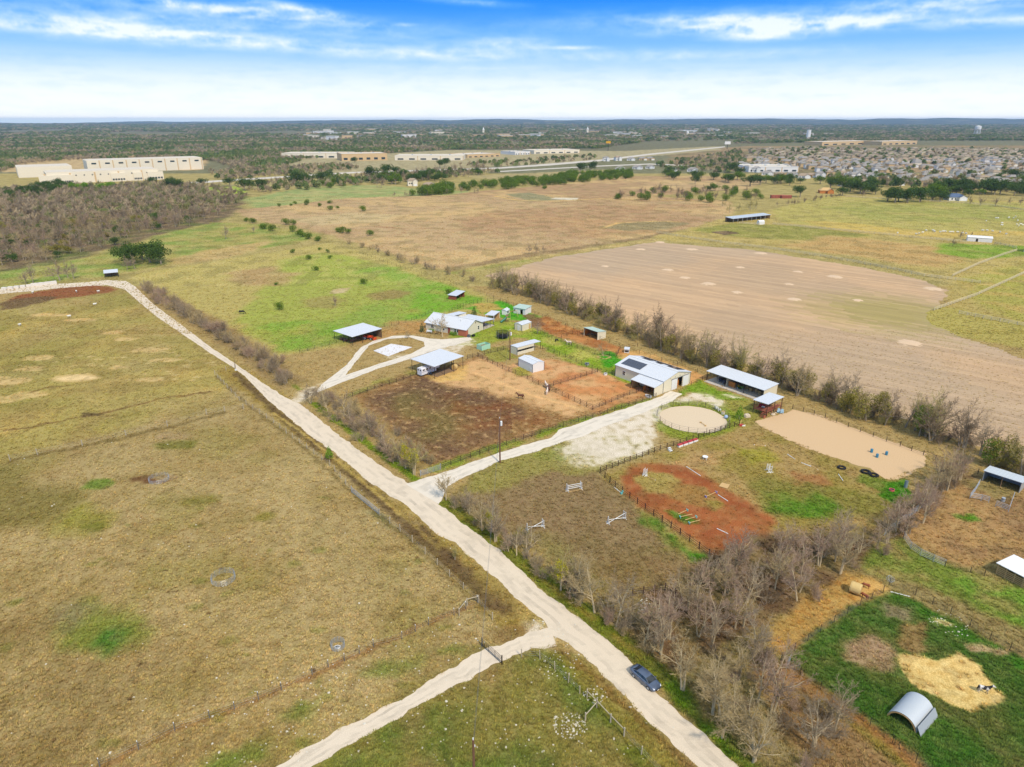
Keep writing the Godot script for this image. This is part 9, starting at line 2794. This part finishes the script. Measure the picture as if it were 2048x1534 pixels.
		big_building(q[3], q[0], q[1], M[q[2]])
	# town on the slope
	for k in 90:
		var p: Vector3 = (Vector3(-917.5, 0, -3296.8)).lerp(Vector3(1379.6, 0, -3740.1), rng.randf())
		p.z -= rng.randf_range(-700.0, 1500.0)
		p.x *= 1.0 + (-p.z - 2800.0) / 2800.0 * 0.8
		var hh := rng.randf_range(6.0, 14.0)
		var w := rng.randf_range(20.0, 70.0)
		var b := thing("town_building", "small pale building among the trees of the distant town", "building", p, rng.randf_range(-0.5, 0.5), "buildings of the distant town")
		bx(b, "wall", [M.far_cream, M.far_tan, M.far_white][rng.randi() % 3], Vector3(0, hh * 0.5, 0), Vector3(w, hh, 22))
		bx(b, "roof", [M.far_grey_roof, M.far_roof, M.far_white][rng.randi() % 3], Vector3(0, hh + 0.5, 0), Vector3(w + 2, 1.0, 24))
	for q in [[Vector3(-146.7, 0, -3740.1), 34.0], [Vector3(388.7, 0, -3740.1), 36.0], [Vector3(797.2, 0, -3296.8), 24.0]]:
		t = thing("church_spire", "pale church tower with pointed spire in the distant town", "church", q[0], 0.0, "church spires")
		bx(t, "tower", M.far_cream, Vector3(0, q[1] * 0.3, 0), Vector3(9, q[1] * 0.6, 9))
		var sp := Shape.new()
		sp.tube(Vector3(0, q[1] * 0.6, 0), Vector3(0, q[1], 0), 6.0, 0.2, 8)
		part(t, "spire", sp.raw(), M.far_white)
	water_tower(Vector3(2173.8, 0, -3397.6), 44.0, 13.0, "tall white water tower on many legs above the estate")
	water_tower(Vector3(1172.1, 0, -2870.6), 32.0, 8.0, "slim white standpipe water tower beyond the estate")
	# billboard by the highway
	t = thing("billboard", "roadside billboard with pale face on a tall post", "billboard", Vector3(553.4, 0, -1856.1), 0.2)
	rod(t, "post", M.dark_post, Vector3.ZERO, Vector3(0, 12, 0), 0.7)
	bx(t, "face", M.far_white, Vector3(0, 15, 0.4), Vector3(16, 7, 0.4))
	bx(t, "frame", M.dark_post, Vector3(0, 15, 0), Vector3(16.6, 7.6, 0.3))
	t = thing("pylon_sign", "yellow roadside pylon sign by the shops", "sign", Vector3(231.7, 0, -1738.4), 0.0)
	rod(t, "post", M.dark_post, Vector3.ZERO, Vector3(0, 18, 0), 0.6)
	bx(t, "face", plain("sign_yellow", Color(0.8, 0.6, 0.05)), Vector3(0, 20, 0), Vector3(11, 5, 1))
	# houses: new white ones in front, the estate behind
	var hm3 := house_meshes()
	var roofs := [M.far_grey_roof, M.far_brown_roof, M.far_grey_roof]
	for p in [Vector3(172.8, 0, -1317.8), Vector3(196.3, 0, -1334), Vector3(221.4, 0, -1334), Vector3(245.8, 0, -1350.6), Vector3(259.9, 0, -1350.6), Vector3(347.5, 0, -1059), Vector3(355.5, 0, -1038.5), Vector3(340.4, 0, -1069.6), Vector3(352.3, 0, -981.4), Vector3(363.1, 0, -963.7), Vector3(376.7, 0, -955.1), Vector3(380.9, 0, -930.1), Vector3(398.1, 0, -946.6), Vector3(403.1, 0, -930.1), Vector3(427, 0, -955.1), Vector3(439.3, 0, -946.6), Vector3(441.9, 0, -922), Vector3(456.8, 0, -930.1), Vector3(460.7, 0, -914.1), Vector3(383.8, 0, -815.7), Vector3(419.4, 0, -841.6), Vector3(448.1, 0, -828.5), Vector3(472.8, 0, -841.6), Vector3(498.3, 0, -855.2)]:
		house("white new-built house with grey roof at the near edge of the estate", hm3[rng.randi() % 3], p, rng.randf_range(-0.4, 0.2), M.far_white if rng.randf() < 0.7 else M.far_tan, roofs[rng.randi() % 3], "new white houses")
	for q in [[Vector3(163.5, 0, -1080.3), 0], [Vector3(193.8, 0, -1102.5), 1], [Vector3(215.3, 0, -1113.9), 0], [Vector3(265.5, 0, -1048.7), 1], [Vector3(238.3, 0, -1059), 0]]:
		house("grey hip-roofed house on freshly cleared tan ground", hm3[q[1]], q[0], -0.3, M.far_white, M.far_grey_roof, "houses on cleared ground")
	var frame := thing("unfinished_house", "unfinished orange plywood house shell beside the oak grove", "house", Vector3(327.1, 0, -735.9), -0.2)
	part(frame, "wall", hm3[0].wall, M.orange_wood)
	part(frame, "roof", hm3[0].roof, M.tan_boards)
	house("white house with dark blue-grey roof under the oak grove", hm3[1], Vector3(421.4, 0, -669.9), -0.1, M.far_white, plain("slate_blue_roof", Color(0.290, 0.360, 0.465), 0.7), "")
	house("pale bungalow at the far edge of the bare field", hm3[0], Vector3(-72.11, 0, -803.3), 0.2, M.far_white, M.far_grey_roof, "")
	house("small pale bungalow among scrub by the bare field", hm3[2], Vector3(-115.5, 0, -822), 0.2, M.far_cream, M.far_brown_roof, "")
	house("low brown-roofed house on the meadow behind the field", hm3[0], Vector3(-94.25, 0, -803.3), 0.1, M.far_tan, M.far_brown_roof, "")
	for q in [[Vector3(259.5, 0, -687.5), 14.0], [Vector3(267, 0, -685.3), 10.0]]:
		t = thing("shipping_container", "rust red container at the edge of the scrub strip", "container", q[0], 0.1, "red containers")
		bx(t, "box", M.red_boards, Vector3(0, 1.4, 0), Vector3(q[1], 2.8, 3.0))
		for k in 5:
			bx(t, "rib", M.rust_pipe, Vector3((k - 2) * q[1] / 5.0, 1.4, 1.52), Vector3(0.2, 2.6, 0.06))
		bx(t, "roof", M.brick_red, Vector3(0, 2.85, 0), Vector3(q[1] - 0.1, 0.08, 2.9))
	var estate := points([352,-1103,593,-1795,949,-2027,1628,-2146,560,-706,562,-816,521,-884,485,-964,426,-1019])
	var lots := []
	var ax := Vector2(1, 0).rotated(0.16)
	var az_ := Vector2(0, 1).rotated(0.16)
	for i in 70:
		for j in 56:
			var p: Vector2 = Vector2(250, -1950) + ax * (i * 19.0) + az_ * (j * 27.0 + (6.0 if j % 2 else 0.0))
			if Geometry2D.is_point_in_polygon(p, estate) and (i % 9 != 8) and rng.randf() < 0.7:
				lots.append([Vector3(p.x + rng.randf_range(-1.5, 1.5), 0, p.y + rng.randf_range(-2, 2)), (0.0 if j % 2 else PI) - 0.16 + rng.randf_range(-0.05, 0.05)])
	lots.sort_custom(func(a, b): return a[0].z > b[0].z)
	for k in mini(250, lots.size()):
		house("tan house with grey-brown roof in the packed rows of the estate", hm3[rng.randi() % 3], lots[k][0], lots[k][1], [M.far_tan, M.far_cream, M.far_white][rng.randi() % 3], roofs[rng.randi() % 3], "houses of the estate")
	var mm := MultiMesh.new()
	mm.transform_format = MultiMesh.TRANSFORM_3D
	mm.use_colors = true
	mm.mesh = hm3[1].both
	mm.instance_count = maxi(1, lots.size() - 250)
	for k in range(250, lots.size()):
		mm.set_instance_transform(k - 250, Transform3D(Basis(Vector3.UP, lots[k][1]), lots[k][0]))
		var g := rng.randf_range(0.6, 1.2)
		mm.set_instance_color(k - 250, Color(g, g * rng.randf_range(0.95, 1.03), g * rng.randf_range(0.88, 1.05)))
	var o := MultiMeshInstance3D.new()
	o.name = "distant_estate"
	o.multimesh = mm
	o.material_override = M.scattered_foliage
	add_child(o)
	tag(o, "packed roofs of the estate fading into the distance", "houses", "", "stuff")
	far_woods(rng, lots)

func water_tower(at: Vector3, h: float, r: float, label: String):
	var t := thing("water_tower", label, "water tower", at)
	var s := Shape.new()
	if r > 10.0:
		s.tube(Vector3(0, h * 0.55, 0), Vector3(0, h * 0.62, 0), r * 0.7, r, 20)
		s.tube(Vector3(0, h * 0.62, 0), Vector3(0, h * 0.92, 0), r, r, 20)
		s.tube(Vector3(0, h * 0.92, 0), Vector3(0, h, 0), r, r * 0.2, 20, true)
		for k in 8:
			var a := TAU * k / 8.0
			rod(t, "leg", M.far_white, Vector3(cos(a) * r * 1.05, 0, sin(a) * r * 1.05), Vector3(cos(a) * r * 0.9, h * 0.6, sin(a) * r * 0.9), 0.8)
		rod(t, "riser", M.far_white, Vector3.ZERO, Vector3(0, h * 0.56, 0), 1.6)
	else:
		s.tube(Vector3.ZERO, Vector3(0, h, 0), r, r, 18, true)
		rod(t, "roof_rail", M.galvanised, Vector3(0, h, 0), Vector3(0, h + 1.5, 0), r * 0.3)
	part(t, "tank", s.raw(), M.far_white)

func far_woods(rng: RandomNumberGenerator, lots: Array):
	var n := FastNoiseLite.new()
	n.seed = 3
	n.frequency = 0.004
	n.fractal_octaves = 3
	var allowed := points([-1303,-964,-829,-964,-739,-1029,-826,-1201,-831,-1318,-766,-1385,-555,-1318,-428,-1103,-377,-1162,-380,-1421,-154,-1795,46,-1856,278,-1856,446,-2105,704,-2233,1362,-2541,4001,-2664,76847,-22580,-62145,-22580])
	var open := []
	for q in [[-2037,-3505,-2360,-4494,-2031,-4320,-1606,-3740,-1576,-3297], [-1555,-3870,-1493,-4682,-978,-4682,-863,-3870,-1120,-3505], [-3295,-4682,-3452,-5624,-2625,-4320,-2636,-3740], [-427,-1318,-154,-1795,-129,-1500,-284,-1257], [194,-1795,474,-2484,801,-2601,689,-2233,407,-1921]]:
		open.append(points(q))
	var green := []
	var bare := []
	var z := -880.0
	while z > -9000.0:
		var step := maxf(8.0, -z / 150.0)
		var x := z * 0.86
		while x < -z * 0.86:
			var p := Vector3(x + rng.randf_range(-0.5, 0.5) * step, 0, z + rng.randf_range(-0.5, 0.5) * step)
			x += step
			var v := Vector2(p.x, p.z)
			if not Geometry2D.is_point_in_polygon(v, allowed):
				continue
			var f := n.get_noise_2d(p.x, p.z)
			var g := n.get_noise_2d(p.x * 0.35 + 900.0, p.z * 0.35)
			if g > 0.16 and p.z < -1700.0 and rng.randf() < 0.75:
				continue
			var out := false
			for q in open:
				if Geometry2D.is_point_in_polygon(v, q):
					out = true
			if out:
				continue
			if z < -6300.0:
				p.y = 14.0 * (-z - 6300.0) / 2700.0
			if f + rng.randf_range(-0.3, 0.3) > 0.0:
				green.append(p)
			else:
				bare.append(p)
		z -= step
	# garden trees of the estate and the scrub in front of it
	for l in lots:
		for e in 2:
			(green if rng.randf() < 0.35 else bare).append(l[0] + Vector3(rng.randf_range(-9, 9), 0, rng.randf_range(9.0, 15.0)))
	for p in in_area([240,-1201,568,-1795,360,-1080,287,-981,232,-1080], 300, rng, 6.0):
		(green if rng.randf() < 0.35 else bare).append(p)
	for p in in_area([424,-964,467,-914,528,-855,585,-768,540,-706,490,-746,434,-791,384,-855], 260, rng, 6.0):
		(green if rng.randf() < 0.3 else bare).append(p)
	for p in in_area([-436,-1029,-369,-1137,-272,-1201,-235,-1103,-292,-981,-364,-884], 420, rng, 6.0):
		(green if rng.randf() < 0.2 else bare).append(p)
	for p in in_area([-313,-816,-219,-964,-90,-1039,-17,-1019,-102,-884,-212,-780,-266,-716], 300, rng, 8.0):
		(green if rng.randf() < 0.35 else bare).append(p)
	for p in in_area([-102,-1175,75,-1421,184,-1500,143,-1318,-19,-1126], 130, rng, 8.0):
		(green if rng.randf() < 0.4 else bare).append(p)
	scatter("evergreen_woods", "dark evergreen woods spreading to the horizon", green, "far_green", 1.0, 1.7, [Color(0.196, 0.256, 0.075), Color(0.144, 0.208, 0.065), Color(0.235, 0.263, 0.090)], rng, 4.0)
	scatter("bare_woods", "grey-brown leafless woods between the evergreens towards the horizon", bare, "far_bare", 1.2, 1.9, [Color(0.396, 0.317, 0.196), Color(0.309, 0.249, 0.160), Color(0.464, 0.360, 0.208)], rng, 4.0)
